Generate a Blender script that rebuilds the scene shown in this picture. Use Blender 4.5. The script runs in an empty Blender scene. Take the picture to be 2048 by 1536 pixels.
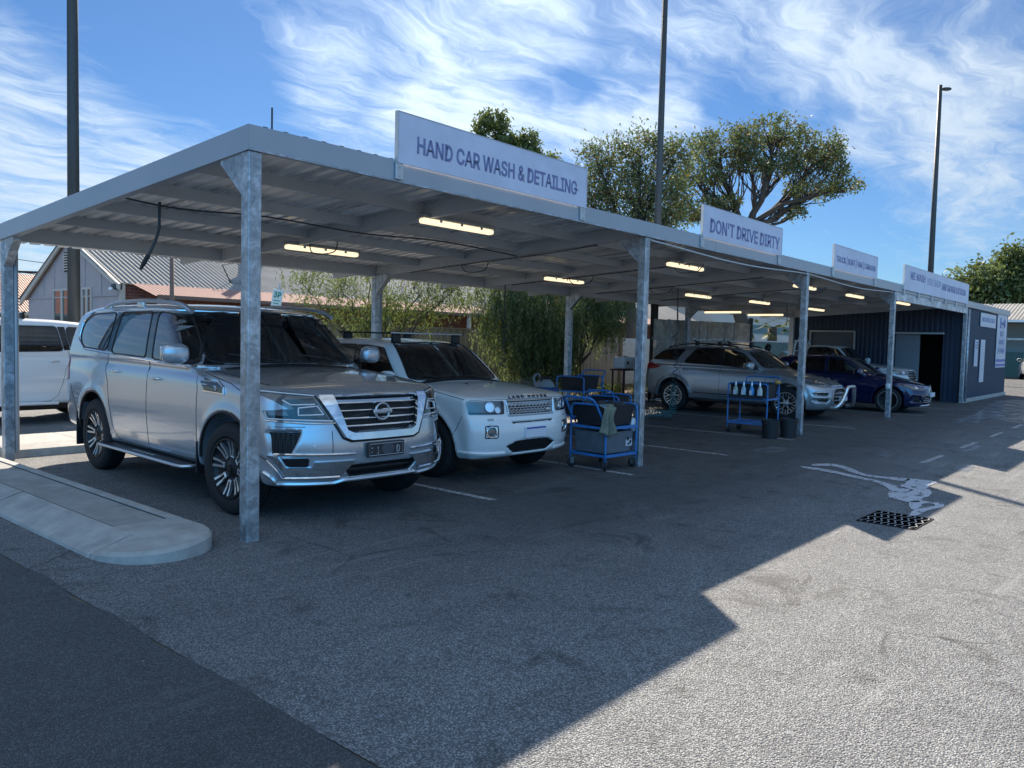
import bpy, bmesh, math, random
import numpy as np
from mathutils import Vector, Matrix
from mathutils.geometry import delaunay_2d_cdt
C = bpy.context.scene
COL = C.collection
rad = math.radians
# ------------------------------------------------------------------ materials
class NT:
    def __init__(s, m):
        m.use_nodes = True
        s.nt = m.node_tree; s.nt.nodes.clear()
    def n(s, t, **kw):
        nd = s.nt.nodes.new(t)
        for k, v in kw.items():
            if k.startswith('i_'):
                k = k[2:]
                key = int(k) if k.isdigit() else k.replace('_', ' ')
                if isinstance(v, bpy.types.NodeSocket): s.nt.links.new(v, nd.inputs[key])
                else: nd.inputs[key].default_value = v
            else: setattr(nd, k, v)
        return nd
    def l(s, a, b): s.nt.links.new(a, b)
    def math(s, op, a, b=None, clamp=False):
        nd = s.nt.nodes.new('ShaderNodeMath'); nd.operation = op; nd.use_clamp = clamp
        for i, v in enumerate((a, b)):
            if v is None: continue
            if isinstance(v, bpy.types.NodeSocket): s.nt.links.new(v, nd.inputs[i])
            else: nd.inputs[i].default_value = v
        return nd.outputs[0]
    def noise(s, vec, scale, detail=3, rough=.5, dist=0.):
        nd = s.n('ShaderNodeTexNoise', i_Scale=scale, i_Detail=detail, i_Roughness=rough, i_Distortion=dist)
        if vec is not None: s.l(vec, nd.inputs['Vector'])
        return nd
    def ramp(s, fac, stops):
        nd = s.nt.nodes.new('ShaderNodeValToRGB'); e = nd.color_ramp.elements
        while len(e) < len(stops): e.new(.5)
        for i, (p, c) in enumerate(stops):
            e[i].position = p; e[i].color = (c[0], c[1], c[2], 1) if not isinstance(c, (int, float)) else (c, c, c, 1)
        s.l(fac, nd.inputs[0]); return nd.outputs[0]
    def mix(s, f, a, b, typ='MIX'):
        nd = s.nt.nodes.new('ShaderNodeMix'); nd.data_type = 'RGBA'; nd.blend_type = typ
        for k, v in ((0, f), (6, a), (7, b)):
            if isinstance(v, bpy.types.NodeSocket): s.l(v, nd.inputs[k])
            elif k == 0: nd.inputs[0].default_value = v
            else: nd.inputs[k].default_value = (v[0], v[1], v[2], 1)
        return nd.outputs[2]
    def out(s, sh):
        o = s.n('ShaderNodeOutputMaterial'); s.l(sh, o.inputs[0])
    def bump(s, h, strength=.3, dist=.01):
        b = s.n('ShaderNodeBump', i_Strength=strength, i_Distance=dist); s.l(h, b.inputs['Height']); return b.outputs[0]
def principled(nt, **kw):
    return nt.n('ShaderNodeBsdfPrincipled', **{'i_' + k: v for k, v in kw.items()})
MATS = {}
def mat(name, col, rough=.5, metal=0., spec=.5, var=0., vscale=3., bump=0., bscale=40., coat=0., emit=None, estr=0., dirt=0.):
    if name in MATS: return MATS[name]
    m = bpy.data.materials.new(name); nt = NT(m)
    pos = nt.n('ShaderNodeNewGeometry').outputs['Position']
    p = principled(nt, Roughness=rough, Metallic=metal, Specular_IOR_Level=spec, Coat_Weight=coat, Coat_Roughness=.04)
    c4 = (col[0], col[1], col[2], 1)
    if var > 0:
        nz = nt.noise(pos, vscale, 5, .6)
        c = nt.mix(nt.ramp(nz.outputs[0], [(.3, 0), (.7, 1)]), tuple(v * (1 - var) for v in col), tuple(min(1, v * (1 + var)) for v in col))
        nt.l(c, p.inputs['Base Color'])
        r = nt.math('MULTIPLY_ADD', nz.outputs[0], .25); 
        r.node.inputs[2].default_value = rough - .12
        nt.l(r, p.inputs['Roughness'])
    else: p.inputs['Base Color'].default_value = c4
    if bump > 0:
        nz = nt.noise(pos, bscale, 4, .6); nt.l(nt.bump(nz.outputs[0], bump, .01), p.inputs['Normal'])
    if emit: p.inputs['Emission Color'].default_value = (*emit, 1); p.inputs['Emission Strength'].default_value = estr
    nt.out(p.outputs[0]); MATS[name] = m; return m
def paint(name, col, metal=.55, rough=.3, dirt=.0):
    m = bpy.data.materials.new(name); nt = NT(m)
    pos = nt.n('ShaderNodeNewGeometry').outputs['Position']
    fl = nt.noise(pos, 900, 1, .5)
    c = nt.mix(fl.outputs[0], tuple(v * .86 for v in col), tuple(min(1, v * 1.12) for v in col))
    if dirt > 0:
        z = nt.n('ShaderNodeSeparateXYZ'); nt.l(pos, z.inputs[0])
        low = nt.math('SUBTRACT', 1.0, nt.math('MULTIPLY', z.outputs[2], 1.6), True)
        nz = nt.noise(pos, 2.2, 6, .65)
        d = nt.math('MULTIPLY', nt.math('MULTIPLY', low, nt.ramp(nz.outputs[0], [(.4, 0), (.7, 1)])), dirt, True)
        c = nt.mix(d, c, (.16, .14, .12))
    p = principled(nt, Base_Color=c, Metallic=metal, Roughness=rough, Coat_Weight=1., Coat_Roughness=.03)
    orange = nt.noise(pos, 60, 2, .5); nt.l(nt.bump(orange.outputs[0], .015, .01), p.inputs['Coat Normal'])
    nt.out(p.outputs[0]); return m
def glass(name, tint, refl=1.):
    m = bpy.data.materials.new(name); nt = NT(m)
    tr = nt.n('ShaderNodeBsdfTransparent', i_Color=(*tint, 1))
    gl = nt.n('ShaderNodeBsdfGlossy', i_Color=(1, 1, 1, 1), i_Roughness=.015)
    fr = nt.n('ShaderNodeFresnel', i_IOR=1.55)
    mx = nt.n('ShaderNodeMixShader'); nt.l(nt.math('MULTIPLY', fr.outputs[0], refl, True), mx.inputs[0]); nt.l(tr.outputs[0], mx.inputs[1]); nt.l(gl.outputs[0], mx.inputs[2])
    nt.out(mx.outputs[0]); return m
def galv(name, base=(.42, .45, .48), scale=9., rough=.42, metal=.75, runs=0.):
    m = bpy.data.materials.new(name); nt = NT(m)
    pos = nt.n('ShaderNodeNewGeometry').outputs['Position']
    vo = nt.n('ShaderNodeTexVoronoi', i_Scale=scale * 4); nt.l(pos, vo.inputs['Vector'])
    nz = nt.noise(pos, scale, 6, .68, .6)
    f = nt.ramp(nz.outputs[0], [(.34, 0), (.5, .35), (.62, 1)])
    c = nt.mix(f, tuple(v * .62 for v in base), tuple(min(1, v * 1.35) for v in base))
    vs_ = nt.n('ShaderNodeSeparateColor'); nt.l(vo.outputs['Color'], vs_.inputs[0]); c = nt.mix(.22, c, nt.mix(vs_.outputs[0], (.1, .1, .1), (.9, .9, .9)), 'SOFT_LIGHT')
    mp = nt.n('ShaderNodeMapping', i_Scale=(5, 5, .5)); nt.l(pos, mp.inputs[0])
    st = nt.noise(mp.outputs[0], 3, 5, .7)
    c = nt.mix(nt.math('MULTIPLY', nt.ramp(st.outputs[0], [(.5, 0), (.75, 1)]), .45), c, (.55, .57, .58))
    p = principled(nt, Base_Color=c, Metallic=metal)
    nt.l(nt.math('ADD', nt.math('MULTIPLY', nz.outputs[0], .3), rough - .12), p.inputs['Roughness'])
    nt.l(nt.bump(nz.outputs[0], .08, .01), p.inputs['Normal'])
    nt.out(p.outputs[0]); return m
# ------------------------------------------------------------------ mesh builder
class MB:
    def __init__(s): s.v = []; s.f = []
    def add(s, vs, fs, M=None):
        b = len(s.v)
        if M is not None: vs = [tuple(M @ Vector(p)) for p in vs]
        s.v += [tuple(p) for p in vs]; s.f += [tuple(i + b for i in f) for f in fs]
        return s
    def box(s, x0, x1, y0, y1, z0, z1, M=None):
        vs = [(x, y, z) for x in (x0, x1) for y in (y0, y1) for z in (z0, z1)]
        return s.add(vs, [(0, 1, 3, 2), (4, 6, 7, 5), (0, 4, 5, 1), (2, 3, 7, 6), (0, 2, 6, 4), (1, 5, 7, 3)], M)
    def bbox(s, x0, x1, y0, y1, z0, z1, b=.01, M=None):
        bm = bmesh.new(); bmesh.ops.create_cube(bm, size=1)
        for v in bm.verts: v.co = ((x0 + x1) / 2 + v.co.x * (x1 - x0), (y0 + y1) / 2 + v.co.y * (y1 - y0), (z0 + z1) / 2 + v.co.z * (z1 - z0))
        bmesh.ops.bevel(bm, geom=list(bm.edges), offset=b, segments=3, affect='EDGES', profile=.5)
        bm.verts.index_update(); vs = [tuple(v.co) for v in bm.verts]; fs = [[v.index for v in f.verts] for f in bm.faces]; bm.free()
        return s.add(vs, fs, M)
    def tube(s, pts, r, n=8, caps=True, closed=False):
        pts = [Vector(p) for p in pts]; N = len(pts)
        rs = r if isinstance(r, (list, tuple)) else [r] * N
        b = len(s.v); up = None
        for i, p in enumerate(pts):
            if closed: t = pts[(i + 1) % N] - pts[i - 1]
            else: t = pts[min(i + 1, N - 1)] - pts[max(i - 1, 0)]
            t = t.normalized() if t.length > 1e-9 else Vector((0, 0, 1))
            if up is None:
                up = Vector((0, 0, 1)) if abs(t.z) < .9 else Vector((1, 0, 0))
            a = t.cross(up); 
            if a.length < 1e-6: a = t.orthogonal()
            a.normalize(); c = a.cross(t).normalized(); up = c
            for k in range(n):
                th = 2 * math.pi * k / n
                s.v.append(tuple(p + (a * math.cos(th) + c * math.sin(th)) * rs[i]))
        m = N if closed else N - 1
        for i in range(m):
            for k in range(n):
                a0 = b + i * n + k; a1 = b + i * n + (k + 1) % n; j = (i + 1) % N
                b0 = b + j * n + k; b1 = b + j * n + (k + 1) % n
                s.f.append((a0, a1, b1, b0))
        if caps and not closed:
            s.f.append(tuple(b + k for k in range(n))[::-1]); s.f.append(tuple(b + (N - 1) * n + k for k in range(n)))
        return s
    def lathe(s, prof, n=32, M=None, closed=False):
        # profile of (axial, radius) about the x axis
        vs = []; fs = []
        P = len(prof)
        for k in range(n):
            th = 2 * math.pi * k / n
            for (a, r) in prof: vs.append((a, r * math.cos(th), r * math.sin(th)))
        for k in range(n):
            k2 = (k + 1) % n
            for i in range(P - 1 if not closed else P):
                j = (i + 1) % P
                fs.append((k * P + i, k * P + j, k2 * P + j, k2 * P + i))
        return s.add(vs, fs, M)
    def prism(s, poly, h0, h1, M=None):
        # polygon in xy extruded z
        n = len(poly); vs = [(x, y, h0) for x, y in poly] + [(x, y, h1) for x, y in poly]
        fs = [tuple(range(n))[::-1], tuple(range(n, 2 * n))] + [(i, (i + 1) % n, n + (i + 1) % n, n + i) for i in range(n)]
        return s.add(vs, fs, M)
    def ell(s, c, r, nu=16, nv=10, M=None, pw=1.):
        vs = []; fs = []
        sg = lambda t: math.copysign(abs(t) ** pw, t)
        for i in range(nv + 1):
            ph = math.pi * i / nv - math.pi / 2
            for k in range(nu):
                th = 2 * math.pi * k / nu
                vs.append((c[0] + r[0] * sg(math.cos(ph)) * sg(math.cos(th)), c[1] + r[1] * sg(math.cos(ph)) * sg(math.sin(th)), c[2] + r[2] * sg(math.sin(ph))))
        for i in range(nv):
            for k in range(nu):
                fs.append((i * nu + k, i * nu + (k + 1) % nu, (i + 1) * nu + (k + 1) % nu, (i + 1) * nu + k))
        return s.add(vs, fs, M)
    def build(s, name, m, parent=None, smooth=False, angle=None):
        me = bpy.data.meshes.new(name); me.from_pydata(s.v, [], s.f); me.update()
        if smooth:
            me.polygons.foreach_set('use_smooth', [True] * len(me.polygons))
            if angle: 
                try: me.set_sharp_from_angle(angle=rad(angle))
                except Exception: pass
        return link(name, me, m, parent)
def link(name, me, m, parent=None):
    o = bpy.data.objects.new(name, me); COL.objects.link(o)
    if m: me.materials.append(m)
    if parent: o.parent = parent
    return o
def np_mesh(name, V, Q, m, parent=None, smooth=False):
    V = np.asarray(V, np.float32); Q = np.asarray(Q, np.int32); k = Q.shape[1]
    me = bpy.data.meshes.new(name)
    me.vertices.add(len(V)); me.vertices.foreach_set('co', V.ravel())
    me.loops.add(Q.size); me.loops.foreach_set('vertex_index', Q.ravel())
    me.polygons.add(len(Q)); me.polygons.foreach_set('loop_start', np.arange(0, Q.size, k, dtype=np.int32))
    if smooth: me.polygons.foreach_set('use_smooth', np.ones(len(Q), bool))
    me.update(calc_edges=True); me.validate()
    return link(name, me, m, parent)
def thing(name, label, cat, loc=(0, 0, 0), rotz=0, group=None, scale=1.):
    o = bpy.data.objects.new(name, None); COL.objects.link(o); o.location = loc; o.rotation_euler = (0, 0, rotz)
    o.scale = (scale,) * 3; o.empty_display_size = .1
    return tag(o, label, cat, group)
def tag(o, label, cat, group=None, kind=None):
    if label: o['label'] = label
    if cat: o['category'] = cat
    if group: o['group'] = group
    if kind: o['kind'] = kind
    return o
def copy_tree(o, parent=None):
    c = o.copy(); COL.objects.link(c)
    if parent: c.parent = parent
    for ch in list(o.children): copy_tree(ch, c)
    return c
try:
    SANS = bpy.data.fonts.load(bpy.utils.system_resource('DATAFILES') + '/fonts/Inter.woff2')     # Blender's own interface font
except Exception:
    SANS = None
def text(s, m, parent, M, w=None, h=None, name='lettering', bold=.0, depth=.004, spacing=1., align='CENTER'):
    cu = bpy.data.curves.new('txt', 'FONT'); cu.body = s; cu.size = 1; cu.font = SANS or cu.font; cu.bevel_depth = bold; cu.bevel_resolution = 0; cu.extrude = .01; cu.space_character = spacing
    cu.resolution_u = 3
    to = bpy.data.objects.new('txt', cu); COL.objects.link(to)
    dg = bpy.context.evaluated_depsgraph_get(); me = bpy.data.meshes.new_from_object(to.evaluated_get(dg))
    bpy.data.objects.remove(to)
    n = len(me.vertices); a = np.empty(n * 3, np.float32); me.vertices.foreach_get('co', a); a = a.reshape(-1, 3)
    lo = a.min(0); hi = a.max(0)
    sy = h / (hi[1] - lo[1]) if h else None
    sx = w / (hi[0] - lo[0]) if w else sy
    if sy is None: sy = sx
    a[:, 0] = (a[:, 0] - (lo[0] + hi[0]) / 2) * sx; a[:, 1] = (a[:, 1] - (lo[1] + hi[1]) / 2) * sy
    a[:, 2] = np.where(a[:, 2] > 0, depth, -.001)
    me.vertices.foreach_set('co', a.ravel())
    me.transform(M); me.update()
    me.name = name
    return link(name, me, m, parent)
FRONT = Matrix.Rotation(rad(90), 4, 'X')          # text lying in xy -> standing, facing -y
def T(x, y, z): return Matrix.Translation((x, y, z))
def lerp(a, b, t): return a + (b - a) * t
def smoothpoly(pts, n=6, closed=True):
    P = [np.array(p, float) for p in pts]; N = len(P); out = []
    rng = range(N) if closed else range(N - 1)
    for i in rng:
        p0 = P[i - 1] if (closed or i > 0) else P[i]; p1 = P[i]; p2 = P[(i + 1) % N]; p3 = P[(i + 2) % N] if (closed or i + 2 < N) else p2
        for k in range(n):
            t = k / n
            out.append(tuple(.5 * ((2 * p1) + (-p0 + p2) * t + (2 * p0 - 5 * p1 + 4 * p2 - p3) * t * t + (-p0 + 3 * p1 - 3 * p2 + p3) * t ** 3)))
    if not closed: out.append(tuple(P[-1]))
    return out
def roundpoly(pts, r=.03, n=4):
    out = []; N = len(pts)
    for i in range(N):
        p = Vector(pts[i]); a = Vector(pts[i - 1]) - p; b = Vector(pts[(i + 1) % N]) - p
        ra = min(r, a.length * .45); rb = min(r, b.length * .45)
        A = p + a.normalized() * ra; B = p + b.normalized() * rb
        for k in range(n + 1):
            t = k / n; q = A * (1 - t) ** 2 + p * 2 * t * (1 - t) + B * t * t
            out.append((q[0], q[1]))
    return out
def ribbed(name, m, p0, p1, z0, z1, pitch=.19, depth=.025, parent=None, z0b=None, z1b=None, flat=.35):
    """Ribbed steel sheet standing between two ground points; the ribs are real folds."""
    p0 = Vector(p0); p1 = Vector(p1); d = p1 - p0; Ln = d.length; d.normalize(); nrm = Vector((d.y, -d.x))
    n = max(1, int(round(Ln / pitch))); pt = Ln / n; mb = MB(); pts = []
    for i in range(n):
        for t, o in ((0, 0), (flat, 0), (flat + .12, depth), (1 - .12, depth)): pts.append(((i + t) * pt, o))
    pts.append((Ln, 0))
    z0b = z0 if z0b is None else z0b; z1b = z1 if z1b is None else z1b
    vs = []
    for (s_, o) in pts:
        q = p0 + d * s_ + nrm * o; t = s_ / Ln
        vs += [(q.x, q.y, lerp(z0, z0b, t)), (q.x, q.y, lerp(z1, z1b, t))]
    fs = [(2 * i, 2 * i + 2, 2 * i + 3, 2 * i + 1) for i in range(len(pts) - 1)]
    mb.add(vs, fs); return mb.build(name, m, parent)
# ------------------------------------------------------------------ cars: a body is a smooth solid carved by wheel wells, windows and intakes
def pch(pts):
    xs = np.array([p[0] for p in pts], float); ys = np.array([p[1] for p in pts], float)
    d = np.diff(ys) / np.diff(xs); m = np.zeros(len(xs)); m[0] = d[0]; m[-1] = d[-1]
    for i in range(1, len(xs) - 1):
        m[i] = 0 if d[i - 1] * d[i] <= 0 else 2 * d[i - 1] * d[i] / (d[i - 1] + d[i])
    def f(x):
        x = np.clip(x, xs[0], xs[-1]); i = np.clip(np.searchsorted(xs, x) - 1, 0, len(xs) - 2)
        h = xs[i + 1] - xs[i]; t = (x - xs[i]) / h
        return ((1 + 2 * t) * (1 - t) ** 2) * ys[i] + t * (1 - t) ** 2 * h * m[i] + t * t * (3 - 2 * t) * ys[i + 1] + t * t * (t - 1) * h * m[i + 1]
    return f
def smax(a, b, k):
    h = np.clip(k - np.abs(a - b), 0, None) / k
    return np.maximum(a, b) + h * h * k * .25
def smin(a, b, k): return -smax(-a, -b, k)
def polysd(px, py, poly):
    P = np.array(poly, float); d = np.full(np.broadcast(px, py).shape, 1e9); ins = np.zeros(d.shape, bool)
    for i in range(len(P)):
        a = P[i]; b = P[i - 1]; e = b - a; wx = px - a[0]; wy = py - a[1]
        t = np.clip((wx * e[0] + wy * e[1]) / (e @ e + 1e-12), 0, 1)
        d = np.minimum(d, (wx - e[0] * t) ** 2 + (wy - e[1] * t) ** 2)
        c = ((a[1] > py) != (b[1] > py)) & (px < (b[0] - a[0]) * (py - a[1]) / (b[1] - a[1] + 1e-12) + a[0])
        ins ^= c
    return np.where(ins, -1, 1) * np.sqrt(d)
class Body:
    def __init__(s, sp):
        s.sp = sp; g = lambda k: pch(sp[k])
        s.iz, s.iy, s.zt, s.zb, s.yf, s.yr = map(g, ('iz', 'iy', 'zt', 'zb', 'yf', 'yr'))
        s.zr, s.yws, s.yrg = map(g, ('zr', 'yws', 'yrg'))
        s.W = sp['W']
        ws = sp['yws']; s.kws = 1 / math.sqrt(1 + ((ws[-1][0] - ws[0][0]) and ((ws[-1][1] - ws[0][1]) / (ws[-1][0] - ws[0][0]))) ** 2)
    def outer(s, x, y, z):
        sp = s.sp; ax = np.abs(x); q = np.clip(ax / s.W, 0, 1.2)
        W = s.W - s.iz(z) - s.iy(y)
        fl = 0
        for yw in (sp['wf'], sp['wr']):
            d = np.sqrt((y - yw) ** 2 + (z - sp['zc']) ** 2)
            fl = fl + sp.get('flare', .02) / (1 + np.exp(np.clip((d - sp['ra'] - .05) / .018, -30, 30)))
        f = ax - W - fl
        crown = sp.get('crown', .05)
        f = smax(f, z - (s.zt(y) - crown * q ** 2.5), sp.get('rs', .10))
        f = smax(f, s.zb(y) - z, .06)
        f = smax(f, (s.yf(z) + sp['cf'] * q ** sp['pf']) - y, sp.get('rf', .07))
        f = smax(f, y - (s.yr(z) - sp['cr'] * q ** 4), .08)
        wb, wr = sp['wb'], sp['wr2']; t = np.clip((z - sp['zbelt']) / (sp['zroof'] - sp['zbelt']), -.3, 1.3)
        Wg = wb - (wb - wr) * np.clip(t, 0, 2) ** 1.25 + .25 * np.clip(t, -1, 0) - s.iy(y) * .6
        g = ax - Wg
        g = smax(g, z - (s.zr(y) - sp.get('rcrown', .05) * q ** 2), .13)
        g = smax(g, (s.yws(z) + sp.get('cws', .28) * q ** 2.6 - y) * s.kws, .06)
        g = smax(g, (y - (s.yrg(z) - .12 * q ** 3)) * .9, .07)
        g = smax(g, sp['zbelt'] - .2 - z, .02)
        return smin(f, g, sp.get('kj', .035))
    def full(s, x, y, z):
        sp = s.sp; o = s.outer(x, y, z); f = o; ax = np.abs(x)
        for yw in (sp['wf'], sp['wr']):
            d = np.sqrt((y - yw) ** 2 + (z - sp['zc']) ** 2) - sp['ra']
            f = smax(f, -np.maximum(d, (s.W - .36) - ax), .012)
        hol = np.maximum(np.maximum(o + .05, sp['floor'] - z), np.maximum(sp['wf'] + sp.get('fw', .45) - y, y - sp['L'] + .2))
        f = np.maximum(f, -hol)
        for P in sp['panes'] : f = np.maximum(f, -np.maximum(polysd(y, z, P) + .012, .3 - ax))
        f = np.maximum(f, -np.maximum(np.maximum(polysd(ax, z, sp['ws']) + .015, y - sp['wsmax']), sp['zbelt'] - .35 - z))
        f = np.maximum(f, -np.maximum(polysd(ax, z, sp['rg']) + .015, sp['L'] * .72 - y))
        for P, dep in sp.get('cuts', []):
            f = np.maximum(f, -np.maximum(polysd(ax, z, P), y - (s.yf(z) + sp['cf'] * np.clip(ax / s.W, 0, 1.2) ** sp['pf']) - dep))
        for P, dep in sp.get('scuts', []):
            f = np.maximum(f, -np.maximum(polysd(y, z, P), -(o + dep)))
        return f
    def grad(s, fn, P, e=.004):
        x, y, z = P.T; f0 = fn(x, y, z)
        g = np.stack([fn(x + e, y, z) - fn(x - e, y, z), fn(x, y + e, z) - fn(x, y - e, z), fn(x, y, z + e) - fn(x, y, z - e)], 1) / (2 * e)
        return f0, g
    def cast(s, axis, A):
        """project 2-D points onto the outer skin; S: (y,z) from -x, F: (x,z) from the front, R: from the rear, T: (x,y) from above"""
        A = np.asarray(A, float); n = len(A)
        if axis == 'S': rng = np.linspace(s.W + .15, .25, 50); mk = lambda t: (-t, A[:, 0:1] + 0 * t, A[:, 1:2] + 0 * t)
        elif axis == 'F': rng = np.linspace(-.3, s.sp['L'] * .55, 90); mk = lambda t: (A[:, 0:1] + 0 * t, t, A[:, 1:2] + 0 * t)
        elif axis == 'R': rng = np.linspace(s.sp['L'] + .3, s.sp['L'] * .55, 90); mk = lambda t: (A[:, 0:1] + 0 * t, t, A[:, 1:2] + 0 * t)
        else: rng = np.linspace(2.3, .5, 70); mk = lambda t: (A[:, 0:1] + 0 * t, A[:, 1:2] + 0 * t, t)
        t = np.tile(rng, (n, 1)); v = s.outer(*mk(t)) < 0
        i = np.argmax(v, 1); i = np.where(v.any(1), i, len(rng) - 1)
        hi = rng[i][:, None]; lo = rng[np.maximum(i - 1, 0)][:, None]
        for _ in range(14):
            mid = (lo + hi) / 2; ins = s.outer(*mk(mid)) < 0
            hi = np.where(ins, mid, hi); lo = np.where(ins, lo, mid)
        P = np.concatenate([np.broadcast_to(c, (n, 1)) for c in mk(hi)], 1)
        _, g = s.grad(s.outer, P); g /= np.linalg.norm(g, axis=1, keepdims=True) + 1e-9
        return P, g
    def panel(s, mb, axis, poly, off=.002, thick=.012, res=.035, flip=False):
        P = np.array(poly, float); pts = []
        N = len(P)
        for i in range(N):
            a = P[i]; b = P[(i + 1) % N]; k = max(1, int(np.ceil(np.linalg.norm(b - a) / res)))
            for j in range(k): pts.append(a + (b - a) * j / k)
        nb = len(pts); lo = P.min(0); hi = P.max(0)
        gx, gy = np.meshgrid(np.arange(lo[0], hi[0], res), np.arange(lo[1], hi[1], res))
        gx = gx.ravel(); gy = gy.ravel(); sd = polysd(gx, gy, np.array(pts)); ok = sd < -res * .45
        allp = [Vector(p) for p in pts] + [Vector((a, b)) for a, b in zip(gx[ok], gy[ok])]
        V, E, F, *_ = delaunay_2d_cdt(allp, [(i, (i + 1) % nb) for i in range(nb)], [list(range(nb))], 1, 1e-6)
        A = np.array([tuple(v) for v in V]); Q, g = s.cast(axis, A)
        if flip: Q = Q * [-1, 1, 1]; g = g * [-1, 1, 1]
        o = Q + g * off; i_ = Q - g * thick; n = len(A)
        vs = [tuple(v) for v in o] + [tuple(v) for v in i_]; fs = []
        cnt = {}
        for f in F:
            f = list(f); a, b, c = (o[f[0]], o[f[1]], o[f[2]])
            if np.dot(np.cross(b - a, c - a), g[f[0]]) < 0: f = f[::-1]
            fs.append(tuple(f))
            for k in range(len(f)): cnt[(f[k], f[(k + 1) % len(f)])] = 1
        for (a, b) in list(cnt):
            if (b, a) not in cnt: fs.append((b, a, a + n, b + n))
        mb.add(vs, fs); return mb
    def strip(s, mb, axis, line, r=.006, off=.0, closed=False, flip=False, step=.04, n=6):
        pts = []
        L_ = list(line) + ([line[0]] if closed else [])
        for a, b in zip(L_[:-1], L_[1:]):
            a = np.array(a, float); b = np.array(b, float); k = max(1, int(np.ceil(np.linalg.norm(b - a) / step)))
            for j in range(k): pts.append(a + (b - a) * j / k)
        if not closed: pts.append(np.array(L_[-1], float))
        Q, g = s.cast(axis, np.array(pts)); Q = Q + g * off
        if flip: Q = Q * [-1, 1, 1]
        mb.tube([tuple(q) for q in Q], r, n, closed=closed); return mb
def surface_nets(F, org, h):
    nx, ny, nz = F.shape; S = F < 0
    cnt = np.zeros((nx - 1, ny - 1, nz - 1), np.int8)
    for dx in (0, 1):
        for dy in (0, 1):
            for dz in (0, 1): cnt += S[dx:nx - 1 + dx, dy:ny - 1 + dy, dz:nz - 1 + dz]
    mask = (cnt > 0) & (cnt < 8); I = np.argwhere(mask); n = len(I)
    vid = -np.ones(cnt.shape, np.int32); vid[mask] = np.arange(n)
    cor = np.zeros((n, 2, 2, 2), np.float32)
    for dx in (0, 1):
        for dy in (0, 1):
            for dz in (0, 1): cor[:, dx, dy, dz] = F[I[:, 0] + dx, I[:, 1] + dy, I[:, 2] + dz]
    acc = np.zeros((n, 3)); num = np.zeros(n)
    for ax in range(3):
        for u in (0, 1):
            for v in (0, 1):
                i0 = [0, 0, 0]; oth = [k for k in range(3) if k != ax]; i0[oth[0]] = u; i0[oth[1]] = v
                i1 = list(i0); i1[ax] = 1
                a = cor[:, i0[0], i0[1], i0[2]]; b = cor[:, i1[0], i1[1], i1[2]]; c = (a < 0) != (b < 0)
                t = np.where(c, a / (a - b + 1e-20), 0)
                p = np.zeros((n, 3)); p[:, oth[0]] = u; p[:, oth[1]] = v; p[:, ax] = t
                acc[c] += p[c]; num[c] += 1
    V = (I + acc / num[:, None]) * h + np.array(org)
    quads = []
    for ax in range(3):
        sl0 = [slice(1, -1)] * 3; sl1 = [slice(1, -1)] * 3; sl0[ax] = slice(0, -1); sl1[ax] = slice(1, None)
        a = S[tuple(sl0)]; b = S[tuple(sl1)]
        for sgn in (0, 1):
            E = np.argwhere((a & ~b) if sgn == 0 else (~a & b)); E = E + 1; E[:, ax] -= 1
            u, v = [k for k in range(3) if k != ax]
            if ax == 1: u, v = v, u
            def vv(du, dv):
                J = E.copy(); J[:, u] -= du; J[:, v] -= dv; return vid[J[:, 0], J[:, 1], J[:, 2]]
            q = np.stack([vv(1, 1), vv(0, 1), vv(0, 0), vv(1, 0)], 1)
            if sgn == 1: q = q[:, ::-1]
            quads.append(q)
    return V, np.concatenate(quads)
def body_mesh(B, h, m, parent, name='body'):
    sp = B.sp
    hx = np.arange(h * .5, sp['W'] + .1, h); x = np.concatenate([-hx[::-1], hx])
    y = np.arange(-.25, sp['L'] + .2, h); z = np.arange(.1, sp['zroof'] + .2, h)
    X = hx[:, None, None]; Y = y[None, :, None]; Z = z[None, None, :]
    F = np.empty((len(hx), len(y), len(z)), np.float32)
    for i0 in range(0, len(hx), 8): F[i0:i0 + 8] = B.full(X[i0:i0 + 8], Y, Z)
    F = np.concatenate([F[::-1], F]); V, Q = surface_nets(F, (x[0], y[0], z[0]), h)
    for _ in range(2):
        f, g = B.grad(B.full, V, .003); st = -f[:, None] * g / ((g ** 2).sum(1)[:, None] + .05)
        ln = np.linalg.norm(st, axis=1, keepdims=True); V = V + st * np.minimum(1, h * .6 / (ln + 1e-9))
    return np_mesh(name, V, Q, m, parent, True)
TYRE = mat('tyre_rubber', (.018, .018, .02), .72, spec=.3, bump=.15, bscale=60)
BLK = mat('black_plastic', (.012, .012, .014), .45, spec=.4)
GLOSSBLK = mat('gloss_black', (.006, .006, .008), .08, spec=.6, coat=.5)
CHROME = mat('chrome', (.78, .80, .82), .06, 1.)
SATIN = mat('satin_silver', (.62, .64, .66), .28, .9)
RIMDK = mat('dark_wheel_paint', (.010, .010, .012), .4, .0, spec=.35)
SEAM = mat('panel_gap', (.008, .008, .009), .8, spec=.1)
SEAT = mat('seat_fabric', (.06, .06, .065), .85, bump=.2, bscale=80)
REDL = mat('red_lamp_plastic', (.35, .01, .015), .12, coat=1.)
AMB = mat('amber_lamp_plastic', (.6, .2, .03), .2, coat=1.)
LENS = mat('lamp_lens_glass', (.12, .125, .13), .10, .15, coat=1.)
LWHITE = mat('white_lamp_plastic', (.75, .78, .82), .15, .2, coat=1.)
GLASS = glass('tinted_side_glass', (.10, .12, .13), 1.9)
WGLASS = glass('windscreen_glass', (.50, .56, .54), 1.9)
PLATEW = mat('plate_white', (.62, .64, .70), .4)
PLATEB = mat('plate_blue', (.05, .08, .35), .4)
PLATEK = mat('plate_black', (.02, .022, .028), .35)
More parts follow.
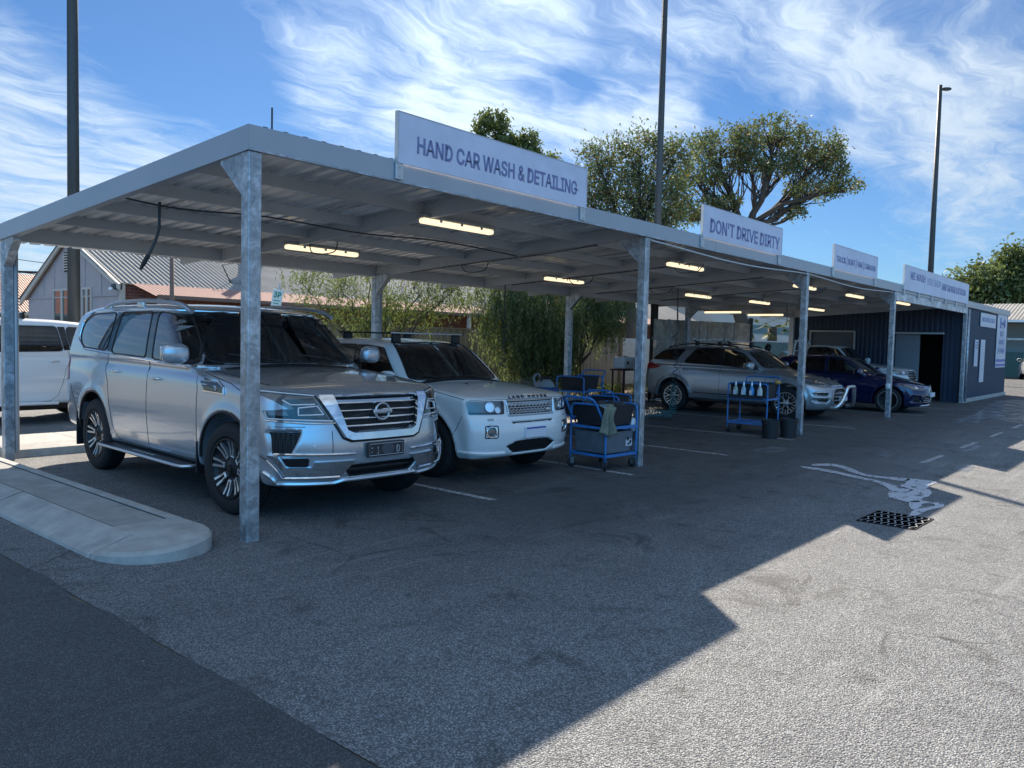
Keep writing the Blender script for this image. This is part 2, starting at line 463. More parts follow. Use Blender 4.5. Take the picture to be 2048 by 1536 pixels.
GREYT = mat('grey_letters', (.35, .36, .38), .4)
FGLASS = glass('front_side_glass', (.38, .43, .42), 1.9)
def wheel(parent, x, y, zc, R, rr, style, side, steer=0, w=.24):
    """tyre and rim; side -1 shows its face towards -x"""
    t = bpy.data.objects.new('wheel', None); COL.objects.link(t); t.parent = parent; t.location = (x, y, zc); t.rotation_euler = (0, 0, steer)
    s_ = 1 if side < 0 else -1
    M = Matrix.Diagonal((s_, 1, 1, 1))
    hw = w / 2
    tp = [(-hw + .03, rr + .004), (-hw + .004, rr + .022), (-hw, rr + (R - rr) * .45), (-hw + .012, rr + (R - rr) * .8), (-hw + .035, R - .007), (-hw + .05, R)]
    k = -hw + .05
    while k < hw - .06:
        tp += [(k + .022, R), (k + .024, R - .008), (k + .032, R - .008), (k + .034, R)]; k += .036
    tp += [(hw - .04, R - .005), (hw - .01, R - .03), (hw, rr + .06), (hw - .02, rr)]
    mb = MB().lathe(tp, 56, M)
    if s_ < 0: mb.f = [f[::-1] for f in mb.f]
    mb.build('tyre', TYRE, t, True, 40)
    fx = -hw + .015
    dk = MB().lathe([(fx + .0, rr + .008), (fx + .004, rr - .008), (fx + .03, rr - .018), (fx + .05, rr * .8), (fx + .055, rr * .4), (fx + .03, .07), (fx + .02, .0)], 48, M)
    rimmat = RIMDK
    lip = MB().lathe([(fx + .006, rr + .01), (fx - .006, rr + .004), (fx - .006, rr - .010), (fx + .012, rr - .016)], 56, M)
    sp_ = MB()
    def bar(a, r0, r1, w0, w1, off0, off1, d0=.02, d1=.0, th=.028):
        ca, sa = math.cos(a), math.sin(a)
        def P(r, o, d): return (fx + d, ca * r - sa * o, sa * r + ca * o)
        vs = []
        for r, w_, o, d in ((r0, w0, off0, d0), ((r0 + r1) / 2, (w0 + w1) / 2, (off0 + off1) / 2, (d0 + d1) / 2 + .006), (r1, w1, off1, d1)):
            vs += [P(r, o - w_, d), P(r, o + w_, d), P(r, o + w_, d + th), P(r, o - w_, d + th)]
        fs = []
        for i in (0, 4):
            for j in range(4): fs.append((i + j, i + (j + 1) % 4, i + 4 + (j + 1) % 4, i + 4 + j))
        fs += [(0, 3, 2, 1), (8, 9, 10, 11)]
        sp_.add(vs, fs, M)
    hub = MB()
    sm = SATIN; hm = SATIN
    if style == 'pairs':
        n = 8
        for i in range(n):
            a = 2 * math.pi * i / n + .15
            bar(a, rr * .42, rr * .92, .0075, .011, .015, .031, .03, .0); bar(a, rr * .42, rr * .92, .0075, .011, -.015, -.031, .03, .0)
            bar(a, rr * .38, rr * .46, .026, .026, 0, 0, .032, .027)
        hub.lathe([(fx + .012, .0), (fx + .012, .032), (fx + .03, .035), (fx + .05, .06), (fx + .055, rr * .36)], 24, M)
        sm = SATIN; hm = RIMDK
    elif style == 'split':
        n = 6
        for i in range(n):
            a = 2 * math.pi * i / n
            bar(a, .05, rr * .5, .024, .014, 0, 0, .02, .012)
            bar(a, rr * .47, rr * .95, .010, .011, 0, .055, .012, 0.); bar(a, rr * .47, rr * .95, .010, .011, 0, -.055, .012, 0.)
            bar(a + math.pi / n, rr * .62, rr * .95, .008, .010, 0, 0, .02, 0.)
        hub.lathe([(fx + .0, .0), (fx + .002, .03), (fx + .012, .055), (fx + .03, .06)], 24, M); sm = SATIN; hm = SATIN
    else:
        n = 5 if style == 'five' else 9
        for i in range(n):
            a = 2 * math.pi * i / n + .3
            bar(a, .04, rr * .95, .028, .04, 0, 0, .02, 0.)
        hub.lathe([(fx + .0, .0), (fx + .002, .03), (fx + .012, .055), (fx + .03, .06)], 24, M); sm = hm = SATIN if style == 'five' else RIMDK
    r_ = sp_.build('rim', sm, t)
    for q in (dk.build('rim_barrel', RIMDK, t, True, 40), lip.build('rim_lip', SATIN if style != 'pairs' else RIMDK, t, True, 40), hub.build('hub_cap', hm, t, True, 40)): pass
    return t
def cabin(B, root, rhd=True):
    sp = B.sp; mb = MB(); y0 = sp['seat']; fl = sp['floor']; zb = sp['zbelt']
    w = sp['wr2'] - .02
    for sx in (-1, 1):
        cx = sx * .37
        mb.bbox(cx - .24, cx + .24, y0 - .1, y0 + .42, fl - .0, fl + .12, .03)
        M = T(cx, y0 + .42, fl + .1) @ Matrix.Rotation(rad(-14), 4, 'X')
        mb.bbox(-.23, .23, -.06, .07, 0, zb - fl + .14, .045, M)
        mb.bbox(-.13, .13, -.045, .05, zb - fl + .20, zb - fl + .40, .04, M)
        mb.tube([M @ Vector((-.05, 0, zb - fl + .1)), M @ Vector((-.05, 0, zb - fl + .25))], .008, 6)
        mb.tube([M @ Vector((.05, 0, zb - fl + .1)), M @ Vector((.05, 0, zb - fl + .25))], .008, 6)
    if sp.get('rear_seat', True):
        M = T(0, y0 + 1.35, fl + .1) @ Matrix.Rotation(rad(-14), 4, 'X')
        mb.bbox(-.64, .64, y0 + .85, y0 + 1.35, fl, fl + .12, .03)
        mb.bbox(-.64, .64, -.06, .07, 0, zb - fl + .12, .05, M)
        for cx in (-.38, .38): mb.bbox(cx - .12, cx + .12, -.045, .05, zb - fl + .15, zb - fl + .33, .04, M)
    yd = sp['wf'] + sp.get('fw', .45)
    mb.bbox(-w, w, yd + .02, yd + .42, zb - .28, zb - .06, .05)
    mb.build('seats_and_dash', SEAT, root, True, 35)
    sw = MB(); M = T(-.37, y0 - .28, zb - .02) @ Matrix.Rotation(rad(65), 4, 'X')
    sw.tube([tuple(M @ Vector((.185 * math.cos(a), .185 * math.sin(a), 0))) for a in np.linspace(0, 2 * math.pi, 25)[:-1]], .014, 6, closed=True)
    sw.tube([tuple(M @ Vector((-.18, 0, 0))), tuple(M @ Vector((.18, 0, 0)))], .02, 6); sw.tube([tuple(M @ Vector((0, 0, 0))), tuple(M @ Vector((0, .05, -.3)))], .03, 6)
    sw.build('steering_wheel', BLK, root, True)
def car(sp, name, label, loc, rot, paintm, h=.022, S=1.06, group=None, cab=True, glassm=None):
    B = Body(sp); root = thing(name, label, 'car', (loc[0], loc[1], 0), rad(rot), group, S)
    body = body_mesh(B, h, paintm, root)
    # underbody
    ub = MB(); ub.bbox(-sp['W'] + .3, sp['W'] - .3, sp['wf'] - .5, sp['wr'] + .7, .24, .42, .03); ub.build('underbody', BLK, root)
    gm = glassm or GLASS
    for P in sp['panes']:
        for fl in (False, True):
            mb = MB(); B.panel(mb, 'S', P, .004, .006, .06, fl); o = mb.build('side_window', FGLASS if P is sp['panes'][0] and glassm is None else gm, root, True, 35)
            sm = MB(); B.strip(sm, 'S', P, .009, .004, True, fl, .05, 5); sm.build('window_seal', BLK, o, True)
    mir = lambda P: [(-a, b) for a, b in P][::-1]
    full = lambda P: P + mir(P)
    wsp = full(sp['ws']); mb = MB(); B.panel(mb, 'F', wsp, .001, .004, .06); o = mb.build('windscreen', WGLASS, root, True, 35)
    sm = MB(); B.strip(sm, 'F', wsp, .010, .001, True, False, .05, 5); sm.build('windscreen_seal', BLK, o, True)
    mb = MB(); B.panel(mb, 'R', full(sp['rg']), .001, .004, .07); mb.build('rear_window', gm, root, True, 35)
    for P in sp.get('pillars', []):
        for fl in (False, True): mb = MB(); B.panel(mb, 'S', P, .005, .008, .05, fl); mb.build('pillar_trim', GLOSSBLK, root, True, 35)
    g = MB()
    for line in sp.get('gaps', []):
        for fl in (False, True): B.strip(g, 'S', line, .0042, -.001, False, fl, .05, 4)
    for line in sp.get('fgaps', []): B.strip(g, 'F', line, .004, -.001, False, False, .05, 4)
    for line in sp.get('tgaps', []): B.strip(g, 'T', line, .0042, -.001, False, False, .05, 4)
    if g.v: g.build('door_and_bonnet_gaps', SEAM, root)
    for d in sp.get('parts', []):
        nm, kind, ax, P, m_, prm = d
        flips = (False, True) if prm.get('both') else (False,)
        for fl in flips:
            if kind == 'panel': mb = MB(); B.panel(mb, ax, P, prm.get('off', .003), prm.get('thick', .01), prm.get('res', .03), fl); mb.build(nm, m_, root, True, 35)
            else:
                for line in P: mb = MB(); B.strip(mb, ax, line, prm.get('r', .006), prm.get('off', .002), prm.get('closed', False), fl, .03, 6); mb.build(nm, m_, root, True, 35)
    for (yw, st) in ((sp['wf'], sp.get('steer', 0)), (sp['wr'], 0)):
        for sd in (-1, 1): wheel(root, sd * (sp['W'] - .135), yw, sp['tr'], sp['tr'], sp['rr'], sp['wheel'], sd, st)
    # mirrors
    my, mz = sp['mirror']
    for sd in sp.get('mirsides', (-1, 1)):
        mb = MB(); mb.ell((0, 0, 0), sp.get('mirsize', (.125, .075, .095)), 18, 12, T(sd * (sp['W'] + .11), my, mz) @ Matrix.Rotation(sd * rad(14), 4, 'Z'), .72)
        o = mb.build('door_mirror', sp.get('mirmat', paintm), root, True)
        a = MB(); a.bbox(-.06, .06, -.03, .035, -.02, .02, .01, T(sd * (sp['W'] - .0), my - .02, mz - .07)); a.build('mirror_arm', BLK, o)
        gl = MB(); gl.bbox(-.095, .095, -.004, .004, -.065, .065, .003, T(sd * (sp['W'] + .115), my + .074, mz) @ Matrix.Rotation(sd * rad(14), 4, 'Z')); gl.build('mirror_glass', CHROME, o)
    for (hy, hz) in sp.get('handles', []):
        for sd in (-1, 1):
            Q, gg = B.cast('S', [(hy, hz)]); x = abs(Q[0][0])
            mb = MB(); mb.tube([(sd * (x - .01), hy - .10, hz), (sd * (x + .028), hy - .07, hz + .003), (sd * (x + .034), hy, hz + .004), (sd * (x + .028), hy + .07, hz + .003), (sd * (x - .01), hy + .10, hz)], [.010, .014, .015, .014, .010], 8)
            mb.build('door_handle', sp.get('handmat', paintm), root, True)
    if cab: cabin(B, root)
    return root, B
# ------------------------------------------------------------------ the parked cars
SILVER = paint('silver_paint', (.47, .51, .56), .62, .26)
WHITE = paint('white_paint', (.72, .73, .74), .0, .35)
CHAMP = paint('pale_silver_paint', (.34, .36, .39), .6, .28, .3)
BLUE = paint('deep_blue_paint', (.003, .011, .062), .3, .22)
OFFW = paint('off_white_paint', (.55, .57, .58), .0, .4, .3)
MESHG = None
def grille_mesh():
    m = bpy.data.materials.new('grille_mesh'); nt = NT(m)
    pos = nt.n('ShaderNodeTexCoord').outputs['Object']
    mp = nt.n('ShaderNodeMapping', i_Scale=(34, 34, 60)); nt.l(pos, mp.inputs[0])
    vo = nt.n('ShaderNodeTexVoronoi', feature='DISTANCE_TO_EDGE', i_Scale=1., i_Randomness=.0); nt.l(mp.outputs[0], vo.inputs['Vector'])
    c = nt.mix(nt.ramp(vo.outputs['Distance'], [(.05, 1), (.14, 0)]), (.003, .003, .004), (.030, .032, .036))
    p = principled(nt, Base_Color=c, Roughness=.55, Specular_IOR_Level=.25); nt.out(p.outputs[0]); return m
MESHG = grille_mesh()
def ringpts(cx, cz, rx, rz, n=28): return [(cx + rx * math.cos(a), cz + rz * math.sin(a)) for a in np.linspace(0, 2 * math.pi, n + 1)[:-1]]
def M2(P): return [(-a, b) for a, b in P]
pat = dict(L=5.28, W=.995, zroof=1.92, zbelt=1.30, wf=.93, wr=4.06, zc=.41, ra=.505, tr=.41, rr=.265, wheel='pairs', flare=.016,
  iz=[(.25, .10), (.42, .035), (.62, .012), (.85, .0), (1.12, .012), (1.25, .035), (1.4, .06), (1.9, .1)],
  iy=[(-.1, .10), (.3, .045), (.9, .012), (1.6, 0), (4.2, 0), (4.9, .03), (5.28, .09)],
  zt=[(-.1, 1.07), (.06, 1.105), (.30, 1.165), (.6, 1.20), (1.0, 1.245), (1.45, 1.28), (1.9, 1.30), (3.5, 1.33), (4.6, 1.36), (5.28, 1.34)],
  zb=[(0, .33), (.4, .32), (.9, .33), (1.5, .37), (3.5, .37), (4.5, .42), (5.28, .47)],
  yf=[(.30, .08), (.38, .0), (.50, -.03), (.66, -.045), (.85, -.02), (1.0, .015), (1.08, .04), (1.13, .10), (1.2, .30)],
  yr=[(.4, 5.2), (.6, 5.29), (.9, 5.30), (1.3, 5.22), (1.5, 5.15)], cf=.40, pf=3.2, cr=.22, rs=.11, rf=.06, crown=.045,
  wb=.965, wr2=.83, zr=[(1.9, 1.80), (2.2, 1.86), (2.8, 1.91), (3.6, 1.92), (4.4, 1.905), (4.9, 1.85)],
  yws=[(1.20, 1.36), (1.3, 1.50), (1.84, 2.16), (1.9, 2.24)], yrg=[(1.2, 5.16), (1.36, 5.12), (1.6, 5.02), (1.84, 4.86), (1.9, 4.8)], cws=.22,
  floor=.75, fw=.52, seat=2.25, steer=rad(4), mirror=(1.66, 1.40),
  panes=[roundpoly([(1.66, 1.30), (2.10, 1.765), (2.56, 1.80), (2.50, 1.325)], .05), roundpoly([(2.665, 1.335), (2.72, 1.80), (3.50, 1.80), (3.58, 1.37), (3.52, 1.35)], .05),
         roundpoly([(3.72, 1.375), (3.66, 1.80), (4.34, 1.785), (4.60, 1.68), (4.62, 1.50), (4.46, 1.40)], .10, 6)],
  pillars=[[(2.515, 1.325), (2.575, 1.80), (2.705, 1.80), (2.65, 1.332)], [(3.60, 1.365), (3.52, 1.80), (3.645, 1.80), (3.705, 1.37)], [(1.50, 1.29), (2.0, 1.79), (2.09, 1.765), (1.64, 1.295)]],
  ws=roundpoly([(0, 1.315), (.70, 1.315), (.79, 1.34), (.70, 1.79), (0, 1.83)], .03), wsmax=2.6, rg=roundpoly([(0, 1.36), (.72, 1.36), (.62, 1.76), (0, 1.78)], .05),
  cuts=[([(0, .765), (.30, .765), (.37, .80), (.475, 1.045), (.455, 1.075), (0, 1.085)], .05), ([(0, .395), (.33, .395), (.44, .50), (0, .50)], .07),
        (roundpoly([(.80, .60), (.94, .60), (.97, .80), (.72, .80)], .02), .03)],
  gaps=[[(1.50, .43), (1.47, .8), (1.47, 1.10), (1.55, 1.27)], [(2.58, .41), (2.585, 1.30)], [(1.52, .415), (2.5, .40), (3.35, .42), (3.48, .52), (3.56, .75), (3.62, 1.02), (3.72, 1.20), (3.66, 1.34)], [(.42, 1.03), (.9, 1.16), (1.46, 1.235)],
        [(4.62, .42), (4.66, .7), (4.86, .95)], [(.46, .82), (.44, .97)]],
  tgaps=[[(-.80, .52), (-.84, .9), (-.84, 1.45)], [(.80, .52), (.84, .9), (.84, 1.45)]],
  fgaps=[[(-.93, .835), (-.62, .835)], [(.62, .835), (.93, .835)], [(-.50, .80), (-.50, .60)]],
  handles=[(2.36, 1.13), (3.42, 1.16)], handmat=CHROME)
pat['cuts'][0] = ([(-.0, .775), (.31, .775), (.37, .80), (.455, 1.05), (.445, 1.075), (0, 1.085)], .05)
V_out = [(.60, 1.085), (.475, 1.085), (.375, .80), (.32, .755), (0, .755), (0, .715), (.36, .715), (.42, .735), (.60, 1.04)]
pat['parts'] = [
  ('grille_mesh', 'panel', 'F', [(-.45, 1.08), (-.36, .79), (-.31, .77), (.31, .77), (.36, .79), (.45, 1.08)], MESHG, dict(off=-.045, thick=.01, res=.06)),
  ('grille_surround', 'panel', 'F', [(-.0, .715), (.33, .715), (.39, .74), (.575, 1.06), (.57, 1.085), (.455, 1.085), (.37, .80), (.31, .772), (0, .772)], CHROME, dict(off=.022, thick=.05, res=.04, both=True)),
  ('grille_outline', 'strip', 'F', [[(-.60, 1.085), (-.41, .735), (-.34, .705), (.34, .705), (.41, .735), (.60, 1.085)]], BLK, dict(r=.011, off=.004)),
  ('grille_bar', 'strip', 'F', [[(-.435, 1.03), (.435, 1.03)], [(-.415, .965), (.415, .965)], [(-.395, .90), (.395, .90)], [(-.37, .835), (.37, .835)]], CHROME, dict(r=.0075, off=-.02)),
  ('headlight', 'panel', 'F', [(.47, .865), (.93, .885), (.945, .965), (.80, .985), (.955, 1.10), (.94, 1.135), (.60, 1.10), (.58, 1.04)], LENS, dict(off=.006, thick=.05, res=.03, both=True)),
  ('headlight_black_bezel', 'panel', 'F', [(.52, .895), (.92, .905), (.93, .95), (.76, .985), (.84, 1.06), (.62, 1.07)], GLOSSBLK, dict(off=.0085, thick=.01, res=.03, both=True)),
  ('daytime_lamp_strip', 'strip', 'F', [[(.49, .88), (.925, .90), (.935, .955)], [(.61, 1.085), (.82, 1.105), (.945, 1.12)], [(.56, .935), (.74, .93), (.735, .99), (.60, 1.005), (.56, .935)], [(.615, 1.02), (.78, 1.015), (.83, 1.055)]], LWHITE, dict(r=.0065, off=.012, both=True)),
  ('indicator_lamp', 'panel', 'F', [(.80, .925), (.915, .93), (.925, .955), (.82, .965)], LENS, dict(off=.012, both=True)),
  ('corner_air_vent', 'panel', 'F', [(.73, .79), (.80, .61), (.93, .61), (.955, .79)], MESHG, dict(off=-.012, both=True)),
  ('fog_lamp_surround', 'panel', 'F', [(.30, .545), (.42, .42), (.82, .42), (.93, .60), (.885, .60), (.83, .50), (.66, .50), (.64, .545)], CHROME, dict(off=.024, thick=.04, both=True)),
  ('fog_lamp_chrome_edge', 'strip', 'F', [[(.43, .415), (.84, .415), (.955, .61)]], CHROME, dict(r=.008, off=.028, both=True)),
  ('bumper_chrome_strip', 'strip', 'F', [[(.30, .60), (.90, .612)]], CHROME, dict(r=.010, off=.012, both=True)),
  ('fog_lamp', 'panel', 'F', roundpoly([(.68, .505), (.82, .505), (.86, .575), (.68, .58)], .02), GLOSSBLK, dict(off=.014, both=True)),
  ('lower_intake', 'panel', 'F', [(-.42, .50), (-.32, .405), (.32, .405), (.42, .50)], BLK, dict(off=-.06, res=.08)),
  ('intake_slats', 'strip', 'F', [[(-.36, .45), (.36, .45)]], BLK, dict(r=.012, off=-.03)),
  ('bumper_lip', 'strip', 'F', [[(-.93, .45), (-.86, .36), (-.45, .355), (-.38, .375), (.38, .375), (.45, .355), (.86, .36), (.93, .45)]], SATIN, dict(r=.018, off=.006)),
  ('parking_sensor', 'panel', 'F', ringpts(.24, .655, .013, .013, 10), SATIN, dict(both=True)), ('parking_sensor', 'panel', 'F', ringpts(.64, .68, .013, .013, 10), SATIN, dict(both=True)),
  ('washer_cover', 'panel', 'F', roundpoly([(.60, .80), (.70, .80), (.70, .845), (.60, .845)], .01), SILVER, dict(off=.004, both=True)),
  ('headlight_lower_trim', 'strip', 'F', [[(.47, .862), (.70, .862), (.935, .885)]], CHROME, dict(r=.006, off=.012, both=True)),
  ('window_chrome_trim', 'strip', 'S', [[(1.55, 1.275), (2.5, 1.305), (3.6, 1.345), (4.42, 1.375), (4.67, 1.49), (4.66, 1.69), (4.38, 1.815), (3.6, 1.83), (2.7, 1.83), (2.10, 1.81)]], CHROME, dict(r=.009, off=.004, both=True)),
  ('tail_light', 'panel', 'S', [(4.93, 1.0), (5.08, .98), (5.06, 1.30), (4.98, 1.28)], REDL, dict(off=.008, both=True)),
  ('side_vent', 'panel', 'S', [(.98, 1.07), (1.33, 1.085), (1.42, 1.16), (1.10, 1.155), (1.0, 1.12)], GLOSSBLK, dict(off=.006, both=True)),
  ('side_vent_trim', 'strip', 'S', [[(1.34, 1.175), (1.10, 1.165), (.98, 1.12), (.97, 1.065), (1.33, 1.075)], [(1.36, 1.13), (1.12, 1.12), (1.10, 1.09)]], CHROME, dict(r=.010, off=.008, both=True)),
  ('wheel_arch_lining', 'strip', 'S', [[(4.03 + .50 * math.cos(a), .41 + .50 * math.sin(a)) for a in np.linspace(-.1, math.pi + .2, 20)], [(.93 + .50 * math.cos(a), .41 + .50 * math.sin(a)) for a in np.linspace(.1, math.pi + .1, 20)]], BLK, dict(r=.013, off=-.012, both=True)),
]
def build_patrol():
    root, B = car(pat, 'parked_car', 'silver four wheel drive with chrome V grille and black number plate, nearest corner post', (1.346, -.05), -2.6, SILVER, .017, 1.065)
    for sd in (-1, 1):
        mb = MB(); rl = [(sd * .80, 1.98, 1.80), (sd * .80, 2.14, 1.86), (sd * .79, 2.4, 1.895), (sd * .785, 3.1, 1.925), (sd * .785, 3.8, 1.915), (sd * .79, 4.08, 1.885), (sd * .79, 4.25, 1.83)]
        mb.tube(smoothpoly3(rl), .024, 8)
        for y, zt_ in ((2.16, 1.86), (3.2, 1.92), (4.10, 1.88)): mb.bbox(sd * .79 - .017, sd * .79 + .017, y - .08, y + .08, 1.84, zt_, .012)
        mb.build('roof_rail', SATIN, root, True, 40)
        mb = MB(); mb.bbox(-.10, .10, 1.55, 3.62, .335, .375, .018, T(sd * 1.0, 0, 0)); o = mb.build('side_step', BLK, root, True, 40)
        e = MB(); e.tube([(sd * .96, 1.50, .36), (sd * 1.09, 1.56, .36), (sd * 1.105, 1.66, .36), (sd * 1.105, 3.5, .36), (sd * 1.09, 3.6, .36), (sd * .96, 3.68, .36)], .017, 8); e.build('step_edge', SATIN, o, True)
        tr = MB()
        for k in range(5): tr.box(sd * 1.03 - .02, sd * 1.03 + .02, 2.30 + k * .11, 2.36 + k * .11, .374, .378)
        tr.build('step_tread', SATIN, o)
        mf = MB(); mf.bbox(-.02, .12, -.01, .01, -.2, .2, .006, T(sd * .9 if sd > 0 else -.98, 4.56, .44)); mf.build('mud_flap', BLK, root)
        mf = MB(); mf.bbox(-.02, .12, -.01, .01, -.14, .16, .006, T(sd * .9 if sd > 0 else -.98, 1.46, .44)); mf.build('mud_flap', BLK, root)
    # badge: ring with a bar across
    P, g = B.cast('F', [(0, .945)]); y = P[0][1] - .014
    bd = MB(); bd.tube([(.075 * math.cos(a), y, .945 + .072 * math.sin(a)) for a in np.linspace(0, 2 * math.pi, 31)[:-1]], .010, 8, closed=True); bd.bbox(-.10, .10, y - .014, y + .006, .928, .962, .005)
    o = bd.build('grille_badge', SATIN, root, True, 40); text('NISSAN', GREYT, o, T(0, y - .015, .945) @ FRONT, .165, .02)
    for side_, x in ((1, -.385), ):
        pass
    P, g = B.cast('F', [(0.0, .62)]); yp = P[0][1]
    pl = MB(); pl.bbox(-.20, .20, yp - .035, yp - .012, .555, .685, .006); o = pl.build('number_plate', PLATEK, root)
    fr = MB(); fr.tube([(-.18, yp - .036, .57), (.18, yp - .036, .57), (.18, yp - .036, .67), (-.18, yp - .036, .67)], .0035, 5, closed=True); fr.build('plate_border', GREYT, o)
    text('1', GREYT, o, T(-.09, yp - .036, .615) @ FRONT, h=.062, w=.014); text('D', GREYT, o, T(.13, yp - .036, .615) @ FRONT, h=.062, w=.035)
    text('W', GREYT, o, T(-.155, yp - .036, .635) @ FRONT, h=.014); text('A', GREYT, o, T(-.155, yp - .036, .60) @ FRONT, h=.014)
    sm = MB(); sm.ell((.02, yp - .036, .62), (.07, .002, .05), 20, 8); sm.build('plate_smudge', mat('dust_smear', (.07, .075, .085), .8), o, True)
    wp = MB()
    for a, b in (((-.05, 1.47, 1.325), (-.62, 1.60, 1.40)), ((.58, 1.50, 1.325), (.10, 1.55, 1.40))): wp.tube([a, tuple((np.array(a) + b) / 2 + np.array((0, -.03, .01))), b], .008, 5)
    wp.build('wiper', BLK, root)
    cw = MB(); B.panel(cw, 'T', [(-.72, 1.40), (.72, 1.40), (.70, 1.50), (-.70, 1.50)], .006, .02, .06); cw.build('cowl_panel', BLK, root, True)
    text('V8', CHROME, root, Matrix.Translation((-.985, 1.36, 1.0)) @ Matrix.Rotation(rad(-90), 4, 'Z') @ FRONT, h=.045)
    an = MB(); an.ell((0, 4.3, 1.89), (.03, .09, .03), 10, 6); an.build('roof_antenna', SILVER, root, True)
    return root
def smoothpoly3(pts, n=5):
    P = [np.array(p, float) for p in pts]; out = []
    for i in range(len(P) - 1):
        p0 = P[max(i - 1, 0)]; p1 = P[i]; p2 = P[i + 1]; p3 = P[min(i + 2, len(P) - 1)]
        for k in range(n):
            t = k / n; out.append(tuple(.5 * ((2 * p1) + (-p0 + p2) * t + (2 * p0 - 5 * p1 + 4 * p2 - p3) * t * t + (-p0 + 3 * p1 - 3 * p2 + p3) * t ** 3)))
    return out + [tuple(P[-1])]

# white compact four wheel drive
fre = dict(L=4.48, W=.95, zroof=1.665, zbelt=1.12, wf=.86, wr=3.52, zc=.375, ra=.445, tr=.37, rr=.235, wheel='five', flare=.03,
  iz=[(.25, .09), (.4, .03), (.6, .008), (.8, .0), (1.0, .015), (1.15, .05), (1.7, .1)], iy=[(0, .07), (.35, .03), (.9, .005), (3.8, 0), (4.2, .02), (4.48, .06)],
  zt=[(0, .93), (.10, .985), (.25, 1.02), (.7, 1.075), (1.25, 1.12), (1.8, 1.13), (4.48, 1.17)], zb=[(0, .30), (.3, .27), (.8, .28), (1.3, .30), (3.4, .32), (4.48, .40)],
  yf=[(.25, .10), (.34, .04), (.45, .0), (.60, -.02), (.72, 0), (.8, .03), (.97, .06), (1.02, .13), (1.1, .35)],
  yr=[(.4, 4.36), (.6, 4.46), (.8, 4.46), (1.2, 4.40), (1.4, 4.35)], cf=.26, pf=3.4, cr=.15, rs=.07, rf=.05, crown=.04,
  wb=.90, wr2=.74, zr=[(1.7, 1.58), (2.1, 1.63), (2.6, 1.665), (3.5, 1.66), (4.1, 1.63)], yws=[(1.02, 1.12), (1.12, 1.24), (1.62, 1.88), (1.68, 1.98)], yrg=[(1.0, 4.42), (1.15, 4.38), (1.6, 4.2), (1.68, 4.1)], cws=.22,
  floor=.62, fw=.5, seat=2.0, mirror=(1.50, 1.17), mirsides=(-1,), mirsize=(.105, .065, .085),
  panes=[roundpoly([(1.50, 1.13), (1.93, 1.53), (2.36, 1.565), (2.32, 1.155)], .06), roundpoly([(2.46, 1.16), (2.50, 1.565), (3.2, 1.56), (3.28, 1.20)], .05), roundpoly([(3.42, 1.22), (3.34, 1.555), (3.95, 1.54), (4.08, 1.25)], .05)],
  pillars=[[(2.325, 1.155), (2.365, 1.565), (2.495, 1.565), (2.455, 1.16)], [(3.285, 1.2), (3.205, 1.56), (3.335, 1.555), (3.415, 1.22)]],
  ws=roundpoly([(0, 1.135), (.70, 1.14), (.78, 1.16), (.64, 1.56), (.60, 1.59), (0, 1.61)], .03), wsmax=2.4, rg=roundpoly([(0, 1.18), (.66, 1.18), (.56, 1.55), (0, 1.57)], .05),
  cuts=[([(0, .775), (.40, .775), (.43, .955), (0, .955)], .04), ([(0, .33), (.30, .33), (.44, .42), (.30, .475), (0, .485)], .06), ([(0, .685), (.37, .685), (.37, .705), (0, .705)], .03), (ringpts(.66, .60, .062, .062, 20), .03)],
  gaps=[[(1.32, .34), (1.30, .8), (1.36, 1.10)], [(2.39, .33), (2.39, 1.15)], [(.30, .97), (.8, 1.04), (1.35, 1.10)], [(.43, .56), (.30, .78)]],
  fgaps=[[(-.90, .965), (-.43, .972)], [(.43, .972), (.90, .965)], [(-.43, .972), (.43, .972)]], handles=[(2.22, .98), (3.25, 1.0)])
